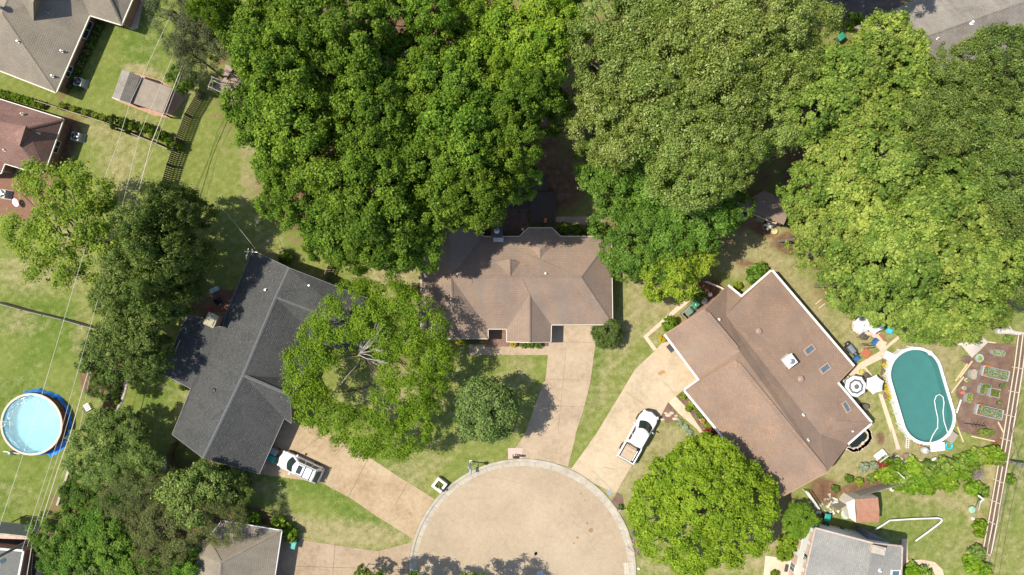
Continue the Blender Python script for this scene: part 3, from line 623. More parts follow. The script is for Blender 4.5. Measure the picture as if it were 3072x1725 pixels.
# front wall (faces west): brick panels and white windows
front = None
for i in range(len(ins)):
    a, c = Vector(ins[i]), Vector(ins[(i+1)%len(ins)])
    if abs(a.z-c.z) < .1 and (a-c).length > 5 and max(a.x,c.x) < 32: front = i
if front is not None:
    a, c = Vector(ins[front]), Vector(ins[(front+1)%len(ins)]); a.z = c.z = 0; d = (c-a).normalized(); o_ = Vector((d.y,-d.x,0)); L = (c-a).length; rz = atan2(d.y, d.x)
    topend = a.y > c.y
    for k, (s_, z0) in enumerate([(.3,.2),(1.9,.2),(3.6,.2),(5.4,.2),(.4,3.0),(1.7,3.0),(3.1,3.0),(4.5,3.0),(6.4,3.0)]):
        s2 = s_+.5 if topend else L-s_-.5
        p = a+d*s2+o_*.02; b = MB(); b.box((0,0,0),(.95,.06,1.5 if z0<1 else 1.1)); q = b.build('brick_panel', M_brick_p, base, uv=True, loc=(p.x,p.y,z0+1.0)); q.rotation_euler = (0,0,rz)
    for s_, z0, w_ in ((1.1,.6,.7),(4.4,.4,.9),(2.5,3.1,.8),(5.6,3.1,.8)):
        s2 = s_+.5 if topend else L-s_-.5
        window(base, ins, front, s2/L, w_, 1.4, z0)
# rear flat extension of the grey house
b = MB(); pts = [W(*cB(x,y), 3.0) for x, y in ((1590,520),(2000,715),(1790,700),(1560,590))]
b.prism([(p.x,p.y) for p in pts], 0, 3.0); o = b.build('extension', mat('slate_flat_roof', (.13,.14,.16), .7), base)

# --- flat roofed building and walled yard, bottom left corner
V = dict(a=c0(600,820)+(3.0,), b=(40,1800,3.0), c=(-120,1800,3.0), d=(-120,1640,3.0))
base, roof, fl, P, ins = house('flat_roof_building', 'flat grey roof with bright white edge under the utility pole in the bottom left corner', V, [['a','b','c','d']], ['a','b','c','d'], mat('grey_membrane', (.12,.12,.11), .8), M_brick, M_white, fw=.14)
b = MB(); pts = [W(*c0(x,y), 0) for x, y in ((-300,270),(975,450),(980,415),(-300,235))]; b.prism([(p.x,p.y) for p in pts], 0, .5)
gw = b.build('garden_wall', M_brick_p, uv=True); tag(gw, 'low brick garden wall with pale coping below the round pool', 'wall')
b = MB(); pts = [W(*c0(x,y), 0) for x, y in ((-300,285),(975,460),(985,405),(-300,225))]; b.prism([(p.x,p.y) for p in pts], .5, .6); b.build('coping', M_kerb, gw)
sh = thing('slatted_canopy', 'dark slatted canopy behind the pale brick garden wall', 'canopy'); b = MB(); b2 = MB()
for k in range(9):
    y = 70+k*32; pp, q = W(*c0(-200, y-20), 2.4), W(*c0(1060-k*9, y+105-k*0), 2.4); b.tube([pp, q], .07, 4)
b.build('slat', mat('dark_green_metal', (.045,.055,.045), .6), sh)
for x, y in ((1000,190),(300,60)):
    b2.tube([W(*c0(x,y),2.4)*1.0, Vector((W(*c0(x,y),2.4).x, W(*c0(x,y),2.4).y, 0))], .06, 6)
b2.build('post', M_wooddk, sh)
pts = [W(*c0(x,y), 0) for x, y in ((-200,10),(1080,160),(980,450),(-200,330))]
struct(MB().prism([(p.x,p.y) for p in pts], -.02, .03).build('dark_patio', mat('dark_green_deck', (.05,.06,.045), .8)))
pts = [W(*c0(x,y), 0) for x, y in ((-300,260),(960,440),(890,500),(500,495),(-300,470))]
struct(MB().prism([(p.x,p.y) for p in pts], -.02, .08).build('brick_path', M_brick_p, uv=True))
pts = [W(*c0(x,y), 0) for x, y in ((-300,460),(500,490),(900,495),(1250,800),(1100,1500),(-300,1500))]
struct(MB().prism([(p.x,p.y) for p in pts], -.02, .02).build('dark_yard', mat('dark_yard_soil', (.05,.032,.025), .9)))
pts = [W(*c0(x,y), 0) for x, y in ((600,700),(880,600),(1250,800),(1100,1500),(300,1500))]
struct(MB().prism([(p.x,p.y) for p in pts], -.02, .03).build('brown_yard', mat('brown_yard_soil', (.08,.045,.03), .9)))

# --- garage pair in the west yard
gz = thing('shingled_shed', 'small gable shed with light brown shingles beside the flat canopy', 'shed')
a, b_, c_, d_ = W(*tA(1178,670), 2.3), W(*tA(1357,735), 2.3), W(*tA(1250,997), 2.3), W(*tA(1080,940), 2.3)
r1, r2 = W(*tA(1255,690), 2.9), W(*tA(1152,965), 2.9)
m = MB(); m.quad(a, d_, r2, r1); m.quad(r1, r2, c_, b_); m.quad(a, r1, b_); m.quad(d_, c_, r2)
m.build('roof', R_weath, gz, uv=True)
m = MB(); Q = [a.lerp(c_, .06), b_.lerp(d_, .06), c_.lerp(a, .06), d_.lerp(b_, .06)]
for i in range(4): p, q = Q[i], Q[(i+1)%4]; m.quad((p.x,p.y,0),(q.x,q.y,0),(q.x,q.y,2.28),(p.x,p.y,2.28))
m.build('wall', M_greyw, gz)
m = MB(); m.tube([d_, r2, c_], .05, 4); m.build('fascia', M_offw, gz)
cp = thing('flat_canopy', 'flat brown canopy roof on posts against the shingled shed', 'canopy')
Q = [W(*tA(x,y), 1.9) for x, y in ((1352,745),(1662,850),(1567,1092),(1250,985))]
m = MB(); m.prism([(p.x,p.y) for p in Q], 1.82, 1.95); m.build('roof', mat('brown_membrane', (.24,.20,.155), .85, .2, 1.5), cp)
m = MB()
for p in Q: m.box((p.x*.998,p.y*.998,.9),(.14,.14,1.8))
m.build('post', M_wood, cp)
struct(sheet('clay_base', [tA(1300,700), tA(1560,780), tA(1700,870), tA(1780,960), tA(1640,1140), tA(1480,1110), tA(1100,960)], .02, mat('clay', (.40,.24,.16), .9, .25, 5)))
# --- dark shed with fascia frame in the east woods
b = MB(); V = [W(*c11(1615,1080), 2.7), W(*c11(1830,560), 2.9), W(*c11(1150,250), 2.9), W(*c11(480,640), 2.7)]
ws = thing('woodland_shed', 'brown roofed open shed with pale beam at the edge of the woods', 'shed')
b.quad(*V); b.build('roof', R_brown, ws, uv=True)
b = MB(); pin = [v.lerp((V[0]+V[2])/2, .06) for v in V]
for i in (0,1,2): p, q = pin[i], pin[(i+1)%4]; b.quad((p.x,p.y,0),(q.x,q.y,0),(q.x,q.y,q.z-.03),(p.x,p.y,p.z-.03))
b.build('wall', M_wood, ws)
b = MB(); b.tube([W(*c11(300,585), 2.3), W(*c11(1440,1050), 2.3)], .075, 4)
for x in (.42, .6, .76, .98):
    p = W(*c11(300+1140*x, 585+465*x), 2.32); q = p+Vector((.55,.45,.2)); b.tube([p, q], .06, 4)
b.build('beam', M_woodp, ws)
b = MB()
for x in (.05, .5, .95):
    p = W(*c11(300+1140*x, 585+465*x), 2.3); b.box((p.x,p.y,1.15),(.12,.12,2.3))
b.build('post', M_woodp, ws)
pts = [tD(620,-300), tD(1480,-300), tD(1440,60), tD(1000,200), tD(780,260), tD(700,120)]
struct(sheet('dark_patio', pts, .03, mat('shade_dark_patio', (.10,.085,.07), .85, .3, 2)))  # shade lying over this patio is put into its dark colour
struct(sheet('porch_shade_slab', [(1455,980),(1525,980),(1525,1040),(1455,1040)], .05, mat('porch_shadow_brown', (.20,.12,.085), .85, .25, 6)))  # brown of the slab paints in the shadow of the porch recess
# --- red metal shed, bottom right
rs = thing('red_metal_shed', 'garden shed with rust red metal roof and white side below the plank fence', 'shed')
q = {k: W(*cB(*v)) if len(v) == 2 else W(*cB(v[0], v[1]), v[2]) for k, v in dict(a=(1360,-10,2.7), b=(1720,-40,2.7), c=(1735,340,2.7), d=(1385,350,2.7), r1=(1540,-35,3.0), r2=(1550,345,3.0), wa=(1225,40,1.7), wd=(1275,280,1.7)).items()}
b = MB(); M_rust = mat('rust_metal', (.34,.175,.115), .55, .18, 3, 20)
b.quad(q['a'], q['d'], q['c'], q['b']); 
mid0, mid1 = q['a'].lerp(q['d'], .5), q['b'].lerp(q['c'], .5); mid0.z += .22; mid1.z += .22
b = MB(); b.quad(q['a'], mid0, mid1, q['b']); b.quad(mid0, q['d'], q['c'], mid1)
for k in range(1, 17):
    t = k/17; b.tube([q['a'].lerp(q['b'], t)+Vector((0,0,.02)), mid0.lerp(mid1, t)+Vector((0,0,.02)), q['d'].lerp(q['c'], t)+Vector((0,0,.02))], .018, 4)
b.build('roof', M_rust, rs)
b = MB(); b.quad(q['wa'], q['wd'], q['d']-Vector((0,0,.03)), q['a']-Vector((0,0,.03))); b.build('lower_roof', M_white, rs)
b = MB(); F_ = [q['wa'], q['wd'], q['d'], q['c'], q['b'], q['a']]
for i in range(6): p, r = F_[i], F_[(i+1)%6]; b.quad((p.x,p.y,0),(r.x,r.y,0),(r.x,r.y,r.z-.04),(p.x,p.y,p.z-.04))
b.build('wall', M_offw, rs)
# ------------------------------------------------------------------ foliage
L_mid = leaf_mat('leaf_mid_green', (.040,.088,.008), (.098,.190,.017), (.215,.325,.036), .32)
L_lite = leaf_mat('leaf_light_green', (.065,.135,.010), (.155,.275,.020), (.31,.43,.045), .34)
L_lmid = leaf_mat('leaf_fresh_green', (.055,.105,.009), (.130,.220,.018), (.28,.34,.045), .34, .6, .15)
L_thk = leaf_mat('leaf_thicket', (.026,.068,.007), (.064,.145,.013), (.15,.265,.03))
L_sol = leaf_mat('leaf_glossy_green', (.038,.075,.012), (.085,.150,.026), (.20,.275,.075), .2, .5, .22)
L_oliv = leaf_mat('leaf_olive', (.068,.112,.014), (.160,.235,.034), (.36,.43,.12), .28, .42, .35)
L_yel = leaf_mat('leaf_yellow_green', (.055,.112,.014), (.132,.222,.032), (.31,.385,.075))
L_yold = leaf_mat('leaf_olive_yellow', (.055,.100,.017), (.120,.195,.035), (.25,.33,.075), .25, .5, .25)
L_deep = leaf_mat('leaf_deep_green', (.038,.088,.009), (.085,.175,.018), (.18,.30,.048))
L_lime = leaf_mat('leaf_lime', (.10,.18,.014), (.225,.33,.025), (.40,.47,.06))
L_loc = leaf_mat('leaf_locust', (.055,.125,.007), (.128,.245,.012), (.25,.38,.03), .36)
L_pine = leaf_mat('leaf_grey_pine', (.060,.076,.030), (.115,.138,.058), (.19,.22,.105), .12, .6)
L_dark = leaf_mat('leaf_dark_oak', (.040,.075,.013), (.088,.145,.026), (.18,.24,.062))
L_mix = leaf_mat('leaf_faded', (.062,.080,.022), (.125,.150,.042), (.23,.25,.085), .2)
L_ylw = leaf_mat('leaf_gold', (.30,.26,.02), (.50,.42,.03), (.68,.56,.06))
L_red = leaf_mat('leaf_red', (.12,.02,.015), (.24,.045,.03), (.36,.09,.05))
L_sage = leaf_mat('leaf_sage', (.14,.19,.10), (.24,.31,.19), (.38,.44,.30))
L_round = leaf_mat('leaf_clipped_green', (.055,.115,.008), (.115,.22,.014), (.215,.34,.03))
B_grey = mat('bark_grey', (.20,.175,.15), .9, .35, 6, 30); B_brown = mat('bark_brown', (.09,.065,.05), .9, .35, 6, 30); B_pale = mat('bark_pale', (.36,.33,.28), .85, .2, 6, 30)
rng = np.random.default_rng(11)
def unit(a): return a/np.maximum(1e-9, np.linalg.norm(a, axis=1, keepdims=True))
def leaf_mesh(name, c, nrm, size, tone, asp=.62):
    N = len(c); r = rng.normal(size=(N,3)); u = unit(np.cross(nrm, r)); v = np.cross(nrm, u)
    L = (size*rng.uniform(.7,1.3,N))[:,None]; wd = L*asp
    bend = nrm*L*rng.uniform(-.18,.05,N)[:,None]
    V = np.stack([c-u*L*.5+bend, c+v*wd*.5, c+u*L*.5+bend, c-v*wd*.5], 1).reshape(-1,3)
    me = bpy.data.meshes.new(name); me.vertices.add(4*N); me.vertices.foreach_set('co', V.ravel().astype(np.float32))
    me.loops.add(4*N); me.loops.foreach_set('vertex_index', np.arange(4*N)); me.polygons.add(N); me.polygons.foreach_set('loop_start', np.arange(0,4*N,4))
    at = me.attributes.new('tone', 'FLOAT', 'FACE'); at.data.foreach_set('value', np.clip(tone,0,1).astype(np.float32)); me.update()
    return me
def crown_pts(lobes, dens, cr, lpc, lsize, flat=.75, up=.35, tips=.25, zmin=-.45, jit=.6):
    """clumps of leaves over the surface of overlapping lobes (x,y,z,rx,ry,rz)"""
    CC, CR, D = [], [], []
    lb = np.array(lobes, float)
    for k, (x,y,z,rx,ry,rz) in enumerate(lb):
        n = max(4, int(dens*(rx*ry+rx*rz+ry*rz)/3*4*pi*.75/(cr*cr*3.1)))
        d = unit(rng.normal(size=(n*3,3))); d = d[d[:,2] > zmin][:n]
        rr = rng.uniform(.72,1.03,len(d))[:,None]
        p = np.array([x,y,z])+d*np.array([rx,ry,rz])*rr
        keep = np.ones(len(p), bool)
        for j, (a,b_,c_,ra,rb,rc) in enumerate(lb):
            if j != k: keep &= (((p-[a,b_,c_])/[ra,rb,rc])**2).sum(1) > .55
        p = p[keep]; d = d[keep]; CC.append(p); D.append(d); CR.append(cr*rng.choice([.6,.85,1.1,1.5], len(p), p=[.3,.3,.25,.15])*rng.uniform(.85,1.15,len(p)))
    CC = np.concatenate(CC); D = np.concatenate(D); CR = np.concatenate(CR)
    n = len(CC); cnt = np.maximum(6, (lpc*(CR/cr)**2*rng.uniform(.7,1.2,n)).astype(int)); idx = np.repeat(np.arange(n), cnt); M = len(idx)
    e = unit(rng.normal(size=(M,3))); e[:,2] = np.abs(e[:,2])*np.where(rng.random(M) < .72, 1, -1)
    rad = rng.uniform(0,1,M)**.45*np.where(rng.random(M) < .14, rng.uniform(1.1,1.7,M), 1)
    off = e*(rad*CR[idx])[:,None]; off[:,2] *= flat
    c = CC[idx]+off
    nr = unit(e*.55+D[idx]*.3+np.array([0,0,up])+rng.normal(size=(M,3))*jit*.55)
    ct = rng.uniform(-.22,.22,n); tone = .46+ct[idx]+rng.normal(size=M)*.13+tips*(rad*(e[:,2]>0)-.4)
    return c, nr, np.full(M, lsize)*rng.choice([.6,.9,1.25], M), tone, CC, CR
def limbs(b, base, top, CC, r0, n=10, tw=.03, seed=0):
    rs = random.Random(seed); base = Vector(base); top = Vector(top); mid = base.lerp(top, .5)+Vector((rs.uniform(-.2,.2), rs.uniform(-.2,.2), 0))
    b.tube([base, base+Vector((0,0,.4)), mid, top], [r0*1.35, r0, r0*.75, r0*.45], 8)
    ids = rs.sample(range(len(CC)), min(n, len(CC)))
    for i in ids:
        q = Vector(CC[i]); s_ = base.lerp(top, rs.uniform(.45,1)); m1 = s_.lerp(q, .4)+Vector((0,0,-.08*(q-s_).length)); m2 = s_.lerp(q,.75)+Vector((rs.uniform(-.2,.2),rs.uniform(-.2,.2),.05))
        b.tube([s_, m1, m2, q], [r0*.4, r0*.3, r0*.17, tw], 5)
PROTO = {}
def proto(key, R, ht, zr, nl, cr, dens, lpc, ls, seed, **kw):
    """a species variant: crown mesh centred on the trunk with its base on the ground, crown mid height ht"""
    global rng
    rng = np.random.default_rng(seed); rs = random.Random(seed); asp = kw.pop('asp', .62); bark = kw.pop('bark', B_grey); compact = kw.pop('compact', False)
    lobes = [(R*rs.uniform(-.12,.12),R*rs.uniform(-.12,.12),ht+zr*.1,R*.5,R*.46,zr*.8)]
    a0 = rs.uniform(0,6)
    for i in range(nl):
        if compact:
            a = a0+2*pi*i/nl; d = R*rs.uniform(.45,.6); r = R*rs.uniform(.36,.44); lobes.append((d*cos(a), d*sin(a), ht+rs.uniform(-.3,.15)*zr, r, r, zr*rs.uniform(.5,.65))); continue
        a = a0+2*pi*i/nl+rs.uniform(-.35,.35); d = R*rs.uniform(.42,.80); r = (R-d)*rs.uniform(.8,1.1)+R*.12; lobes.append((d*cos(a), d*sin(a), ht+rs.uniform(-.55,.4)*zr, r, r*rs.uniform(.8,1.25), min(zr*.7, r*rs.uniform(.7,1.1))))
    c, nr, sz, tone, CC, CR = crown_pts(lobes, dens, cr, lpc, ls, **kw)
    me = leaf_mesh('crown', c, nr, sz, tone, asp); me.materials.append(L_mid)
    b = MB(); limbs(b, (0,0,-.1), (rs.uniform(-.3,.3), rs.uniform(-.3,.3), ht), CC, R*.055, 14, seed=seed)
    tm = bpy.data.meshes.new('trunk'); tm.from_pydata(b.v, [], b.f); tm.materials.append(bark)
    PROTO.setdefault(key, []).append((me, tm, R, ht))
for s_ in (1,2,3,4): proto('wood', 3.6, 11.0, 3.6, 11, .50, .85, 120, .23, s_, flat=.8, tips=.34, zmin=-.25, jit=.7)
for s_ in (5,6,7): proto('oak', 4.2, 12.5, 3.2, 11, .55, .85, 150, .20, s_, flat=.75, tips=.3, jit=.95, asp=.5)
for s_ in (8,9,10): proto('tulip', 4.0, 11.5, 3.2, 11, .50, .85, 95, .25, s_, flat=.65, tips=.38, up=.5, asp=.75)
for s_ in (11,12): proto('deep', 3.8, 9.5, 3.0, 10, .50, .9, 110, .21, s_, flat=.8, tips=.3)
for s_ in (13,14): proto('dense', 3.6, 4.6, 3.4, 10, .46, 1.25, 90, .2, s_, flat=.85, tips=.3, zmin=-.6)
for s_ in (15,16): proto('loose', 3.4, 5.5, 2.6, 8, .46, 1.0, 75, .21, s_, flat=.7, tips=.3)
for s_ in (17,18): proto('fine', 3.4, 8.0, 3.0, 7, .50, .9, 150, .15, s_, flat=.6, tips=.2, jit=1.1, asp=.35, bark=B_brown)
for s_ in (23,24): proto('ball', 3.6, 6.2, 3.4, 9, .50, 1.5, 95, .2, s_, flat=.85, tips=.35, zmin=-.6, compact=True)
for s_ in (19,): proto('mound', 3.6, 3.4, 3.2, 10, .40, 1.7, 95, .24, s_, flat=.85, tips=.3, zmin=-.6)
def place_mesh(name, me, m, parent, rz=0):
    o = bpy.data.objects.new(name, me); C.objects.link(o); o.parent = parent
    if m is not None:
        o.material_slots[0].link = 'OBJECT'; o.material_slots[0].material = m
    return o
tcount = [0]
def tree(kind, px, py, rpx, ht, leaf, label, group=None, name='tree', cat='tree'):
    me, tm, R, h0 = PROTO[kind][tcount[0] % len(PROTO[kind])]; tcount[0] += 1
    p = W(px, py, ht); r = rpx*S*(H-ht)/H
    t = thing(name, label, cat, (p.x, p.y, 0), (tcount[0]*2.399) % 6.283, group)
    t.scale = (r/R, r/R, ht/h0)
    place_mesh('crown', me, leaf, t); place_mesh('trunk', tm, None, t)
    return t
G1 = 'trees of the dense bright green wood behind the brown roofed house'
WOODS = [
 (770,75,95,'at the northwest tip, next to the grey green pine'),(905,55,108,'second from the pine along the top edge of the wood'),(1035,95,108,'at the top edge of the wood right of a dark gap'),
 (1165,45,90,'at the top edge above a bare soil gap'),(1300,20,75,'cut by the top edge just left of the lime green maples'),(1310,150,80,'small crown between two soil gaps near the lime green maples'),
 (800,190,75,'with its west side over the wooden pergola'),(830,215,100,'just right of the wooden pergola'),(960,225,110,'in the second row from the top, level with the pergola'),(1090,215,95,'between the pergola row and a soil gap'),(1215,225,95,'right of a brown soil gap in the middle of the wood'),
 (800,345,95,'on the west edge of the wood above the open lawn'),(870,370,105,'one in from the west edge, above the open lawn'),(990,385,112,'in the heart of the wood with a leaning white limb'),(1120,360,95,'in the middle of the wood beside long bare branches'),(1255,330,95,'in the middle of the wood left of the tall crowns'),
 (1370,270,95,'below the lime green maples'),(1390,400,108,'towards the east side with pale tufts'),(1510,330,95,'east side crown next to the dark clearing'),(1540,430,75,'on the east edge overlooking the dark clearing'),
 (855,490,85,'on the west edge above the bare lawn patch'),(970,520,108,'behind the bare lawn patch, one row in'),(1100,530,108,'in the lower middle of the wood'),(1230,480,95,'left of a black hole in the canopy'),(1340,510,95,'right of a black hole in the canopy'),(1460,480,95,'above the dark deck steps'),(1550,540,60,'tufted crown beside the deck railing'),
 (870,600,72,'poking out west over the lawn, lowest of the western edge'),(1010,650,100,'above the lawn behind the charcoal roofed house'),(1130,660,108,'in the lowest row but one, above the gable fence'),(1260,620,95,'above the west wing of the brown roofed house'),(1370,600,95,'hanging over the deck'),(1450,590,80,'tufted crown at the south tip over the deck'),
 (985,715,62,'small outlier over the lawn left of the picket fence'),(1070,760,55,'lowest tip above the picket fence end'),(1170,720,85,'over the lawn beside the west wing of the brown roofed house'),(1250,730,72,'touching the west wing roof of the brown roofed house'),(1420,650,45,'small tuft beside the chimney with the round flue'),(1640,335,62,'small, closing the gap at the head of the dark clearing'),(1600,300,75,'deeper green crown under the lime green maples at the east edge')]
for i, (x, y, r, lb) in enumerate(WOODS):
    tree('wood', x, y, r*1.08, 11.5+((i*7)%5)*.9-(3 if r < 75 else 0), L_mid, 'bright green broadleaf tree '+lb, G1, 'broadleaf_tree')
G1b = 'lime green maples at the top of the wood'
for x, y, r, lb in [(1400,50,80,'leftmost of the lime green maples'),(1490,110,100,'between the leftmost maple and the gap'),(1600,50,100,'at the top edge left of the dark yard gap'),(1590,190,95,'lowest of the lime green maples'),(1670,110,70,'beside the dark yard gap, rightmost of its row'),(1690,10,50,'small, cut by the top edge above the dark yard gap'),(1500,215,60,'small, over a soil gap')]:
    tree('wood', x, y, r*1.1, 12.0, L_lite, 'lighter lime green maple '+lb, G1b, 'maple_tree')
G2 = 'big grey olive oaks right of the dark clearing'
for i, (x, y, r, lb) in enumerate([(1850,80,125,'at the top left of the oak stand'),(1990,40,115,'second along the top edge of the oak stand'),(2130,70,125,'third along the top edge of the oak stand'),(2270,60,110,'at the top edge left of the green bin'),(2390,90,85,'at the top edge beside the trash bin and round shrub'),
  (1870,240,125,'on the west side, second row'),(2010,190,125,'second row, centre of the stand'),(2160,220,130,'second row with a dark cleft below'),(2310,210,115,'second row, east side'),(1840,380,105,'on the west side, third row'),(1980,360,125,'third row, centre of the stand'),(2130,370,120,'third row above the woodland shed'),(2280,365,98,'third row, touching the yellow green trees'),(2380,240,90,'east side where the yellow green trees start'),
  (2080,500,110,'lowest crown but one, left of the woodland shed'),(2185,470,85,'directly above the woodland shed')]):
    tree('oak', x, y, r*1.13, 13+((i*5)%4)*.8, L_oliv, 'grey olive oak '+lb, G2, 'oak_tree')
G4 = 'deep green trees below the oak stand'
for x, y, r, ht, lb in [(1840,510,100,9,'on the west side beside the dark clearing'),(1950,560,110,9.5,'largest, directly below the oaks'),(1900,690,100,8.5,'above the hedge and paver path'),(2060,640,105,9,'above the lime yellow tree'),(1990,740,85,7.5,'touching the lime yellow tree from above'),(2170,610,70,8,'small, beside the woodland shed beam'),(1890,780,55,5.5,'low, at the corner of the brown roofed house'),(1960,460,85,10,'half under the oaks')]:
    tree('deep', x, y, r*1.12, ht, L_deep, 'deep green tree '+lb, G4, 'broadleaf_tree')
tree('dense', 2010,815,92, 5.6, L_lime, 'bright lime yellow tree above the bins of the terracotta roofed house', name='lime_tree')
tree('loose', 2085,760,62, 5.0, L_lime, 'small upper offshoot of lime yellow foliage reaching into the dark shade', name='lime_tree')
G3 = 'yellow green tulip trees of the east wood'
for i, (x, y, r, lb) in enumerate([(2660,140,85,'in front of the weathered grey roof, topmost'),(2600,230,95,'below the weathered grey roof'),(2500,240,85,'beside the dead stump and tan soil'),(2450,330,80,'next to the olive oaks, upper part'),(2590,340,110,'upper middle of the stand'),(2710,290,110,'right of centre in the upper part'),(2520,450,100,'above the large dark hole'),(2640,460,105,'left of the large dark hole'),(2462,572,86,'right of the woodland shed'),
   (2550,600,115,'centre of the stand, below the dark hole'),(2690,630,105,'lower centre beside the diagonal branch'),(2790,600,105,'right of the diagonal branch'),(2470,700,90,'on the west edge above the lawn'),(2590,740,115,'lower left of the stand'),(2720,760,110,'lower middle of the stand'),(2850,720,110,'lower right of the stand'),(2555,858,78,'lowest on the west edge above the two planks'),(2690,862,95,'above the large white awning'),(2800,870,110,'above the oval pool'),(2920,830,105,'above the tan tarp canopy'),(2765,952,58,'low fringe between the awning and the oval pool'),(2860,950,70,'low fringe above the oval pool'),(2950,920,60,'low fringe at the tan tarp canopy')]):
    tree('tulip', x, y, r*1.13, (12+((i*5)%4)*.7) if y < 840 else 9.0, L_yel, 'yellow green tulip tree '+lb, G3, 'tulip_tree')
G3b = 'olive green trees at the right edge of the picture'
for i, (x, y, r, lb) in enumerate([(2880,250,95,'at the top, lower right of the grey roof'),(3015,190,92,'topmost at the right edge below the grey roof'),(2820,330,105,'second row, inner one'),(2960,320,110,'second row near the right edge'),(3065,290,75,'cut by the right edge in the second row'),(2780,400,95,'beside the large dark hole'),(2900,400,115,'third row, inner one'),(3030,380,105,'third row at the right edge'),(2900,540,110,'fourth row, inner one'),(3030,520,105,'fourth row at the right edge'),(2960,680,105,'fifth row'),(3060,670,80,'fifth row, cut by the right edge'),(3040,810,85,'lowest at the right edge above the fallen log')]):
    tree('oak', x, y, r*1.13, 12.5+((i*3)%4)*.7, L_yold, 'olive green tree '+lb, G3b, 'broadleaf_tree')
G8 = 'grey green pines at the top of the west yards'
for x, y, r, ht, lb in [(520,30,72,8,'leftmost, cut by the top edge'),(600,70,80,9,'middle one with feathery boughs'),(672,80,70,10,'rightmost, beside the dark leaning trunk'),(578,165,60,8,'lower one over the yard wires')]:
    tree('fine', x, y, r*1.15, ht, L_pine, 'grey green pine '+lb, G8, 'pine_tree', 'tree')
tree('dense', 548,236,38, 2.8, L_deep, 'small dark green tree under the pines beside the wires', name='small_tree')
tree('loose', 655,40,60, 12, L_mid, 'thin green crown reaching up behind the rightmost pine', name='broadleaf_tree')
b = MB(); b.tube([W(700,70,0), W(680,40,6), W(668,15,10)], [.38,.33,.22], 10); q = b.build('leaning_trunk', B_brown); tag(q, 'dark leaning pine trunk at the northwest corner of the wood', 'tree trunk')
# pale green tree with a fork of limbs, west yard
def custom_tree(name, label, base, lobes, leaf, cr, dens, lpc, ls, r0, seed, bark=B_brown, nlimb=16, group=None, top=None, **kw):
    global rng
    rng = np.random.default_rng(seed); t = thing(name, label, 'tree', (base[0], base[1], 0), 0, group)
    lb = []
    for px, py, rp, z, zf in lobes:
        p = W(px, py, z); r = rp*S*(H-z)/H; lb.append((p.x-base[0], p.y-base[1], z, r, r, r*zf))
    asp = kw.pop('asp', .55)
    c, nr, sz, tone, CC, CR = crown_pts(lb, dens, cr, lpc, ls, **kw)
    me = leaf_mesh('crown', c, nr, sz, tone, asp); me.materials.append(leaf); place_mesh('crown', me, None, t)
    b = MB(); tp = top or (np.mean([l[0] for l in lb])*.4, np.mean([l[1] for l in lb])*.4, np.mean([l[2] for l in lb])*.8)
    limbs(b, (0,0,-.1), tp, CC, r0, nlimb, .025, seed); tb = b.build('trunk', bark, t); return t, lb, CC
b0 = W(375,735)
custom_tree('broadleaf_tree', 'loose yellow green tree leaning west under the power lines beside the brick patio', b0,
 [(110,520,35,9,.7),(75,545,35,8,.6),(150,560,60,9,.6),(230,530,45,9,.6),(210,600,65,9.5,.6),(150,640,60,9,.6),(290,580,50,8.5,.7),(60,700,45,8,.6),(110,740,50,8,.6),(180,700,60,9,.6),(250,660,60,9,.6),(300,650,45,8,.6),(60,665,30,8,.5),(110,800,40,7.5,.5),(190,790,45,7.5,.6),(240,760,40,7,.5),(310,720,45,8,.5),(170,830,30,7,.5),(260,820,30,6,.6),(340,600,30,7,.6)],
 L_lmid, .55, 1.2, 85, .22, .2, 31, top=(-4.2,1.0,7.0), nlimb=22, tips=.3)
G9 = 'dark green oaks along the fence west of the charcoal roofed house'
for x, y, r, ht, k, lb in [(520,640,70,7.5,'dense','topmost, at the end of the dark slatted fence'),(440,720,75,7.5,'dense','left one with its crown under the wires'),(500,762,84,9.0,'dense','largest, casting a wide shadow on the lawn'),(400,850,85,7,'loose','left side, above the grey fence corner'),(488,868,74,8,'dense','above the brick patio of the charcoal roofed house'),(548,805,45,7,'loose','small, right of the largest one'),
   (350,900,60,5.5,'loose','over the corner of the back fence'),(400,980,75,6,'loose','with a forked bare limb, lower part'),(330,1060,75,5.5,'loose','left of the narrow gravel bed'),(440,1070,60,5.5,'loose','lowest but one, above the side lawn'),(315,1150,42,4,'loose','lowest, hanging over the fence top')]:
    tree(k, x, y, r*1.12, ht, L_dark, 'dark green oak '+lb, G9, 'oak_tree')
G10 = 'thicket of trees between the round pool and the tan roofed house'
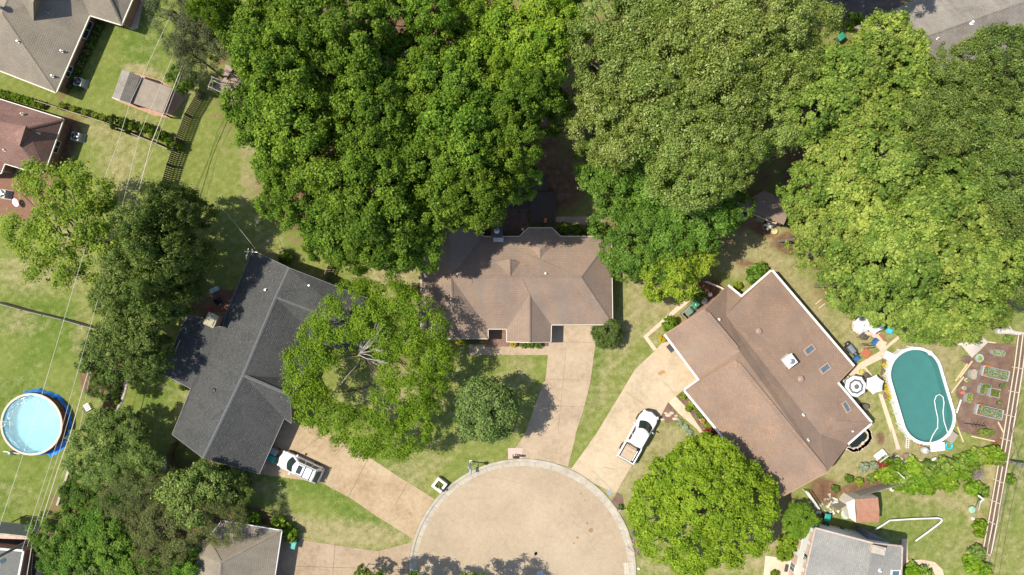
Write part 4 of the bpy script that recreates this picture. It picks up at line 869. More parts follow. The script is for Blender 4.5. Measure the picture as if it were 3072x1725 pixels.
for x, y, r, ht, k, lf, lb in [(350,1290,70,4.5,'loose',L_dark,'dark crown casting a round shadow on the side lawn'),(292,1350,74,4.5,'loose',L_yold,'right of the round pool beside the wires'),(360,1400,85,5,'fine',L_yold,'feathery crown above the grey wall'),(430,1390,45,4,'loose',L_yold,'small crown beside the blue dome'),(260,1490,62,4.5,'wood',L_thk,'glossy crown beside the grey wall top'),(310,1560,70,5,'deep',L_thk,'left part of the thicket with dark hollows'),
   (420,1490,85,5.5,'fine',L_mix,'pale faded crown in the middle'),(500,1560,90,6,'fine',L_mix,'olive brown crown in the middle'),(590,1480,85,5.5,'loose',L_yold,'yellowish crown above the tan roofed house'),(640,1560,75,5.5,'fine',L_mix,'thin crown touching the tan roof'),(712,1462,45,3.2,'loose',L_dark,'dark crown at the lower end of the charcoal roof'),(470,1650,70,5,'fine',L_mix,'purplish brown crown left of the tan roof'),
   (170,1600,60,5.5,'deep',L_deep,'deep green crown next to the utility pole'),(240,1650,75,5.5,'deep',L_deep,'deep green crown right of the utility pole'),(330,1650,75,5.5,'deep',L_thk,'glossy crown above the bottom edge'),(180,1690,55,5,'wood',L_thk,'light tipped crown below the utility pole'),(270,1725,80,5,'wood',L_dark,'crown cut by the bottom edge, middle one'),(370,1715,70,4.5,'wood',L_thk,'crown cut by the bottom edge, right one'),(400,1730,60,4,'loose',L_thk,'low growth beside the tan roofed house wall'),(530,1690,60,3.5,'loose',L_thk,'low bright growth left of the tan roof')]:
    tree(k, x, y, r*1.12, ht, lf, 'thicket tree, '+lb, G10, 'thicket_tree')
# front yard trees
tree('ball', 1462,1232,108, 6.2, L_sol, 'round dense dark green tree beside the centre driveway', name='round_tree')
custom_tree('broadleaf_tree', 'huge bright green spreading tree in front of the terracotta roofed house', W(2108,1508),
 [(2110,1500,110,6.5,.6),(2080,1400,80,6,.6),(2160,1380,65,5.6,.6),(2010,1440,75,5.6,.6),(1960,1530,75,5.2,.6),(1990,1610,80,5.2,.6),(2080,1640,85,5.4,.6),(2170,1620,80,5.4,.6),(2250,1590,70,5.2,.6),(2260,1500,75,5.4,.6),(2190,1450,80,6,.6),(2240,1430,40,5,.7),(2285,1540,45,4.8,.7),(2120,1350,50,5,.7),(1945,1470,45,4.6,.7),(2060,1560,90,6.2,.6),(2180,1540,80,6.3,.6),(2300,1470,35,4.6,.7)],
 L_loc, .42, 1.45, 90, .24, .34, 41, bark=B_brown, nlimb=20, tips=.3, flat=.85)
lt, lb, CC = custom_tree('locust_tree', 'large airy bright green tree with hollow centre and bare white twigs', W(1092,1072),
 [(1055,905,70,8,.55),(1120,880,40,7.5,.6),(1180,905,62,8,.55),(1240,930,60,8,.55),(1000,960,68,7.8,.55),(935,1000,48,7,.55),(915,1080,58,7,.55),(965,1060,50,7.5,.5),(905,1150,55,6.6,.55),(940,1220,62,6.6,.55),(1010,1270,66,6.4,.5),(1090,1300,72,6.4,.5),(1180,1320,62,6.2,.5),(1240,1295,58,6.4,.5),(1268,1240,52,6.4,.5),(1295,1165,42,6.2,.5),(1340,1088,34,6.2,.5),(1300,1070,62,7.2,.55),(1290,985,58,7.6,.55),
  (1110,960,58,8.6,.5),(1165,1040,44,8,.5),(1130,1010,36,8.4,.5),(1230,1020,50,8.2,.5),(1165,1235,62,7,.5),(1230,1180,62,7.2,.5),(1040,1010,45,8,.4),(1195,1115,58,7.4,.45),(1150,1180,40,7,.4)],
 L_loc, .50, 1.7, 90, .19, .12, 51, bark=B_brown, nlimb=12, top=(.6,.8,4.5), tips=.3, asp=.5, flat=.6)
b = MB(); rs = random.Random(5); o_ = W(1092,1072)
for k in range(16):
    a = radians(rs.uniform(-10, 75)); L_ = rs.uniform(1.5,4.2); s0 = Vector((.6,.8,5.0+rs.uniform(-.4,1.2))); e0 = s0+Vector((cos(a)*L_, sin(a)*L_, rs.uniform(2.0,4.2))); m0 = s0.lerp(e0,.5)+Vector((rs.uniform(-.2,.2),rs.uniform(-.2,.2),.1))
    w_ = lambda u: Vector((rs.uniform(-u,u), rs.uniform(-u,u), rs.uniform(-u,u)*.4)); b.tube([s0, s0.lerp(m0,.5)+w_(.15), m0+w_(.2), m0.lerp(e0,.5)+w_(.25), e0+w_(.1)], [.05,.045,.035,.022,.01], 5)
    for j in range(4):
        q0 = m0.lerp(e0, rs.uniform(0,.8)); q1 = q0+Vector((cos(a+rs.uniform(-.6,.6)), sin(a+rs.uniform(-.6,.6)), rs.uniform(.1,.8)))*rs.uniform(.5,1.2); b.tube([q0,q1],[.02,.01],4)
for pts in ([(1092,1072,2.0),(1040,1130,4.2),(1000,1180,5.2),(960,1210,6)],[(1092,1072,2.5),(1180,1120,5),(1260,1125,6.2),(1340,1118,7)],[(1092,1072,2.2),(1010,1075,5),(950,1095,6.4)]):
    b.tube([W(*q)-Vector((o_.x,o_.y,0)) for q in pts], [.07,.055,.04,.02][:len(pts)], 6)
b.build('bare_branch', B_pale, lt)
b = MB(); cc = [W(*tJ(x,y)) for x, y in ((930,1040),(1000,1052),(1150,1035),(1240,1015),(1340,985))]; b.tube([p+Vector((0,0,.05)) for p in cc], .06, 6); q = b.build('shade_arc', B_brown); tag(q, 'dark curved strip standing in for shadow and branch shapes under the airy tree', 'edging')  # dark arc drawn in place of shadow and branch shapes on the grass
# trees below the picture whose shadows fall onto the turning circle
for x, y, r, ht, lb in [(1130,1795,80,6.5,'left'),(1250,1792,70,6.5,'middle'),(1440,1800,85,7,'right')]:
    tree('loose', x, y*1.0+20, r, ht, L_mid, 'street tree just below the bottom edge, '+lb+' of three, its shadow on the turning circle', 'street trees below the turning circle', 'street_tree')
# shrubs: dense small mounds
def shrub_proto(seed, n, ls, bumps):
    global rng
    rng = np.random.default_rng(seed)
    lobes = [(0,0,.5,.78,.78,.5)] + [(.5*cos(a),.5*sin(a),.5+rng.uniform(-.1,.12),.42,.42,.42) for a in np.linspace(0,2*pi,bumps,endpoint=False)+.3]
    c, nr, sz, tone, CC, CR = crown_pts(lobes, 1.2, .2, n, ls, tips=.3, zmin=-.8)
    me = leaf_mesh('shrub', c, nr, sz, tone, .6); me.materials.append(L_mid); return me
SH = {'ball': shrub_proto(61, 60, .12, 6), 'bush': shrub_proto(62, 45, .17, 7), 'leafy': shrub_proto(63, 30, .26, 5)}
def shrub(px, py, rp, h, leaf, label, kind='bush', group=None, ry=None, rz=0, name='shrub', cat='shrub'):
    p = W(px, py, h*.6); k = S*(H-h*.6)/H
    o = bpy.data.objects.new(name, SH[kind]); C.objects.link(o); o.material_slots[0].link = 'OBJECT'; o.material_slots[0].material = leaf
    o.location = (p.x, p.y, 0); o.scale = (rp*k, (ry or rp)*k, h); o.rotation_euler = (0,0,rz if ry else (px*1.7) % 6.28)
    return tag(o, label, cat, group)
gb = 'small round clipped bushes along the dark fence'
for i, (x, y) in enumerate(((598,1015),(712,1050),(822,1080),(920,1110),(992,1135))): shrub(*tA(x,y), 11, .8, L_lime, 'small round bush by the dark fence, %s from the left' % ('first','second','third','fourth','fifth')[i], 'ball', gb)
hg = 'bright hedge along the north side of the rust roofed house'
for i in range(7):
    shrub(*tA(20+i*62, 900+i*18), 13, .8, L_lite, 'clump of bright hedge north of the rust roof, %s from the left' % ('first','second','third','fourth','fifth','sixth','seventh')[i], 'bush', hg, name='hedge_clump', cat='hedge')
vg = 'vine covered brush along the fence between the west yards'
for i, (x, y, r) in enumerate(((1100,1150,14),(1200,1180,16),(1290,1220,14),(1400,1230,18),(1480,1290,16),(1560,1310,18),(1640,1370,15),(1700,1410,15),(1100,1225,9),(1240,1275,8))):
    shrub(*tA(x,y), r, 1.6, L_mid if i != 0 else L_dark, 'vine clump on the west yards fence, %s of ten from the left' % ('first','second','third','fifth','sixth','seventh','ninth','tenth','one small low one','another small low one')[i], 'bush', vg, name='vine_clump', cat='vine')
wp = 'dark plants along the brick wall of the taupe roofed house'
for i in range(9): shrub(*tA(960-i*31, 250+i*62), 11, .8, L_dark, 'dark plant against the taupe house wall, number %s of nine from the top' % ('one','two','three','four','five','six','seven','eight','nine')[i], 'leafy', wp)
for x, y in ((660,830),(760,850)): shrub(*tA(x,y), 9, .6, L_dark, 'dark low plant %s the upper air conditioner' % ('left of' if x < 700 else 'below'), 'leafy')
hb = 'four hedge bushes behind the north wall of the brown roofed house'
for i, (x, y) in enumerate(((620,920),(745,930),(870,935),(975,930))): shrub(*tG(x,y), 20, 1.7, L_round, 'bright hedge bush behind the brown roof, %s of four from the left' % ('first','second','third','fourth')[i], 'bush', hb)
fb = 'clipped front bushes of the brown roofed house'
for i, (x, y) in enumerate(((225,595),(293,590),(370,595))): shrub(*tK(x,y), 11, .8, L_round, 'round clipped green bush before the front gable, %s of three' % ('left','middle','right')[i], 'ball', fb)
shrub(*tK(130,585), 11, .7, L_ylw, 'golden bush left of the three clipped green bushes', 'ball')
for i, (x, y, lf, lb) in enumerate(((2170,555,L_ylw,'small golden bush at the west wing, leftmost'),(2245,560,L_round,'small green bush at the west wing, second'),(2320,560,L_dark,'dark bush at the west wing, third'),(2415,545,L_ylw,'golden bush at the west wing beside the entry'))): shrub(*tJ(x,y), 11, .7, lf, lb, 'ball')
tree('dense', 1822,1000,42, 1.9, L_dark, 'bushy bronze green small tree at the top of the centre driveway', name='small_tree')
shrub(*tK(1645,395), 26, 1.6, L_round, 'large round deep green bush beside the side path', 'bush')
shrub(*tK(1565,530), 13, .8, L_ylw, 'golden yellow bush at the corner of the terracotta house', 'bush')
shrub(*tK(1910,110), 22, 1.3, L_deep, 'leafy green bush above the green trash bin', 'leafy')
shrub(*tK(2290,20), 14, .9, L_lime, 'lime bush by the back notch of the terracotta house', 'bush')
shrub(*tH(-10,1360), 30, 1.6, L_deep, 'spreading dark green bush behind the back notch of the terracotta house', 'leafy'); shrub(*tH(30,1300), 22, 1.3, L_deep, 'smaller dark green bush beside the roof peak of the terracotta house', 'leafy')
for i, (x, y, r, lf, lb) in enumerate(((1770,1090,10,L_lime,'round lime plant at the upper end of the front bed'),(1845,1165,10,L_lime,'lime plant second in the front bed'),(1815,1210,10,L_round,'green plant left of the lime ones in the front bed'),(1895,1215,8,L_round,'small green plant in the middle of the front bed'),(1930,1275,11,L_deep,'dark plant in the front bed by pink flowers'),(1960,1330,8,L_ylw,'small yellow plant in the front bed'),(2010,1375,12,L_round,'leafy green plant low in the front bed'),(2000,1430,12,L_sage,'grey green plant at the lower end of the front bed'))): shrub(*tK(x,y), r, .55, lf, lb, 'leafy')
shrub(*tK(1935,1305), 7, .35, leaf_mat('petal_pink', (.5,.2,.25), (.7,.4,.45), (.8,.6,.6)), 'pale pink flowers in the front bed', 'leafy', name='flowers', cat='flowers')
for i, (x, y) in enumerate(((1735,1340),(1790,1390),(1830,1440))): shrub(*tK(x,y), 10, .35, L_sage, 'silvery ground plant along the front path, %s' % ('upper','middle','lower')[i], 'leafy')
shrub(*tO(2010,80), 20, .9, L_red, 'dark red leaved bush above the huge front tree', 'leafy'); shrub(*tO(2120,190), 14, .8, L_oliv, 'pale shrub between the path and the terracotta eave', 'leafy')
tree('ball', *tP(405,930), 57, 2.5, L_round, 'very large rounded bright green bush at the corner of the grey roofed house', name='round_bush', cat='bush')
shrub(*tP(300,1140), 30, 1.6, L_round, 'green bush below the very large rounded one', 'bush'); shrub(*tP(260,1240), 26, 1.2, L_loc, 'low bright bush by the south walk', 'bush'); shrub(*tP(170,1440), 14, .7, L_loc, 'low bush at the bottom edge by the south walk', 'bush')
iv = 'ivy strip on the north wall of the grey roofed house'
for i in range(8): shrub(*tP(660+i*75, 985+i*22+(i%2)*14), 15, 1.0, L_round if i % 2 else L_deep, 'ivy clump north of the grey house, %s of eight from the left' % ('first','second','third','fourth','fifth','sixth','seventh','eighth')[i], 'bush', iv, name='ivy_clump', cat='ivy')
bg_ = 'bushes around the tan roofed house'
for x, y, r, lf, lb in ((2370,870,22,L_yel,'yellowish bush above the tan roof, left'),(2455,920,20,L_round,'green bush above the tan roof, second')): shrub(*tM(x,y), r, 1.3, lf, lb, 'bush', bg_)
for x, y, r, lf, lb in ((115,880,24,L_mix,'bronze bush above the tan roof eave'),(205,920,22,L_round,'green bush beside the bronze bush'),(430,960,26,L_lite,'light green bush at the corner of the tan roof'),(545,1040,26,L_round,'green bush between the tan roof and the green cart')): shrub(*tN(x,y), r, 1.4, lf, lb, 'leafy', bg_)
for i, (x, y, r) in enumerate(((2200,560,26),(2300,480,30),(2130,470,24),(100,600,26),(300,480,22),(430,640,26),(250,720,28),(60,480,20))):
    f_ = tM if x > 1000 else tN; 
    if i < 4: shrub(*f_(x,y), r, 1.3, L_dark, 'dark shade bush at the foot of the charcoal roof, %s' % ('left','second','upper','lower right')[i], 'leafy')
# ivy bank between the pool garden and the lower yard
hk = 'overgrown hedge between the pool garden and the lower yard'
HB = [(1230,480,26),(1330,440,30),(1400,520,34),(1500,420,32),(1560,520,36),(1650,440,34),(1640,580,32),(1750,500,36),(1800,400,32),(1850,560,26),(1900,440,30),(1960,370,26),(2000,470,22),(2060,320,24),(2130,300,26),(2210,300,28),(2290,280,26),(2340,330,20),(1340,560,22),(1480,590,24),(2080,380,20)]
for i, (x, y, r) in enumerate(HB):
    lf = (L_lite, L_round, L_yel)[i % 3]; shrub(*tP(x,y), r*1.05, 1.3, lf, '%s clump of the overgrown hedge, number %s from its left end' % (('bright','mid green','yellowish')[i%3], ['one','two','three','four','five','six','seven','eight','nine','ten','eleven','twelve','thirteen','fourteen','fifteen','sixteen','seventeen','eighteen','nineteen','twenty','twenty one'][i]), 'leafy', hk, name='hedge_clump', cat='hedge')
for x, y, r, lf, lb in ((2090,610,26,L_round,'bush above the white swing frame'),(2170,640,20,L_deep,'dark bush right above the white swing frame'),(2150,970,20,L_loc,'bush along the long plank fence, upper'),(2120,1230,26,L_yold,'bush along the long plank fence, middle'),(2080,1330,30,L_loc,'bush along the long plank fence, lower'),(2180,1390,24,L_loc,'bush at the bottom end of the plank fence'),(2150,1040,16,L_loc,'small bush by the plank fence'),(1500,1420,30,L_loc,'bush at the bottom edge behind the grey house'),(1600,1440,26,L_yel,'yellow green bush at the bottom edge behind the grey house'),(2430,520,16,L_round,'green tuft behind the fallen log')):
    shrub(*tP(x,y), r, 1.1, lf, lb, 'leafy')
# plants in the rear garden of the terracotta house
for x, y, r, lf, lb in ((580,700,15,L_sage,'silvery plant left of the red bush'),(770,670,13,L_sage,'second silvery plant touching the red bush'),(910,670,17,L_red,'dark red bush beside the white bench'),(960,830,14,L_red,'small trailing red bush below the larger one'),(295,920,13,L_deep,'spiky green plant on red soil by the plank fence'),(490,970,12,L_lime,'lime plant on red soil, middle'),(710,920,13,L_yel,'yellow green plant on red soil, right'),(960,570,14,L_round,'green bush below the white bench'),(1180,620,18,L_round,'green bush by the black trellis'),(1290,720,22,L_sage,'sage mass left of the hedge'),(40,1110,12,L_dark,'dark potted plant at the end of the plank fence')): shrub(*c3(x,y), r, .8, lf, lb, 'leafy')
for x, y, r, lf, lb in ((910,905,9,L_ylw,'yellow flowers beside the pool ladder deck'),(925,1000,9,L_round,'green plants beside the oval pool'),(930,1130,9,L_ylw,'yellow flowers along the oval pool, upper'),(950,1210,9,L_ylw,'yellow flowers along the oval pool, middle'),(945,1300,10,L_ylw,'yellow flowers along the oval pool, lower'),(990,1390,9,L_ylw,'yellow flowers along the oval pool, lowest')): shrub(*c1(x,y), r, .5, lf, lb, 'leafy', name='flowers', cat='flowers')
shrub(*c2(575,1310), 24, .7, L_yel, 'large yellow green bush at the foot of the vegetable garden', 'leafy', ry=13); shrub(*c2(850,150), 14, .6, L_yold, 'weeds beside the fallen log', 'leafy')
shrub(*tI(1120,1130), 10, .6, L_lite, 'bright spiky plant at the end of the gravel bed', 'leafy')
shrub(*tI(1760,1000), 12, .8, L_dark, 'dark bush at the notch of the charcoal roof', 'bush')
shrub(*tF(520,1190), 20, 1.0, L_round, 'green bush against the gable end of the charcoal roof', 'bush'); shrub(*tF(470,1215), 14, .9, L_dark, 'small dark bush against the gable end of the charcoal roof', 'bush')
shrub(*tD(930,200), 26, 2.0, L_round, 'bright round shrub beside the weathered grey roof', 'bush')
for i, x in enumerate((2420,2550,2680)): tree('wood', x, -128, 92, 10.5, L_mid, 'tree just above the top edge shading the dark patio, '+('left','middle','right')[i], 'trees above the top edge')
shrub(*tO(1160,790), 8, .5, L_deep, 'small dark plant beside the kerb mailbox', 'leafy')
tree('loose', 1090,1722,24, 3.0, L_loc, 'tip of a bright small tree at the bottom edge on the south driveway', name='small_tree')
# ------------------------------------------------------------------ fences
def fence(name, label, pts, h, boards_m, rails_m, side=1, gap=.02, bw=.14, lean=0, rail_zs=(.35, 1.0, 1.6), post_step=2.4, rail_w=.09, cat='fence'):
    t = thing(name, label, cat); bb = MB(); rb = MB(); rs = random.Random(len(label)); P_ = [W(x,y) for x, y in pts]
    posts = []
    for a, c in zip(P_, P_[1:]):
        d = (c-a).normalized(); o_ = Vector((d.y,-d.x,0))*side; L = (c-a).length; rz = atan2(d.y, d.x); k = int(L/(bw+gap))
        for i in range(k):
            p = a+d*((i+.5)*L/k); hh = h+rs.uniform(-.02,.02); bb.box((p.x,p.y,hh/2),(bw, .022, hh), rz+rs.uniform(-.02,.02))
        m = (a+c)/2
        for z in rail_zs: q = m+o_*.05; rb.box((q.x,q.y,z),(L,.06,rail_w), rz)
        n = max(1, round(L/post_step))
        for i in range(n+1): posts.append(a+d*(i*L/n)+o_*.09)
    bb.build('boards', boards_m, t)
    if rail_zs: rb.build('rail', rails_m, t)
    pm = None
    for q in posts[:60]:
        if pm is None: o = MB().box((0,0,h*.49),(.09,.09,h*.98)).build('post', rails_m, t); pm = o.data
        else: o = bpy.data.objects.new('post', pm); C.objects.link(o); o.parent = t
        o.location = (q.x,q.y,0)
    return t
M_fdk = mat('dark_fence_board', (.10,.08,.06), .9, .4, 6, 30); M_fbr = mat('brown_fence_board', (.21,.145,.105), .9, .35, 5, 30); M_fgr = mat('grey_fence_board', (.27,.235,.19), .9, .25, 5, 30)
fence('slatted_fence', 'dark slatted plank fence between the west yards and the open lawn', [(616,282),(575,352),(548,425)], 1.8, M_fdk, M_fdk, 1, .06)
fence('slatted_fence', 'dark slatted plank fence running down to the topmost dark oak', [(548,428),(522,500),(503,570)], 1.8, M_fdk, M_fdk, 1, .06)
fence('plank_fence', 'long brown plank fence with white rails along the right edge', [(3052,1000),(3039,1101),(3005,1314),(2962,1560),(2945,1650)], 1.8, M_fbr, mat('pale_rail', (.66,.58,.48), .7, .1), 1, .012, rail_zs=(.3,1.0,1.68), rail_w=.1)
fence('plank_fence', 'weathered grey plank fence above the red metal shed', [(2497,1515),(2560,1475),(2680,1440)], 1.8, M_fgr, M_fgr, 1, .008)
fence('picket_fence', 'brown picket fence between the charcoal and the brown roofed houses', [(1007,770),(993,803),(980,836)], 1.7, M_fbr, M_fbr, 1, .06)
fence('plank_fence', 'brown plank fence at the lower left corner of the charcoal roofed house', [(536,1325),(523,1360),(520,1420)], 1.8, mat('olive_board', (.15,.115,.055), .9, .3), M_fdk, 1, .015)
fence('plank_fence', 'short brown plank fence below the charcoal roofed house running right', [(535,1425),(590,1438),(650,1450)], 1.7, mat('olive_board', (.15,.115,.055)), M_fdk, 1, .015)
fence('plank_fence', 'shaded plank fence between the round pool yard and the gravel bed', [(365,1110),(345,1180),(320,1235),(300,1275)], 1.7, M_fdk, M_fdk, 1, .03)
fence('yard_fence', 'thin grey plank fence crossing the lower west lawn', [(0,905),(80,928),(200,957),(310,988)], 1.1, M_fgr, M_fgr, 1, .01, rail_zs=(.9,))
fence('yard_fence', 'low dark fence behind the five small round bushes', [(125,308),(190,328),(330,372),(400,402),(470,430),(515,450)], 1.2, M_fdk, M_greyw, 1, .05, rail_zs=(1.1,), rail_w=.05)
fence('gate_fence', 'white picket gate at the lower corner of the terracotta roofed house', [tP(440,610), tP(550,770)], 1.3, M_white, M_white, 1, .16, bw=.06)
fence('gate_fence', 'small white picket fence at the left end of the overgrown hedge', [c3(1080,720), c3(1210,840)], 1.0, M_white, M_white, 1, .12, bw=.05)
fence('lattice_fence', 'pale lattice fence behind the trash bins under the lime yellow tree', [c10(820,80), c10(930,130), c10(1180,235)], 1.0, M_offw, M_offw, 1, .14, bw=.05)
def wall(name, label, pts, h, th, m, cap=None, cat='wall'):
    b = MB(); P_ = [W(x,y) for x,y in pts]
    for a, c in zip(P_, P_[1:]):
        d = c-a; q = (a+c)/2; b.box((q.x,q.y,h/2),(d.length,th,h), atan2(d.y,d.x))
    o = b.build(name, m); tag(o, label, cat); return o
wall('retaining_wall', 'grey concrete wall top beside the thicket below the round pool', [(222,1405),(188,1508)], 1.1, .22, M_kerb)
wall('retaining_wall', 'pale wall strip at the bottom edge right of the flat roof', [(143,1652),(122,1740)], 1.1, .25, M_greyw)
b = MB(); cc = [W(*tI(x,y)) for x, y in ((1240,830),(1225,920),(1210,1010),(1190,1080),(1165,1150),(1110,1230))]; rs = random.Random(3)
for p, q in zip(cc, cc[1:]):
    for k in range(6):
        r = p.lerp(q, k/6); s_ = rs.uniform(.13,.2); b.lathe((r.x,r.y,-.05), [(s_*1.1,0),(s_*1.2,s_*.5),(s_*.7,s_),(.02,s_*1.1)], 7)
q = b.build('stone_edging', mat('pale_stone', (.48,.43,.36), .85, .25, 5)); tag(q, 'line of pale stones edging the gravel bed on the side lawn', 'edging')

# ------------------------------------------------------------------ vehicles
M_car = mat('white_car_paint', (.72,.72,.71), .22, .02, 1, 5, 0, 0, .6); M_cglass = mat('car_glass', (.022,.035,.035), .06, .2, 2, 5, 0, 0, .9); M_tyre = mat('tyre_rubber', (.02,.02,.02), .8); M_rim = mat('rim_alloy', (.45,.45,.46), .35, .1, 5, 30, .8)
M_trim = mat('dark_trim', (.045,.045,.05), .6, .2); M_lamp = mat('lamp_glass', (.7,.7,.68), .1, .1); M_tail = mat('tail_lamp', (.32,.02,.015), .2, .1)
def plan(x0, x1, hw, rf, rr, z, nf=7, bow=.0):
    """rounded outline in plan, front at x1"""
    pts = []
    for k in range(nf): a = pi/2*(1-k/(nf-1)); pts.append((x1-rf+rf*cos(a), (hw-rf*.8)+rf*.8*sin(a), z))
    pts.append((x1+bow, 0, z))
    for k in range(nf): a = -pi/2*(k/(nf-1)); pts.append((x1-rf+rf*cos(a), -(hw-rf*.8)+rf*.8*sin(a), z))
    for k in range(nf): a = -pi/2*(1-k/(nf-1)); pts.append((x0+rr-rr*cos(a), -(hw-rr)+rr*sin(a), z))
    pts.append((x0-bow*.5, 0, z))
    for k in range(nf): a = pi/2*(k/(nf-1)); pts.append((x0+rr-rr*cos(a), (hw-rr)+rr*sin(a), z))
    return pts
def wheels(t, xs_, hw, r=.37):
    for x in xs_:
        for s_ in (1,-1):
            b = MB(); b.lathe((0,0,0), [(r*.6,-.11),(r*.95,-.11),(r,-.07),(r,.07),(r*.95,.11),(r*.6,.11)], 24)
            o = b.build('wheel', M_tyre, t, smooth=False); o.location = (x, s_*(hw-.09), r); o.rotation_euler = (pi/2,0,0)
            b = MB(); b.lathe((0,0,0), [(r*.6,-.10*1),(r*.55,.06),(r*.2,.08),(.01,.08)], 20, cap=(True,False)); q = b.build('rim', M_rim, o)
            if s_ > 0: q.rotation_euler = (pi,0,0)
def bil(a, b_, c, d, u, v): return (a*(1-u)+b_*u)*(1-v)+(d*(1-u)+c*u)*v
def pane(b, A, B_, C_, D, off=.012, u0=.06, u1=.94, v0=.1, v1=.88):
    A, B_, C_, D = map(Vector, (A,B_,C_,D)); nn = (B_-A).cross(D-A).normalized()*off
    b.quad(*[bil(A,B_,C_,D,u,v)+nn for u, v in ((u0,v0),(u1,v0),(u1,v1),(u0,v1))])
def cabin(t, x0, x1, hw, z0, xt0, xt1, hwt, z1, side_splits, paint, rear=True, bowf=.18, rr=.12):
    """greenhouse: bottom outline x0..x1, top xt0..xt1"""
    n = 7
    lo = plan(x0, x1, hw, .25, rr, z0, n, bowf); mid = plan(xt0-(xt0-x0)*.04, xt1+(x1-xt1)*.04, hwt+.02, .2, rr, z1-.05, n, bowf*.7); hi = plan(xt0+.05, xt1-.05, hwt-.06, .2, rr, z1, n, bowf*.6); top = plan(xt0+.35, xt1-.35, hwt-.3, .2, rr, z1+.035, n, bowf*.4)
    b = MB(); b.loft([lo, mid, hi, top], (False, True)); b.build('cabin', paint, t, smooth=False)
    # windscreen: follow the bowed outline in three strips
    g = MB(); k = 9
    def row(z, x, hw_, bow, y): return Vector((x+bow*(1-(y/hw_)**2)*.9-.0, y, z))
    w0, w1 = hw-.13, hwt-.08
    for i in range(k):
        ya, yb = -1+2*i/k, -1+2*(i+1)/k
        def pt(s_, v):
            x = (x1-.04)*(1-v)+(xt1+.03)*v; hw_ = w0*(1-v)+w1*v; z = z0*(1-v)+(z1-.05)*v; return Vector((x+(bowf*(1-v*.35)+.09)*(1-s_*s_)+.05*(1-v)+.03, s_*hw_, z+.035))
        g.quad(pt(ya,.0), pt(yb,.0), pt(yb,.95), pt(ya,.95))
    g.build('windscreen', M_cglass, t)
    if rear:
        g = MB(); pane(g, (x0-.02,hw-.12,z0),(x0-.02,-hw+.12,z0),(xt0-.0,-hwt+.1,z1-.05),(xt0-.0,hwt-.1,z1-.05), .13, .02,.98,.05,.95); g.build('rear_window', M_cglass, t)
    for s_ in (1,-1):
        for u0, u1 in side_splits:
            g = MB(); A, B_, C_, D = (x0+.12,s_*hw,z0),(x1-.3,s_*hw,z0),(xt1-.12,s_*(hwt+.01),z1-.05),(xt0+.1,s_*(hwt+.01),z1-.05)
            if s_ < 0: pane(g, A, B_, C_, D, .02, u0, u1, .1, .86)
            else: pane(g, B_, A, D, C_, .02, 1-u1, 1-u0, .1, .86)
            g.build('side_window', M_cglass, t)
def lamp(t, nm, loc, size, m, rz=0): 
    for s_ in (1,-1): o = MB().box((0,0,0), size).build(nm, m, t, bevel=.02); o.location = (loc[0], s_*loc[1], loc[2]); o.rotation_euler = (0,0,s_*rz)
# SUV
pv = W(908,1396,0)
t = thing('white_suv', 'white SUV with dark sunroof and roof bars parked on the west driveway', 'car', (pv.x,pv.y,.03), atan2(55.6,-119.6))
b = MB(); b.loft([plan(-2.2,2.22,.84,.5,.25,.28), plan(-2.3,2.32,.91,.55,.28,.45,bow=.1), plan(-2.3,2.33,.93,.6,.28,.75,bow=.12), plan(-2.24,2.26,.9,.6,.26,.95,bow=.12), plan(-2.15,2.1,.80,.55,.24,1.05,bow=.1), plan(-2.0,1.9,.6,.4,.2,1.08,bow=.08)]); b.build('body', M_car, t)
b = MB(); b.box((2.3,0,.42),(.16,1.5,.16)); b.box((-2.3,0,.45),(.18,1.6,.22)); b.build('bumper', mat('silver_trim', (.45,.46,.47), .5), t, bevel=.05)
cabin(t, -2.16, 1.12, .85, 1.06, -1.72, .42, .66, 1.74, ((.03,.27),(.31,.58),(.63,.93)), M_car)
b = MB(); b.box((-.12,0,1.785),(.5,.86,.03)); b.build('sunroof', M_cglass, t, bevel=.02)
b = MB()
for s_ in (1,-1): b.tube([(-1.6,s_*.58,1.76),(-1.5,s_*.58,1.84),(.1,s_*.58,1.84),(.2,s_*.58,1.76)], .02, 6)
for x in (-.62,-1.4): b.tube([(x,-.6,1.85),(x,.6,1.85)], .035, 6)
b.build('roof_rack', M_trim, t)
for s_ in (1,-1): o = MB().box((0,0,0),(.16,.26,.18)).build('mirror', M_car, t, bevel=.04); o.location = (.75, s_*1.02, 1.08)
b = MB()
for s_ in (1,-1):
    b.tube([(1.25,s_*.62,1.075),(2.05,s_*.5,1.06)], .012, 4)
    for x in (.95,-.05,-1.0): b.tube([(x,s_*.945,.4),(x,s_*.93,1.0)], .012, 4)
b.build('panel_gap', M_trim, t); wheels(t, (1.4,-1.4), .92); lamp(t, 'headlight', (2.18,.66,.76), (.22,.36,.18), M_lamp, -.5); lamp(t, 'tail_light', (-2.2,.8,.95), (.12,.16,.5), M_tail)
# pickup truck
pv = W(1911,1304,0)
t = thing('pickup_truck', 'white pickup truck with dark front bumper and tan tonneau in its bed', 'pickup', (pv.x,pv.y,.03), atan2(140,79))
b = MB(); b.loft([plan(-2.75,2.72,.86,.6,.15,.38), plan(-2.82,2.8,.95,.7,.16,.55,bow=.12), plan(-2.82,2.8,.98,.75,.16,.85,bow=.12), plan(-2.8,2.72,.96,.75,.14,1.05,bow=.12)], (True, False))
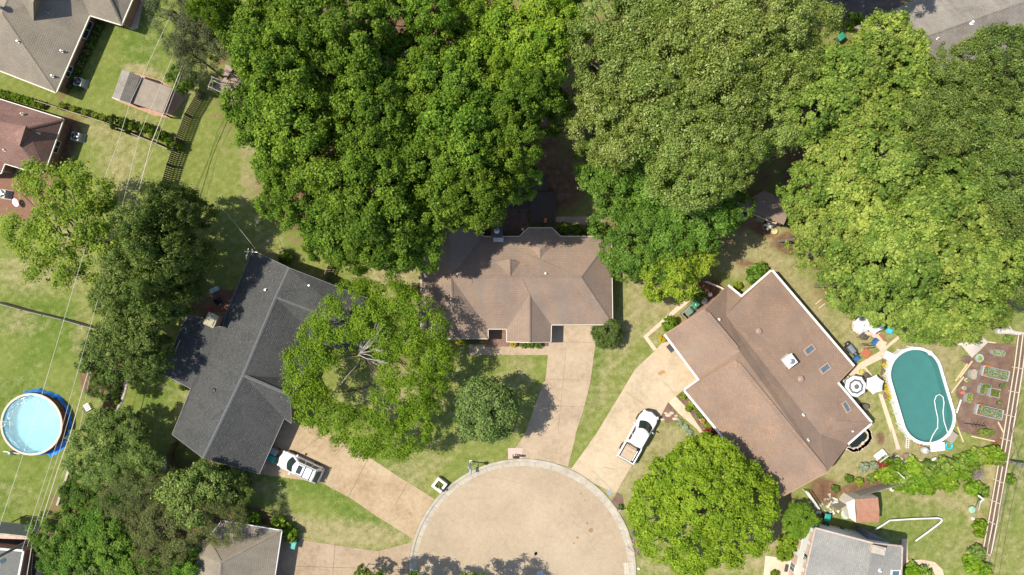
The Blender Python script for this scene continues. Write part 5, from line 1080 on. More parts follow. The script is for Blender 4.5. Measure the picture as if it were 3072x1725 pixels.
# deck in front of the bed: hood
hood = [plan(-.95,2.72,.96,.75,.05,1.05,bow=.12), plan(-.95,2.55,.86,.65,.05,1.14,bow=.12), plan(-.95,2.35,.66,.5,.05,1.18,bow=.1)]
b.loft(hood, (False, True)); b.build('body', M_car, t)
b = MB(); zb, zt = .62, 1.12; x0, x1 = -2.8, -.98
for s_ in (1,-1): b.box(((x0+x1)/2, s_*.90, (1.0+zt)/2+.0), (x1-x0, .13, zt-1.0+.08))
b.box((-2.74,0,1.06),(.11,1.7,.2)); b.box((-1.0,0,1.06),(.08,1.7,.2)); b.build('bed_rail', M_car, t, bevel=.03)
b = MB()
for s_ in (1,-1): b.box((-1.88,s_*.83,.9),(1.66,.03,.4))
b.box((-2.68,0,.9),(.03,1.64,.4)); b.box((-1.06,0,.9),(.03,1.64,.4)); b.box((-1.88,0,.70),(1.66,1.64,.05)); b.build('bed_liner', M_black, t)
b = MB(); b.box((-2.02,.06,1.02),(1.3,1.28,.07)); b.box((-1.28,.1,.98),(.14,1.2,.06)); b.build('tonneau', mat('tan_sheet', (.42,.32,.22), .8, .15, 3), t, bevel=.03)
b = MB(); b.box((-1.95,-.68,1.02),(1.2,.12,.1)); b.build('toolbox', M_metal, t, bevel=.02)
b = MB(); b.box((-1.8,.06,1.07),(.03,.55,.02)); b.build('handle', M_trim, t)
cabin(t, -1.0, 1.5, .88, 1.14, -.88, .72, .70, 1.84, ((.08,.42),(.47,.88)), M_car, rear=True, bowf=.2, rr=.08)
b = MB(); b.loft([plan(2.3,2.86,.98,.72,.05,.42,bow=.14), plan(2.3,2.96,1.0,.78,.05,.6,bow=.14), plan(2.3,2.94,1.0,.78,.05,.85,bow=.14), plan(2.3,2.84,.97,.75,.05,.93,bow=.12)]); b.build('front_bumper', M_trim, t)
b = MB(); b.box((-2.88,0,.6),(.16,1.9,.2)); b.build('rear_bumper', M_metal, t, bevel=.04)
for s_ in (1,-1): o = MB().box((0,0,0),(.14,.28,.22)).build('mirror', M_metal if s_ < 0 else M_car, t, bevel=.04); o.location = (1.05, s_*1.1, 1.22)
b = MB()
for s_ in (1,-1):
    b.tube([(1.72,s_*.66,1.175),(2.5,s_*.5,1.15)], .013, 4)
    for x in (1.1,.1,-.95): b.tube([(x,s_*.985,.5),(x,s_*.965,1.06)], .013, 4)
b.build('panel_gap', M_trim, t); wheels(t, (1.75,-1.75), .97, .41); lamp(t, 'headlight', (2.58,.72,.92), (.28,.34,.16), M_lamp, -.55); lamp(t, 'tail_light', (-2.78,.88,.9), (.1,.12,.4), M_tail)

# ------------------------------------------------------------------ pools
M_rimw = mat('white_pool_rim', (.66,.66,.63), .45, .05)
p = W(94,1273,1.25); k = S*(H-1.25)/H; R = 91*k
t = thing('round_pool', 'round above ground pool with pale blue water and brown slatted wall', 'pool', (p.x,p.y,0))
b = MB(); n = 44
for i in range(n):
    a = 2*pi*(i+.5)/n; w_ = 2*pi*(R+.04)/n-.03; b.box(((R+.04)*cos(a),(R+.04)*sin(a),.62),(.05,w_,1.24), a)
b.build('wall', mat('pool_slat_brown', (.20,.085,.045), .7, .3, 4), t)
b = MB(); b.lathe((0,0,0), [(R-.1,1.2),(R-.12,1.26),(R+.08,1.26),(R+.1,1.2)], 64); b.build('rim', mat('tan_rim', (.52,.36,.27), .5), t)
M_lin = mat('pale_blue_liner', (.46,.64,.69), .5, .06, 1.2)
b = MB(); b.lathe((0,0,0), [(R-.1,1.2),(R-.1,.02)], 64); b.lathe((0,0,.015), [(R-.1,.0),(.01,.0)], 64); b.build('liner', M_lin, t)
b = MB(); b.lathe((0,0,1.08), [(R-.11,0),(.01,0)], 64); b.build('water', water_mat('pale_pool_water', (.63,.87,.91), (.24,.46,.51)), t)
b = MB(); c_ = Vector((-R+.35, .1, 0))
for s_ in (.25,-.25): b.tube([c_+Vector((-.5,s_,0)), c_+Vector((-.35,s_,1.6)), c_+Vector((.1,s_,1.55)), c_+Vector((.35,s_,.3))], .03, 6)
for z in (.4,.7,1.0,1.3): b.tube([c_+Vector((.0+(1.3-z)*.25,-.25,z)), c_+Vector((.0+(1.3-z)*.25,.25,z))], .03, 6)
b.build('ladder', M_white, t)
M_tarp = mat('blue_tarp', (.03,.24,.70), .45, .35, 2.5, 8, 0, .6)
b = MB(); rs = random.Random(2); rows = [[], [], []]
for i in range(40):
    a = radians(112 - i*5.2)
    wv = rs.uniform(-.12,.12)
    for r_, z_, L_ in ((R+.12, .22+(.5 if i < 12 else 0)+rs.uniform(-.1,.1), rows[0]), (R+.26+wv*.6, .16+rs.uniform(-.06,.1)+(.2 if i < 12 else 0), rows[1]), (R+.50+wv+(.2 if 28 < i < 36 else -.12), .03, rows[2])): L_.append((p.x+r_*cos(a), p.y+r_*sin(a), z_))
vs = rows[0]+rows[1]+rows[2]; m_ = 40; b.add(vs, [[k_*m_+i, k_*m_+i+1, (k_+1)*m_+i+1, (k_+1)*m_+i] for k_ in (0,1) for i in range(m_-1)]); q = b.build('tarp', M_tarp); tag(q, 'crumpled bright blue tarp wrapped round the round pool', 'tarp')
t = thing('pool_pump', 'small pool pump with white pipe at the foot of the round pool', 'pump', W(*tM(120,265)), 0)
b = MB(); b.cyl((0,0,0),.22,.2,.5,14); b.lathe((0,0,.5), [(.2,0),(.1,.1),(.02,.12)],14); b.build('tank', M_metal, t); b = MB(); b.tube([(-.8,.15,.25),(0,.1,.3),(.9,-.1,.25)], .05); b.build('pipe', M_white, t)
# oval pool
k = S*(H-1.25)/H
cA, cB_ = W(2746.5,1123,1.25), W(2785,1253,1.25); ax = (cB_-cA); LL = ax.length; ang = atan2(ax.y, ax.x); Ro = 82*k
mid = (cA+cB_)/2
t = thing('oval_pool', 'oval above ground pool with wide white rim and teal water', 'pool', (mid.x,mid.y,0), ang)
def stad(r, z, n=36):
    return [(LL/2+r*cos(a), r*sin(a), z) for a in [(-pi/2+pi*i/n) for i in range(n+1)]]+[(-LL/2+r*cos(a), r*sin(a), z) for a in [(pi/2+pi*i/n) for i in range(n+1)]]
b = MB(); b.loft([stad(Ro-.28,1.2), stad(Ro-.28,1.27), stad(Ro,1.27), stad(Ro+.02,1.15), stad(Ro-.06,1.12)], (False,False)); b.build('rim', M_rimw, t)
b = MB(); b.loft([stad(Ro-.08,0), stad(Ro-.08,1.2)], (False,False)); b.build('wall', mat('pool_wall_white', (.7,.72,.72), .5), t)
b = MB(); b.loft([stad(Ro-.27,1.22), stad(Ro-.27,.03)], (False,False)); b.add(stad(Ro-.27,.03), [list(range(74))]); b.build('liner', mat('teal_liner', (.18,.39,.40), .5, .12, .8), t)
b = MB(); b.add(stad(Ro-.275,1.1), [list(range(74))]); b.build('water', water_mat('teal_pool_water', (.52,.74,.70), (.085,.215,.195)), t)
ups = [((-LL/2+LL*i/4, s_*Ro, .6), (.12,.16,1.2), 0) for s_ in (1,-1) for i in range(5)]
for i in range(8):
    a = -pi/2+pi*(i+.5)/8; ups += [((LL/2+Ro*cos(a),Ro*sin(a),.6),(.14,.12,1.2),a), ((-LL/2-Ro*cos(a),Ro*sin(a),.6),(.14,.12,1.2),-a)]
for c_, sz_, a in ups: o = MB().box((0,0,0), sz_).build('upright', M_rimw, t); o.location = c_; o.rotation_euler = (0,0,a)
hose = [tL(1835,1440), tL(1800,1330), tL(1790,1240), tL(1800,1150), tL(1790,1095), tL(1758,1070), tL(1725,1085), tL(1708,1130), tL(1720,1210), tL(1740,1300), tL(1738,1400), tP(1735,30), tP(1690,100), tP(1655,190)]
b = MB(); b.tube([W(x,y,1.16) for x,y in hose], .045, 8); q = b.build('pool_hose', M_rimw); tag(q, 'white vacuum hose looped on the water of the oval pool', 'hose')
q = MB(); q.lathe((0,0,1.27), [(.24,-.12),(.26,.02),(.2,.04),(.16,-.1)], 18); q.box((0,0,1.2),(.2,.2,.1)); q = q.build('skimmer', M_offw); pp = W(*tL(1606,662)); q.location = (pp.x, pp.y, 0); tag(q, 'round skimmer set in the upper rim of the oval pool', 'skimmer')
def block(name, label, cat, px, py, L_, Wd, h, ang, m, z=0, bevel=.03, group=None):
    p = W(px, py, h); o = MB().box((0,0,h/2),(L_,Wd,h)).build(name, m, bevel=bevel); o.location = (p.x,p.y,z); o.rotation_euler = (0,0,radians(ang)); return tag(o, label, cat, group)
def deck(name, label, px, py, L_, Wd, h, ang, m, steps=2):
    p = W(px, py, h); t = thing(name, label, 'steps', (p.x,p.y,0), radians(ang)); b = MB()
    n = int(Wd/.15)
    for i in range(n): b.box((0,-Wd/2+Wd*(i+.5)/n, h-.03),(L_, Wd/n-.015,.05))
    b.build('top', m, t); b = MB()
    for sx in (-1,1):
        for sy in (-1,1): b.box((sx*(L_/2-.08), sy*(Wd/2-.08), (h-.06)/2),(.1,.1,h-.06))
    b.build('leg', m, t); return t
deck('pool_steps', 'white platform steps at the upper left of the oval pool', *c1(975,770), 1.15, .85, 1.1, -25, M_rimw)
deck('pool_deck', 'white resin deck below the oval pool beside the teal ring float', *c3(1970,320), 1.5, .9, .9, 6, M_rimw)
deck('pool_deck', 'grey wooden deck at the lower right of the oval pool', *c3(2230,130), 1.15, 1.0, 1.0, 52, M_greyw)
q = MB(); q.lathe((0,0,.08), [(.2,0),(.22,.1),(.33,.14),(.44,.1),(.46,0),(.33,-.06),(.2,0)], 26); q = q.build('ring_float', mat('teal_vinyl', (.03,.38,.42), .35), smooth=True); q.location = W(*c3(2175,290)); tag(q, 'teal inflatable ring beside the white deck of the oval pool', 'float')
t = thing('sand_filter', 'round grey pool filter with orange and black hoses below the oval pool', 'filter', W(*c3(1690,370)))
b = MB(); b.lathe((0,0,0), [(.36,0),(.4,.2),(.38,.6),(.25,.78),(.05,.84)], 20, cap=(True,False)); b.build('tank', mat('grey_resin', (.42,.45,.42), .5), t, smooth=True)
b = MB(); b.tube([(-.5,.5,.5),(-.2,.75,.6),(.3,.65,.6),(.6,.5,.5)], .04); b.tube([(.6,.5,.5),(.9,.1,.1)], .03); b.build('hose', M_black, t)
b = MB(); b.box((-.55,.5,.35),(.2,.16,.2),.3); b.box((.55,.55,.35),(.14,.3,.14),.5); b.build('valve', mat('orange_plastic', (.6,.2,.06), .5), t)
t = thing('ladder_rack', 'white ladder lying against the lower left of the oval pool', 'ladder', W(*c3(1390,230)), radians(88)); b = MB()
for s_ in (.14,-.14): b.box((0,s_,.1),(1.25,.05,.05))
for i in range(6): b.box((-.55+i*.22,0,.12),(.05,.28,.04))
b.build('frame', M_rimw, t)
# garden pond
pts = [c9(60,940), c9(130,870), c9(460,585), c9(545,670), c9(510,790), c9(420,870), c9(330,930), c9(270,985), c9(130,1010)]
struct(sheet('pond_water', pts, .12, mat('dark_pond', (.012,.017,.012), .08, .4, 3, 10, 0, 0, .8)))
rs = random.Random(9); edge = [c9(30,1040), c9(110,1090), c9(200,1110), c9(300,1080), c9(400,1020), c9(490,950), c9(560,870), c9(620,800), c9(640,720), c9(630,640), c9(590,570), c9(540,520)]
t = thing('pond_border', 'ring of pale rough stones around the dark garden pond', 'stones'); b = MB()
for (x0,y0),(x1,y1) in zip(edge, edge[1:]):
    for k in range(4):
        for off in (0,-1):
            x = x0+(x1-x0)*k/4+rs.uniform(-2,2)+off*3.4; y = y0+(y1-y0)*k/4+rs.uniform(-2,2)+off*2.8; p = W(x,y); s_ = rs.uniform(.14,.24)
            b.loft([[(p.x+s_*q_*rs.uniform(.8,1.1)*cos(a), p.y+s_*q_*rs.uniform(.8,1.1)*sin(a), z) for a in [i*pi/3.5 for i in range(7)]] for q_, z in ((1.1,-.02),(1.1,.13),(.8,.2))])
b.build('stone', mat('sandstone', (.56,.46,.34), .9, .25, 4), t)
# ------------------------------------------------------------------ umbrellas and furniture on the pool patio
def parasol(label, px, py, r, h, n, rings, bands, ang=0, droop=.35, name='parasol'):
    p = W(px, py, h); t = thing(name, label, 'parasol', (p.x,p.y,0), ang); 
    mats = [M_rimw, mat('charcoal_canvas', (.10,.10,.10), .8)]
    b = MB()
    def pt(q, i, sag=0):
        a = 2*pi*i/n; return Vector((r*q*cos(a), r*q*sin(a), h-droop*q**1.3))
    for j in range(len(rings)-1):
        for i in range(n):
            m = 4
            for k in range(m):
                def e_(q, u): 
                    v = pt(q,i)*(1-u)+pt(q,i+1)*u; s_ = 1-.10*q*(4*u*(1-u))*.8*(1 if len(rings) < 4 else .2); return Vector((v.x*s_, v.y*s_, v.z-.03*4*u*(1-u)*q))
                b.quad(e_(rings[j],k/m), e_(rings[j+1],k/m), e_(rings[j+1],(k+1)/m), e_(rings[j],(k+1)/m), mi=bands[j])
    b.build('canopy', mats, t)
    b = MB(); b.cyl((0,0,0),.025,.025,h+.06,8); b.lathe((0,0,h), [(.05,0),(.06,.03),(.01,.09)],10); b.build('pole', M_metal, t)
    b = MB(); b.cyl((0,0,0),.28,.24,.09,20); b.build('base', M_trim, t)
    b = MB()
    for i in range(n): b.tube([pt(.12,i)-Vector((0,0,.03)), pt(.97,i)-Vector((0,0,.03))], .012, 4)
    b.build('rib', M_metal, t); return t
parasol('octagonal parasol with black and white concentric bands at the house corner', *c1(468,1240), 1.22, 2.3, 8, (.03,.22,.47,.64,.93,1.0), (1,0,1,0,1), ang=.2)
parasol('plain white six sided parasol right of the banded one', *c1(768,1215), 1.03, 2.15, 6, (.03,.5,1.0), (0,0), ang=.35)
parasol('larger white parasol under the edge of the yellow green trees', *c1(770,262), 1.12, 2.3, 6, (.03,.5,1.0), (0,0), ang=.5)
parasol('crumpled white parasol half under the larger one', *c1(580,290), .92, 1.9, 7, (.03,.5,1.0), (0,0), ang=.1, droop=.55)
def chair(label, px, py, ang, m, w_=.6, group=None, name='patio_chair'):
    p = W(px, py, .4); t = thing(name, label, 'chair', (p.x,p.y,.03), radians(ang), group)
    MB().box((0,0,.42),(.52,w_-.06,.06)).build('seat', m, t, bevel=.02)
    MB().box((-.27,0,.72),(.06,w_-.04,.55),0,-.2).build('backrest', m, t, bevel=.02)
    for s_ in (1,-1):
        MB().box((0,s_*(w_/2),.62),(.5,.06,.05)).build('armrest', m, t)
    for sx in (-.24,.24):
        for s_ in (1,-1): MB().box((sx, s_*(w_/2-.03), .2),(.045,.045,.4)).build('leg', M_trim, t)
    return t
M_tq = mat('turquoise_fabric', (.05,.42,.55), .6, .15); M_blu = mat('blue_fabric', (.03,.13,.32), .6, .3); M_rat = mat('dark_rattan', (.10,.085,.07), .8, .3, 10); M_orw = mat('orange_wood', (.40,.13,.06), .6, .25)
chair('turquoise armchair right of the large white parasol', *c1(965,370), -115, M_tq, .75)
chair('dark rattan chair above the large white parasol', *c1(855,75), -60, M_rat, .7); chair('dark chair under the trees right of the large white parasol', *c1(935,180), 200, M_rat, .6)
chair('small dark chair left of the crumpled parasol', *c1(465,170), 20, M_rat, .5)
chair('cream chair left of the crumpled parasol', *c1(450,345), 150, M_offw, .6)
chair('dark grey chair below the cream chair', *c1(540,455), 150, M_rat, .6)
chair('blue folding chair by the diagonal path', *c1(735,545), -35, M_blu, .7); chair('blue and brown lounger against the house wall', *c1(450,800), -50, M_blu, .6); chair('brown chair beside the banded parasol', *c1(595,1065), 140, M_rat, .55)
t = thing('square_table', 'orange brown square slatted table between the grill and the path', 'table', W(*c1(580,715)), radians(-38)); b = MB()
for i in range(6): b.box((0,-.36+i*.145,.5),(.85,.125,.05))
b.build('tabletop', M_orw, t)
for sx in (-1,1):
    for sy in (-1,1): MB().box((sx*.36,sy*.36,.24),(.07,.07,.48)).build('leg', M_orw, t)
t = thing('gas_grill', 'stainless gas grill with black side shelves against the terracotta house', 'grill', W(*c1(330,645)), radians(-52))
MB().box((0,0,.4),(.9,.55,.8)).build('cabinet', M_trim, t, bevel=.02)
b = MB(); b.loft([[(x,y*s_,z) for x,y in ((-.45,-.3),(.45,-.3),(.45,.3),(-.45,.3))] for s_, z in ((1,.82),(.95,.98),(.6,1.08),(.25,1.1))]); b.build('lid', mat('steel_lid', (.35,.38,.40), .3, .1, 3, 10, .6), t, bevel=.02)
for s_ in (1,-1):
    MB().box((s_*.68,0,.84),(.42,.5,.05)).build('shelf', M_black, t); b = MB(); b.cyl((s_*.68,0,.87),.1,.1,.03,12); b.build('burner', M_metal, t)
b = MB(); b.tube([(-.4,-.38,.95),(.4,-.38,.95)], .02); b.build('handle', M_metal, t)
block('bench', 'narrow red brown bench beside the turquoise armchair', 'bench', *c1(875,480), .95, .14, .4, -52, M_orw)
q = MB(); q.cyl((0,0,0),.24,.3,.4,16); q.lathe((0,0,.38), [(.29,0),(.1,.12),(.01,.14)],12); q = q.build('planter', mat('olive_pot', (.38,.36,.06), .7)); q.location = W(*c1(532,1005)); tag(q, 'olive round planter above the banded parasol', 'planter')
b = MB(); rs = random.Random(4); o_ = W(*c1(275,1130))
for i in range(16): a = rs.uniform(0,6); s_ = Vector((rs.uniform(-.5,.5), rs.uniform(-.9,.6), .0)); b.tube([s_, s_+Vector((0,0,.5)), s_+Vector((cos(a)*.5, sin(a)*.5, .75))], .025, 5)
q = b.build('wire_furniture', M_rimw); q.location = (o_.x,o_.y,0); tag(q, 'tangle of white wire patio furniture at the house corner left of the banded parasol', 'furniture')
b = MB()
for i, (x0,y0,x1,y1) in enumerate(((490,575,640,580),(500,600,700,600),(580,645,735,635))):
    b.tube([W(*c1(x0,y0),.5), W(*c1(x1,y1),.9)], .02, 5)
    for k in range(4):
        q_ = W(*c1(x0+(x1-x0)*(.4+k*.18), y0+(y1-y0)*(.4+k*.18)), .7); b.lathe((q_.x,q_.y,.66), [(.02,0),(.07,.05),(.02,.1)], 7)
q = b.build('stake_ornaments', M_trim); tag(q, 'dark metal garden stakes beside the blue folding chair', 'garden stakes')
t = thing('house_vent_box', 'small dark bay box on the pool side wall of the terracotta house', 'box', W(*tL(1010,1180)), .6); MB().cyl((0,0,0),.35,.35,.9,6).build('case', M_rat, t)
for i, (x, y) in enumerate(((590,178),(622,220))): block('wooden_plank', 'pale plank lying on the lawn behind the terracotta house, %s one' % ('upper','lower')[i], 'plank', *tL(x,y), .85, .1, .12, 38, M_woodp, bevel=.01)
for i, (x, y) in enumerate(((655,395),(708,455))): q = MB().lathe((0,0,0), [(.1,0),(.14,.08),(.05,.16),(.01,.17)], 8).build('lawn_stone', M_greyw); q.location = W(*tL(x,y)); tag(q, 'small dark object on the dry lawn behind the house, %s' % ('upper','lower')[i], 'stone')
# vegetable garden
def trough(label, px, py, L_, Wd, h, ang, rim, fill, plants=None, rnd=True, group=None, name='metal_trough'):
    p = W(px,py,h); t = thing(name, label, 'planter', (p.x,p.y,0), radians(ang), group)
    def st(s_, z, n=10):
        if not rnd: return [(L_/2*s_,-Wd/2*s_,z),(L_/2*s_,Wd/2*s_,z),(-L_/2*s_,Wd/2*s_,z),(-L_/2*s_,-Wd/2*s_,z)]
        r = Wd/2*s_; l2 = L_/2-Wd/2
        return [(l2+r*cos(a), r*sin(a), z) for a in [-pi/2+pi*i/n for i in range(n+1)]]+[(-l2+r*cos(a), r*sin(a), z) for a in [pi/2+pi*i/n for i in range(n+1)]]
    b = MB(); b.loft([st(1,0), st(1,h), st(1.04,h), st(1.04,h+.03), st(.93,h+.03), st(.93,h-.12)], (False,False)); b.build('shell', rim, t)
    f = st(.93,h-.1); MB().add(f, [list(range(len(f)))]).build('soil', fill, t)
    if plants:
        for lf, n_, hh in plants:
            rs = random.Random(int(px*7)+n_); c = np.array([[rs.uniform(-.42,.42)*L_, rs.uniform(-.38,.38)*Wd, h+rs.uniform(-.02,hh)] for _ in range(n_)])
            me = leaf_mesh('plants', c, unit(rng.normal(size=(n_,3))*.6+np.array([0,0,.8])), np.full(n_,.13), rng.uniform(.2,.9,n_)); me.materials.append(lf); o = bpy.data.objects.new('plants', me); C.objects.link(o); o.parent = t
    return t
M_gal = mat('galvanised', (.42,.47,.47), .4, .15, 4, 20, .3); L_or = leaf_mat('petal_orange', (.45,.14,.02), (.65,.25,.03), (.75,.38,.05))
trough('galvanised trough of leafy greens at the top of the vegetable garden', *c2(730,325), 1.35, .62, .5, -8, M_gal, M_mulch, [(L_sage,260,.25),(L_round,80,.2)])
trough('empty galvanised oval trough left of the upper raised bed', *c2(420,590), 1.05, .6, .6, 82, M_gal, M_road)
trough('galvanised oval trough with lime plants beside the pool rim', *c2(365,880), 1.05, .6, .6, 78, M_gal, M_mulch, [(L_lime,150,.2)])
trough('oval trough of green plants in the middle of the garden, left one', *c2(530,780), 1.1, .62, .5, 80, M_gal, M_mulch, [(L_round,120,.2)])
trough('square galvanised trough with green plants in the middle of the garden', *c2(680,820), 1.0, .9, .5, -10, M_gal, M_mulch, [(L_round,190,.2)], rnd=False)
trough('long low box of greens above the middle troughs', *c2(575,735), 1.0, .4, .4, -8, M_gal, M_mulch, [(L_round,160,.25)], rnd=False)
for nm, x, y, lb in (('raised_bed',690,580,'upper'),('raised_bed',615,1060,'lower')):
    trough(lb+' galvanised raised bed of grey green vegetables with orange marigolds', *c2(x,y), 2.75, 1.05, .5, -13, M_gal, M_mulch, [(L_sage,1300,.4),(L_deep,350,.35)], rnd=False, name=nm)
    for i, (dx, dy) in enumerate(((-108,-92),(-130,15),(5,10))):
        sc_ = 1; shrub(*c2(x+dx,y+dy), 4.5, .75, L_or, 'orange marigold clump in the %s raised bed, %s' % (lb, ('top corner','bottom corner','middle')[i]), 'leafy', name='marigold', cat='flowers')
def pot(label, px, py, r, h, m, lf, group=None):
    p = W(px,py,h); t = thing('plant_pot', label, 'plant pot', (p.x,p.y,0), 0, group)
    MB().lathe((0,0,0), [(r*.75,0),(r,h),(r*1.08,h),(r*.9,h-.03),(r*.85,h-.08),(.01,h-.08)], 18, cap=(True,False)).build('pot', m, t)
    if lf:
        n_ = 90; c = np.array([[random.gauss(0,.4)*r, random.gauss(0,.4)*r, h+random.uniform(0,.22)] for _ in range(n_)])
        me = leaf_mesh('plants', c, unit(rng.normal(size=(n_,3))*.6+np.array([0,0,.8])), np.full(n_,.13), rng.uniform(.2,.9,n_)); me.materials.append(lf); o = bpy.data.objects.new('plants', me); C.objects.link(o); o.parent = t
    return t
pot('large pale tub of lime green leaves below the tan tarp canopy', *c2(490,390), .42, .5, M_gal, L_lime)
pot('dark round pot at the fence side of the garden, upper', *c2(782,735), .3, .4, M_rat, L_yold); pot('dark round pot at the fence side of the garden, lower', *c2(745,948), .28, .4, M_rat, L_yold)
pot('small pale pot with lime leaves near the leaning posts', *c2(330,662), .2, .3, M_offw, L_lime); pot('small pale pot with green leaves above the red stool', *c2(302,762), .2, .3, M_offw, L_sage)
block('red_stool', 'small red stool beside the oval trough in the garden', 'stool', *c2(285,818), .42, .3, .4, 5, mat('faded_red', (.6,.13,.1), .6))
for i, (x0,y0,x1,y1,lb) in enumerate(((190,675,340,460,'upper left one of the parallel pair'),(245,630,400,425,'right one of the parallel pair'),(140,820,295,620,'lowest of the three near the oval pool'),(205,1070,260,905,'thin white one beside the pool rim'),(215,1240,290,1430,'leading down from the pool deck'),(390,1358,680,1420,'thick one closing the bottom of the garden'),(720,1180,840,1415,'leaning to the plank fence'),(600,190,690,200,'short one right of the tan tarp canopy'))):
    p, q_ = W(*c2(x0,y0),.1), W(*c2(x1,y1),.1); b = MB(); b.box(((p.x+q_.x)/2,(p.y+q_.y)/2,.08),((q_-p).length,.13,.13), atan2(q_.y-p.y,q_.x-p.x)); q = b.build('timber_post', M_woodp if i != 3 else M_rimw, bevel=.01); tag(q, 'pale timber post lying on the ground, '+lb, 'timber')
t = thing('tarp_canopy', 'tan tarp canopy on poles at the top left of the vegetable garden', 'canopy'); M_tan = mat('tan_tarp', (.46,.39,.33), .75, .06, 1)
A_, B_, C_, D_ = W(*c2(395,385),2.0), W(*c2(272,240),2.0), W(*c2(450,68),2.1), W(*c2(600,190),2.1); b = MB(); nn_ = 6
gr = [[bil(A_,B_,C_,D_,u/nn_,v/nn_)+Vector((0,0,.16*sin(pi*u/nn_)*sin(pi*v/nn_))) for u in range(nn_+1)] for v in range(nn_+1)]
b.add([p for r_ in gr for p in r_], [[v*(nn_+1)+u, v*(nn_+1)+u+1, (v+1)*(nn_+1)+u+1, (v+1)*(nn_+1)+u] for u in range(nn_) for v in range(nn_)]); b.build('sheet', M_tan, t, smooth=True)
b = MB()
for p in (A_,B_,C_,D_): b.cyl((p.x,p.y,0),.03,.03,p.z,8)
b.build('pole', M_metal, t)
block('cooler', 'small pale box beside the left pole of the tan tarp canopy', 'box', *c2(260,222), .45, .3, .4, 10, M_offw); block('dark_crate', 'dark crate under the trees by the tan tarp canopy', 'crate', *c2(370,118), .35, .35, .4, 30, M_rat)
t = thing('metal_heron', 'dark metal plant trellis lying on the mulch at the foot of the garden', 'garden ornament'); b = MB(); b.tube([W(*c2(300,1195),.2), W(*c2(560,1230),.3)], .04)
for i in range(9): x = 390+i*20; b.tube([W(*c2(x,1210),.25), W(*c2(x+22,1185 if i%2 else 1250),.5)], .03, 4)
b.build('frame', M_black, t)
b = MB(); rs = random.Random(8); P0, P1 = W(*c2(695,55),.4), W(*c2(1060,90),.5)
b.tube([P0, P0.lerp(P1,.4)+Vector((0,.1,.05)), P0.lerp(P1,.7), P1], [.32,.3,.22,.18], 10); b.tube([P0.lerp(P1,.6), W(*c2(850,-20),1.0)], [.12,.05], 6); b.tube([P1, W(*c2(1000,170),.2)],[.1,.04],6)
q = b.build('fallen_log', mat('bleached_bark', (.50,.45,.40), .9, .35, 8)); tag(q, 'bleached fallen tree trunk at the top of the plank fence', 'log')
# rear garden furniture of the terracotta house
t = thing('glider_bench', 'white garden bench with slatted seat beside the red bush', 'bench', W(*c9(855,1205)), radians(37)); b = MB()
for i in range(5): b.box((0,-.22+i*.11,.42),(1.15,.085,.04))
b.build('seat', M_rimw, t); b = MB()
for i in range(9): b.box((-.5+i*.125,-.36,.68),(.05,.04,.45))
b.box((0,-.36,.92),(1.15,.06,.06)); b.build('backrest', M_rimw, t)
for s_ in (1,-1): b = MB(); b.box((s_*.58,-.05,.6),(.06,.6,.05)); b.box((s_*.56,.2,.2),(.06,.06,.42)); b.box((s_*.56,-.3,.3),(.06,.06,.6)); b.build('leg', M_rimw, t)
b = MB(); b.box((0,.28,.5),(1.2,.3,.05)); b.build('table_flap', M_rimw, t)
t = thing('black_trellis', 'dark metal garden ornament right of the white garden bench', 'garden ornament', W(*c3(1090,500))); b = MB()
for i in range(8): a = i*.8; b.tube([(0,0,0),(.05*cos(a),.05*sin(a),.5),(.3*cos(a),.3*sin(a)*1.8,.8)], .03, 5)
b.build('frame', M_trim, t)
t = thing('garden_cart', 'grey wheelbarrow like tub on dry soil above the overgrown hedge', 'cart', W(*c3(1870,590)), radians(-65))
b = MB(); b.loft([[(x*s_,y*s_,z) for x,y in ((-.5,-.3),(.5,-.25),(.5,.25),(-.5,.3))] for s_, z in ((.7,.25),(1,.6))], (True,False)); b.build('tub', mat('grey_tub', (.45,.47,.46), .5), t)
MB().box((.15,0,.5),(.5,.4,.1)).build('load', M_trim, t); MB().box((-.42,.0,.62),(.2,.5,.06)).build('rim', M_rimw, t); MB().lathe((0,0,.2), [(.03,-.05),(.2,-.04),(.2,.04),(.03,.05)],14).build('wheel', M_tyre, t)
t = thing('slat_stool', 'brown slatted stool at the end of the pool path', 'stool', W(*c3(1340,480)), .3); MB().box((0,0,.4),(.5,.55,.06)).build('seat', M_fbr, t); MB().box((.15,0,.2),(.06,.5,.4)).build('leg', M_fbr, t)
for i, (x,y,r) in enumerate(((1440,490,.22),(1200,520,.3),(1260,560,.3),(1330,610,.28),(1180,570,.2))): q = MB().cyl((0,0,0),r,r*.97,.05,14).build('stepping_stone', M_kerb); q.location = W(*c3(x,y)); tag(q, 'flat pale stepping stone below the pool path end, %s' % ('right','left','middle','lower right','lower left')[i], 'stepping stone')
struct(sheet('sand_patch', [c3(1380,640), c3(1480,560), c3(1620,560), c3(1800,610), c3(1760,660), c3(1600,710), c3(1450,740), c3(1370,700)], .012, concrete('pale_sand', (.5,.38,.26), (.62,.5,.37), (.72,.6,.46), (.6,.45,.3))))
block('storage_crate', 'grey crate with metal lid above the red metal shed', 'crate', *c3(1010,1070), .75, .5, .5, 12, M_gal); block('brick_pile', 'small pile of reddish bricks beside the grey crate', 'bricks', *c3(1130,1080), .4, .9, .2, -25, M_brick_p)
t = thing('yard_clutter', 'heap of pale pots, hose and boards left of the red metal shed', 'clutter', W(*cB(1040,90))); t['kind'] = 'stuff'; b = MB(); rs = random.Random(12)
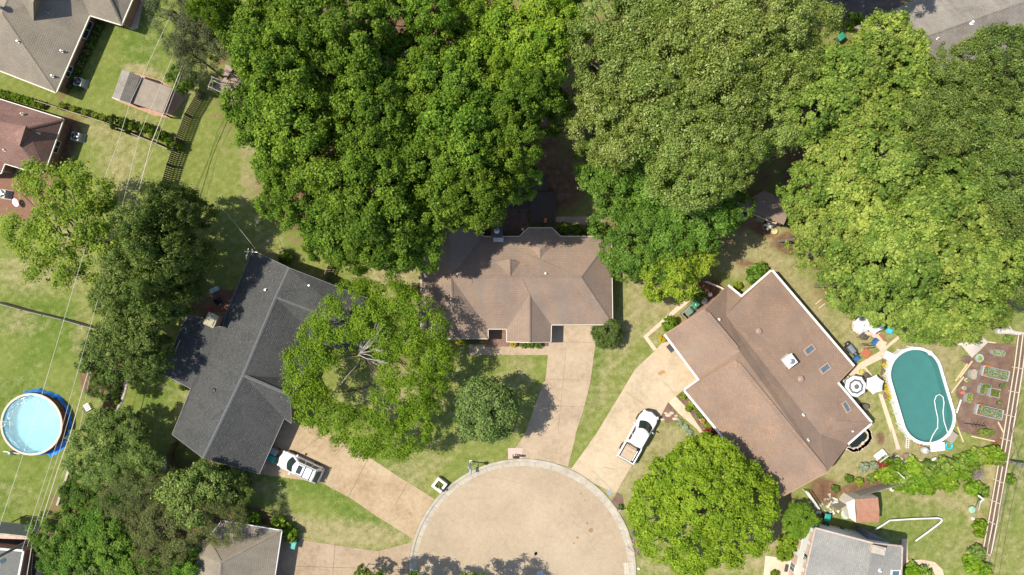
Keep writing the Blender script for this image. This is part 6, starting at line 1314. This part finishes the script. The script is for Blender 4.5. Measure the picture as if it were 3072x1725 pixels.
for i in range(46):
    x, y = rs.gauss(0,1.0), rs.gauss(0,.55); z = rs.uniform(.05,.35)
    if i % 3: b.box((x,y,z/2),(rs.uniform(.1,.5),rs.uniform(.06,.3),z), rs.uniform(0,3), mi=i%4)
    else: b.lathe((x,y,0), [(.07,0),(.12,.2),(.1,.2),(.05,.05)], 9, mi=i%4)
b.build('pile', [M_rimw, M_offw, M_sagep if False else M_gal, M_greyw], t)
t = thing('white_pallet', 'white slatted pallet against the red metal shed', 'pallet', W(*cB(1210,100)), radians(-84)); b = MB()
for i in range(7): b.box((-.75+i*.25,0,.3),(.12,.55,.05))
for s_ in (1,-1): b.box((0,s_*.25,.24),(1.7,.08,.08))
b.build('slat', M_rimw, t)
q = MB().lathe((0,0,.3), [(.5,0),(.52,.04),(.02,.06)], 20).build('glass_table', mat('pale_glass', (.4,.47,.44), .2)); q.location = W(*cB(1205,205)); tag(q, 'round pale glass table top below the white pallet', 'table')
# ------------------------------------------------------------------ bins, air conditioners
def bin_(label, px, py, ang, m, lid, group=None, h=1.05):
    p = W(px,py,h); t = thing('wheeled_bin', label, 'trash bin', (p.x,p.y,0), radians(ang), group)
    def rc(w_, d_, z, ox=0): return [(ox-d_/2,-w_/2,z),(ox+d_/2,-w_/2,z),(ox+d_/2,w_/2,z),(ox-d_/2,w_/2,z)]
    b = MB(); b.loft([rc(.46,.5,.05), rc(.6,.72,h-.05)]); b.build('body', m, t, bevel=.03)
    b = MB(); b.loft([rc(.66,.8,h-.05), rc(.66,.8,h), rc(.5,.6,h+.06)]); b.build('lid', lid, t, bevel=.03)
    b = MB(); b.tube([(-.47,-.25,h-.02),(-.47,.25,h-.02)], .025); b.build('handle', m, t)
    for s_ in (1,-1): o = MB().lathe((0,0,0), [(.03,-.03),(.13,-.03),(.13,.03),(.03,.03)],14).build('wheel', M_tyre, t); o.location = (-.3,s_*.28,.13); o.rotation_euler = (pi/2,0,0)
    return t
M_bgr = mat('green_bin', (.02,.22,.11), .5, .12); M_bdk = mat('faded_dark_bin', (.12,.19,.15), .6, .15); M_btl = mat('teal_bin', (.02,.27,.22), .5, .1); M_bgy = mat('grey_bin', (.28,.31,.30), .6, .1)
t = bin_('bright green wheeled bin with white mark beside the terracotta house', *c10(668,525), 218, M_bgr, M_bgr); MB().box((.0,0,1.115),(.16,.16,.01)).build('sticker', M_rimw, t)
bin_('faded dark green wheeled bin below the bright green one', *c10(545,665), 218, M_bdk, M_bdk)
q = MB().lathe((0,0,0), [(.25,0),(.32,.75),(.36,.78),(.33,.84),(.05,.9)], 20, cap=(True,False)).build('round_trash_can', mat('grey_can', (.26,.29,.28), .5)); q.location = W(*c10(815,450),.4)-Vector((0,0,.4)); tag(q, 'round grey trash can touching the bright green bin', 'trash can')
block('utility_box', 'small white box by the lattice fence next to the terracotta eave', 'box', *c10(950,340), .42, .36, .5, 10, M_rimw)
b = MB(); a_, c_, d_ = W(*c10(370,700)), W(*c10(475,800)), W(*c10(610,480))
for p, q_, in ((a_,c_),(a_,d_)): dd = q_-p; mm = (p+q_)/2; b.box((mm.x,mm.y,.55),(dd.length,.07,1.1), atan2(dd.y,dd.x))
q = b.build('bin_screen', M_greyw); tag(q, 'low grey wooden screen around the two green bins', 'screen')
b2_ = bin_('teal bin at the lower corner of the charcoal roof', *tN(362,325), 150, M_btl, M_btl); bin_('grey bin beside the teal one by the charcoal roof', *tN(385,258), 150, M_bgy, M_bgy)
bin_('light teal wheeled bin right of the tan roof', *tN(572,1160), 255, M_btl, mat('pale_teal', (.10,.36,.29), .5), h=.95)
t = bin_('teal bin in shadow beside the very large rounded bush', *tP(678,895), 80, M_black, M_btl)
bin_('green bin under the trees beside the weathered grey roof', *tD(815,350), 40, M_bdk, M_bgr)
def ac(label, px, py, ang):
    p = W(px,py,.8); t = thing('air_conditioner', label, 'air conditioner', (p.x,p.y,0), radians(ang), 'outdoor air conditioner units')
    MB().box((0,0,.42),(.85,.85,.76)).build('case', mat('ac_grey', (.42,.44,.43), .5, .1), t, bevel=.05)
    b = MB(); b.lathe((0,0,.8), [(.36,0),(.38,.02),(.34,.03)], 24); 
    for r_ in (.1,.17,.24,.31): b.lathe((0,0,.82), [(r_,0),(r_+.012,.008),(r_+.02,0)], 24)
    b.build('grille', M_trim, t); b = MB(); b.cyl((0,0,.801),.35,.35,.004,24); b.build('opening', M_black, t)
    b = MB()
    for k in range(3): b.box((cos(k*2.09)*.15,sin(k*2.09)*.15,.81),(.28,.1,.006), k*2.09)
    b.build('fan_blade', M_metal, t)
    MB().box((.1,0,.02),(1.15,1.0,.05)).build('pad', M_kerb, t); return t
ac('grey air conditioner by the brick wall of the taupe roofed house', *tA(748,785), -12); ac('larger grey air conditioner beside the rust roofed house', *tA(722,1312), -12); ac('air conditioner at the left edge beside the brick patio', *tE(10,580), -10)
q = MB(); q.lathe((0,0,.6), [(.45,0),(.46,.04),(.02,.05)], 16, cap=(True,False)); q.cyl((0,0,0),.04,.04,.6,8); q = q.build('patio_table', M_rimw); q.location = W(*tE(150,668),.6)-Vector((0,0,.6)); q.scale = (.62,1,1); q.rotation_euler = (0,0,.5); tag(q, 'white oval patio table on the shaded brick patio at the left edge', 'table')
block('doormat', 'dark grey mat at the garage front of the terracotta house', 'mat', *tK(1645,625), .85, .55, .03, -50, M_trim, z=.03, bevel=0); block('wall_box', 'small dark box on the garage front of the terracotta house', 'box', *tK(1770,740), .35, .1, .2, -53, M_trim, z=.03, bevel=0)
block('doormat', 'dark grey mat beside the white front of the grey roofed house', 'mat', *cB(312,1052), .8, .45, .03, 78, M_trim, z=.03, bevel=.01)
block('foam_box', 'white crumpled cover at the corner of the shaded brick patio', 'cover', *c14(655,235), 1.0, .5, .5, 25, mat('pale_cover', (.42,.5,.5), .6, .15, 3), bevel=.12)
chair('dark patio chair on the shaded brick patio of the charcoal roofed house', *c14(790,510), 30, M_black, .7); block('red_cushion', 'small red cushion on the shaded brick patio', 'cushion', *c14(545,675), .3, .3, .15, 10, mat('red_cloth', (.5,.03,.06), .7)); block('orange_pot', 'orange pot in a sun fleck on the shaded brick patio', 'pot', *c14(870,810), .4, .4, .35, 10, mat('terracotta_pot', (.55,.2,.08), .7))
q = MB().lathe((0,0,0), [(.62,0),(.6,.3),(.4,.6),(.02,.72)], 18).build('dome_cover', mat('pale_blue_vinyl', (.32,.47,.5), .4, .3, 4)); q.location = W(*tM(1600,390),.3)-Vector((0,0,.3)); tag(q, 'pale blue dome shaped cover beside the olive plank fence', 'cover')
t = thing('lawn_chaise', 'white and dark lounger on the grass beside the gravel bed fence', 'lounger', W(*tI(855,1190)), radians(30)); b = MB()
for i in range(4): b.box((0,-.3+i*.2,.3),(.6,.13,.05))
b.build('seat', M_rimw, t); MB().box((-.45,-.1,.2),(.35,.5,.05)).build('footrest', M_rat, t)
t = thing('wire_cage', 'round white wire cage in the shade of the dark oaks', 'cage', W(*tE(1850,845))); b = MB()
for z in (.05,.4,.75): b.tube([(.38*cos(i*pi/8),.38*sin(i*pi/8),z) for i in range(17)], .012, 4)
for i in range(10): b.tube([(.38*cos(i*.628),.38*sin(i*.628),0),(.38*cos(i*.628),.38*sin(i*.628),.75)], .01, 4)
b.build('wire', M_metal, t)
for i, (x, y) in enumerate((tE(2490,858), tF(340,1040))): q = MB().lathe((0,0,0), [(.12,0),(.16,.12),(.08,.2),(.01,.22)], 9).build('lawn_stone', M_offw); q.location = W(x,y); tag(q, 'small white %s on the open lawn above the charcoal roof' % ('object','stone')[i], 'stone')
# ------------------------------------------------------------------ kerb things
t = thing('mailbox_post', 'grey mailbox on a white post at the kerb of the west lawn', 'mailbox', W(*c6(1120,240)), 0)
b = MB(); b.box((0,0,.06),(.3,.3,.12)); b.box((0,0,1.2),(.12,.12,2.4)); b.build('post', M_offw, t, bevel=.01); b = MB(); b.lathe((0,0,2.4), [(.06,0),(.12,.1),(.17,.25),(.14,.5),(.2,.55),(.02,.68)], 8); b.build('lantern', M_metal, t)
b = MB(); b.tube([(0,-.1,1.3),(0,-.55,1.3)], .04); b.build('arm', M_offw, t)
b = MB(); c_ = Vector((0,-.75,1.3)); b.loft([[(c_.x+.13*cos(a), y, c_.z+(.1*sin(a) if a <= pi else -.1)) for a in [pi*i/8 for i in range(9)]+[pi+.01,2*pi-.01]] for y in (-1.02,-.52)]); b.build('mailbox', mat('mail_grey', (.3,.31,.32), .4), t)
t = thing('stone_planter', 'square white brick planter with mailbox and plants at the kerb', 'planter', W(*c6(180,940),.6)-Vector((0,0,.6)), radians(-38)); b = MB()
for cx, cy, sx, sy in ((0,.48,1.2,.24),(0,-.48,1.2,.24),(.48,0,.24,.72),(-.48,0,.24,.72)): b.box((cx,cy,.38),(sx,sy,.76))
b.build('wall', mat('white_brick', (.66,.60,.50), .8, .15, 7), t); MB().box((0,0,.3),(.7,.7,.4)).build('soil', M_mulch, t); MB().box((.35,-.3,1.0),(.5,.24,.3)).build('mailbox', M_offw, t, bevel=.06)
me = leaf_mesh('plants', np.array([[random.uniform(-.3,.3), random.uniform(-.3,.3), random.uniform(.5,.75)] for _ in range(90)]), unit(rng.normal(size=(90,3))+np.array([0,0,1.])), np.full(90,.14), rng.uniform(.2,.9,90)); me.materials.append(L_yel); o = bpy.data.objects.new('plants', me); C.objects.link(o); o.parent = t
t = thing('double_mailbox', 'black mailbox on a paved pad between the kerb and the centre driveway', 'mailbox', W(*tO(158,290)), 0)
MB().box((.12,.05,.5),(.12,.12,1.0)).build('post', M_black, t); b = MB(); b.loft([[(x, .12*cos(a), 1.1+.12*max(-.6,sin(a))) for a in [2*pi*i/12 for i in range(12)]] for x in (-.3,.32)]); b.build('box', M_black, t); MB().box((-.35,0,.55),(.09,.42,.06)).build('brace', M_black, t)
t = thing('kerb_mailbox', 'weathered grey mailbox at the corner of the small kerb bed', 'mailbox', W(*tO(1135,800)), radians(20)); MB().box((0,0,.5),(.1,.1,1.0)).build('post', M_greyw, t); MB().box((0,0,1.05),(.5,.2,.22)).build('box', M_greyw, t, bevel=.06)
q = MB().cyl((0,0,.028),.28,.28,.006,24).build('manhole_cover', M_metal); q.location = W(*tO(1052,650)); q.location.z = .004; tag(q, 'round grey cover in the apron of the east driveway', 'manhole cover')
q = MB().cyl((0,0,.010),.34,.34,.006,24).build('manhole_cover', M_metal); q.location = W(*tO(385,1436)); tag(q, 'round manhole cover in the turning circle at the bottom edge', 'manhole cover')
t = thing('storm_grate', 'pale storm drain grate at the right kerb of the turning circle', 'drain', W(*tO(1212,1385)), radians(4)); b = MB()
for i in range(9): b.box((0,-.55+i*.14,.024),(.42,.05,.02))
b.box((.24,0,.024),(.05,1.25,.02)); b.box((-.0,0,.022),(.04,1.25,.016)); b.build('grate', M_offw, t)
t = thing('brush_pile', 'pile of cut branches on the grass behind the right kerb', 'brush pile', W(*tO(1310,1130))); b = MB(); rs = random.Random(6)
for i in range(70):
    a = radians(rs.gauss(-85,28)); L_ = rs.uniform(.5,1.6); s_ = Vector((rs.gauss(0,.28), rs.gauss(.1,.55), rs.uniform(.03,.4))); b.tube([s_-Vector((cos(a),sin(a),0))*L_/2, s_+Vector((cos(a),sin(a),rs.uniform(-.1,.15)))*L_/2], [.022,.01], 4)
b.build('branch', mat('cut_branch', (.30,.23,.17), .9, .3), t)
q = MB(); q.lathe((0,0,0), [(.2,0),(.24,.25),(.15,.42),(.03,.5)], 12, cap=(True,False)); q = q.build('trash_bag', mat('blue_bag', (.03,.05,.14), .3, .3, 6)); q.location = W(*tO(1290,1040)); tag(q, 'dark blue bag on top of the cut branches by the kerb', 'bag')
q = MB().lathe((0,0,0), [(.13,0),(.15,.1),(.1,.2),(.01,.22)], 10).build('lawn_stone', M_rimw); q.location = W(*tO(1336,1382)); tag(q, 'small white marker on the grass right of the storm drain', 'marker')
for i, (x,y,r) in enumerate(((1620,1270,.3),(1655,1250,.28),(1690,1305,.32),(1565,1310,.25),(1600,1250,.2),(1700,1275,.2))):
    rs = random.Random(i); b = MB(); b.loft([[(r*q_*rs.uniform(.75,1.1)*cos(a)*1.2, r*q_*rs.uniform(.7,1.1)*sin(a)*.7, z) for a in [k_*pi/4 for k_ in range(8)]] for q_, z in ((1,0),(.95,.12),(.5,.2))]); q = b.build('garden_rock', mat('tan_rock', (.5,.4,.3), .9, .25, 5)); q.location = W(*tK(x,y)); tag(q, 'tan rock in the triangular mulch bed, %s' % ('left of centre','top centre','lower right beside the path','leftmost','small upper one','small right one')[i], 'rock')
# ------------------------------------------------------------------ decks, pergola
def planks(b, P, n, z, th=.05):
    A, B_, C_, D = [W(x,y,z) for x,y in P]
    for i in range(n):
        u0, u1 = (i+.06)/n, (i+.94)/n; q = [A.lerp(B_,u0), D.lerp(C_,u0), D.lerp(C_,u1), A.lerp(B_,u1)]; b.prism([(p.x,p.y) for p in q], z-th, z)
t = thing('timber_deck', 'dark timber deck in tree shade behind the brown roofed house', 'deck')
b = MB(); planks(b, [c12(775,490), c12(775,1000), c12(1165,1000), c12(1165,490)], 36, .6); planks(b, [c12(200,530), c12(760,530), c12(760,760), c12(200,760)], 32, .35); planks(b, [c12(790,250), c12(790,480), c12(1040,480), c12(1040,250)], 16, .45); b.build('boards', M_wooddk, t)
b = MB()
for z, P in ((1.4,[(790,245),(1040,245),(1040,490)]),(1.5,[(1165,490),(1165,1000)]),(1.3,[(775,490),(775,780),(240,770)])):
    q_ = [W(*c12(x,y), z) for x,y in P]
    for a_, c_ in zip(q_, q_[1:]):
        b.tube([a_, c_], .05, 4); n_ = max(2,int((c_-a_).length/.9))
        for i in range(n_+1): p = a_.lerp(c_, i/n_); b.box((p.x,p.y,z/2),(.08,.08,z))
b.build('railing', M_wooddk, t)
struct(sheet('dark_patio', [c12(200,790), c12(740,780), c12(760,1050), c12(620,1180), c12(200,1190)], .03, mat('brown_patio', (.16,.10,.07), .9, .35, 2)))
block('terracotta_planter', 'reddish planter on the dark deck by the bay roof', 'planter', *c12(1015,935), .5, .3, 1.0, 80, mat('terracotta_pot', (.55,.2,.08)))
t = thing('garden_pergola', 'wooden pergola frame over a pale deck beside the wood', 'pergola')
b = MB(); planks(b, [c7(680,300), c7(930,360), c7(700,720), c7(640,700)], 9, .3); planks(b, [c7(870,520), c7(1130,650), c7(950,1180), c7(780,1050)], 12, .3); planks(b, [c7(640,700), c7(800,720), c7(860,1270), c7(330,950)], 12, .28); b.build('deck', mat('pinkish_deck', (.34,.25,.20), .85, .25, 5), t)
b = MB(); M_pg = mat('pale_grey_timber', (.34,.32,.26), .8, .25)
hgt = 2.5
for a_, c_, z0, z1 in (((230,890),(340,640),hgt,hgt),((240,900),(610,1075),hgt,hgt),((300,625),(730,800),hgt,hgt),((730,800),(610,1075),hgt,hgt),((360,735),(690,900),hgt,hgt),((430,385),(860,560),hgt,hgt),((610,130),(930,290),hgt,hgt),((610,1080),(840,1300),hgt,.3),((240,910),(215,970),hgt,2.0),((335,740),(340,960),hgt,1.8),((700,850),(800,980),hgt,hgt)):
    b.tube([W(*c7(*a_),z0), W(*c7(*c_),z1)], .045, 4)
b.build('beam', M_pg, t); b = MB()
for a_, c_ in (((860,560),(1090,770)),((880,540),(1080,600)),((1030,740),(850,850)),((1090,790),(860,1270)),((760,820),(960,1000)),((920,380),(760,780)),((940,480),(1130,650)),((820,730),(1080,800)),((800,1010),(920,1110)),((700,440),(850,540)),((870,870),(1020,910))):
    b.tube([W(*c7(*a_),1.5), W(*c7(*c_),1.1)], .04, 4)
b.build('rail', M_wooddk, t); b = MB()
for x, y in ((230,900),(340,640),(610,1075),(730,800),(860,560),(1090,780),(860,1270),(920,370)):
    p = W(*c7(x,y), hgt if x < 740 else 1.4); b.box((p.x,p.y,p.z/2),(.1,.1,p.z))
b.build('post', M_pg, t)
# ------------------------------------------------------------------ white pipe frame and swing frame on the lower right lawn
b = MB(); P_ = [W(*tP(x,y), z) for x,y,z in ((1135,1010,.5),(1225,955,.5),(1275,920,.5),(1500,905,.5),(1745,897,.5),(1775,905,.5),(1780,920,.5),(1760,945,.5),(1640,1035,.5),(1525,1118,.5))]
t = thing('pipe_frame', 'long bent white pipe frame over the lower right lawn', 'pipe frame'); b.tube(P_, .085, 8); b.build('pipe', M_rimw, t)
b = MB()
for i in (0,2,5,9): b.cyl((P_[i].x,P_[i].y,0),.03,.03,.45,6)
b.build('leg', M_metal, t)
t = thing('swing_frame', 'white swing frame with hanging arm beside the plank fence', 'swing frame'); b = MB()
b.tube([W(*c15(430,1040),2.0), W(*c15(500,1100),2.0), W(*c15(450,1150),1.9), W(*c15(420,1290),.1)], .06, 6); b.tube([W(*c15(415,1035),2.0), W(*c15(510,1105),2.0)], .09, 6); b.build('frame', M_rimw, t)
b = MB(); b.tube([W(*c15(440,1120),1.6), W(*c15(370,1240),.6), W(*c15(330,1270),.4)], .04, 5); b.build('chain', M_metal, t)
q = MB().lathe((0,0,.4), [(.35,0),(.37,.05),(.3,.1),(.02,.1)], 18).build('green_seat', mat('sage_plastic', (.25,.42,.30), .5)); q.location = W(*c15(275,1255)); tag(q, 'round sage green seat left of the white swing frame', 'seat')
q = MB().lathe((0,0,0), [(.16,0),(.2,.15),(.1,.3),(.01,.32)], 10).build('lawn_globe', M_offw); q.location = W(*c15(318,1418)); tag(q, 'small pale globe on the lawn below the white swing frame', 'ornament')
b = MB(); rs = random.Random(21)
for i in range(140):
    a = rs.uniform(0,6.28); s_ = W(*c15(rs.gauss(400,45), rs.gauss(690,50)), rs.uniform(.1,.7)); b.tube([s_, s_+Vector((cos(a)*.5, sin(a)*.5, rs.uniform(-.1,.3)))], [.02,.008], 3)
q = b.build('dead_bush', mat('grey_twigs', (.26,.22,.22), .9, .3)); tag(q, 'round mass of grey bare twigs right of the overgrown hedge', 'dead bush')
# fire pit by the woodland shed
t = thing('fire_pit', 'round stone fire pit with pale ash by the woodland shed', 'fire pit', W(*c11(1265,1085))); b = MB(); rs = random.Random(1)
for i in range(12): a = i*pi/6; b.box((.5*cos(a),.5*sin(a),.15),(.2,.24,.3),a, mi=i%2)
b.build('ring', [M_brick_p, M_trim], t, bevel=.03); MB().cyl((.05,.05,.02),.42,.42,.1,16).build('ash', mat('ash', (.38,.40,.35), .9, .3, 6), t)
block('white_bucket', 'white box between the fire pit and the tree stump', 'box', *c11(1370,1120), .35, .4, .3, 20, M_rimw); q = MB().cyl((0,0,0),.36,.33,.35,14).build('tree_stump', mat('cut_wood', (.58,.46,.22), .8, .15)); q.location = W(*c11(1370,1235)); tag(q, 'pale round tree stump below the fire pit', 'stump')
for x, y, L_, Wd, a, m, lb, nm in ((545,600,1.1,.4,-28,M_offw,'pale frame lying on the woodland shed roof edge','window_frame'),(525,735,.7,.5,-10,mat('light_blue_plastic',(.10,.35,.55),.5,.2),'light blue tub under the woodland shed beam','tub'),(590,840,.45,.45,10,mat('deep_blue_plastic',(.01,.06,.45),.4),'deep blue bin by the woodland shed','crate'),(318,830,.6,.55,70,mat('grey_plastic',(.35,.37,.42),.5),'grey plastic chair back left of the deep blue bin','chair_back'),(1060,930,.9,.5,-25,M_greyw,'grey box beside the beam of the woodland shed','box')):
    block(nm, lb, nm.replace('_',' '), *c11(x,y), L_, Wd, .4 if nm != 'window_frame' else 3.0, a, m)
t = thing('birdbath', 'dead stump with pale cut in the clearing near the weathered roof', 'stump', W(*tD(1040,650))); MB().lathe((0,0,0),[(.4,0),(.35,.3),(.3,.5),(.02,.52)],10).build('stump', B_pale, t)
# ------------------------------------------------------------------ utility poles and lines
def upole(label, base, h, r, arm_ang, transformer):
    p = W(*base); t = thing('utility_pole', label, 'utility pole', (p.x,p.y,0)); MB().cyl((0,0,0),r,r*.7,h,14).build('shaft', mat('pole_wood', (.25,.24,.21), .85, .25, 3), t)
    b = MB(); b.box((0,0,h-.5),(2.2,.12,.14), arm_ang); b.build('crossarm', M_greyw, t)
    b = MB()
    for u in (-1,-.4,.4,1): b.lathe((u*cos(arm_ang),u*sin(arm_ang),h-.43), [(.03,0),(.06,.08),(.03,.18)], 8)
    b.build('insulator', M_rimw, t)
    if transformer: b = MB(); b.lathe((.35,-.45,h-3.2), [(.22,0),(.24,.05),(.24,.85),(.2,.95),(.02,1.0)], 16, cap=(True,False)); b.build('transformer', mat('transformer_grey', (.5,.55,.56), .4), t); b = MB(); b.tube([(.3,-.5,h-2.1),(.1,-.9,h-1.9)], .05); b.tube([(.5,-.3,h-2.1),(.9,-.1,h-1.7)], .03); b.build('bushing', M_rimw, t)
    return t
upole('grey utility pole with transformer leaning out over the flat roof, bottom left', c0(985,430), 9.2, .17, .4, True)
upole('thick grey utility pole at the plank fence near the right edge', (3015,1379), 10.5, .16, 1.2, False)
def wire(label, pts, r, m, name='power_line'):
    b = MB(); b.tube([W(x,y,z) for x,y,z in pts], r, 5); q = b.build(name, m); return tag(q, label, 'cable')
M_wire = mat('aluminium_wire', (.55,.52,.44), .6, .1); M_wdk = mat('black_cable', (.05,.05,.05), .7)
wire('leftmost thin power line crossing the west yards', [tA(1660,120)+(9.4,), tA(1610,220)+(9.3,), tA(1250,1000)+(8.9,), tA(1130,1400)+(8.8,), tE(1010,420)+(8.7,), tE(840,1050)+(8.6,), tE(720,1446)+(8.6,), tI(410,1050)+(8.7,), tM(230,260)+(8.8,), tM(0,960)+(9.1,), (-60,1700,9.2)], .019, M_wire)
wire('middle thin power line crossing the west yards', [tA(1800,240)+(8.6,), tA(1760,320)+(8.5,), tA(1410,1150)+(8.0,), tE(1340,30)+(7.9,), tE(1070,1150)+(7.7,), tI(950,130)+(7.7,), tI(600,1380)+(7.9,), tM(480,380)+(8.0,), tM(230,1150)+(8.3,), c0(575,770)+(8.4,)], .016, M_wire)
wire('thick bundled cable, rightmost of the lines over the west yards', [tA(1950,200)+(6.6,), tA(1855,385)+(6.5,), tA(1520,1230)+(6.2,), tE(1460,90)+(6.2,), tE(1300,700)+(6.0,), tE(1140,1330)+(6.0,), tI(1030,290)+(6.0,), tI(820,950)+(6.1,), tI(680,1446)+(6.1,), tM(560,420)+(6.2,), tM(350,1090)+(6.4,), c0(890,500)+(6.4,)], .038, mat('pale_cable', (.56,.47,.37), .6, .1))
wire('thin line left of the thick bundled cable at the lower end', [tI(700,1170)+(7.0,), tM(560,300)+(7.0,), tM(330,1000)+(7.2,), c0(800,380)+(7.4,), c0(720,700)+(7.6,)], .016, M_wire)
wire('thin line right of the thick bundled cable', [tA(1830,500)+(6.0,), tA(1640,1000)+(5.7,), tE(1500,100)+(5.6,), tE(1240,690)+(5.5,), tE(1130,1150)+(5.5,), tI(960,400)+(5.5,), tI(760,1446)+(5.6,), tM(440,900)+(5.8,)], .016, M_wire)
wire('pale cable running down past the flat roof to the bottom edge', [c0(850,560)+(6.0,), c0(800,900)+(6.2,), c0(710,1446)+(6.4,), c0(690,1700)+(6.5,)], .035, mat('pale_cable', (.56,.47,.37)))
wire('dark cable beside the pale one at the bottom edge', [c0(900,600)+(5.0,), c0(870,900)+(5.2,), c0(810,1500)+(5.5,)], .02, M_wdk)
wire('house service line to the corner of the charcoal roof', [tE(1850,520)+(6.0,), tE(2180,760)+(5.0,), tE(2460,1110)+(3.4,)], .016, M_wire)
wire('dark cable over the grass strip at the right edge, left one', [(3080,1180,6.5), tP(2460,60)+(6.3,), c15(1090,400)+(6.2,), c15(900,900)+(6.2,), c15(800,1446)+(6.3,), tP(2200,1446)+(6.5,), (2950,1800,6.6)], .025, M_wdk)
wire('dark cable over the grass strip at the right edge, right one', [(3100,1300,7.5), c15(1060,800)+(7.3,), c15(920,1446)+(7.4,), tP(2330,1446)+(7.6,), (2985,1800,7.7)], .022, M_wdk)
struct(sheet('grass_verge', [(3088,1000),(3100,1000),(3300,1000),(3300,1800),(2960,1800),(2962,1700),(2990,1560),(3028,1330)], .006, None) ) if False else None
# print of how the scene reads
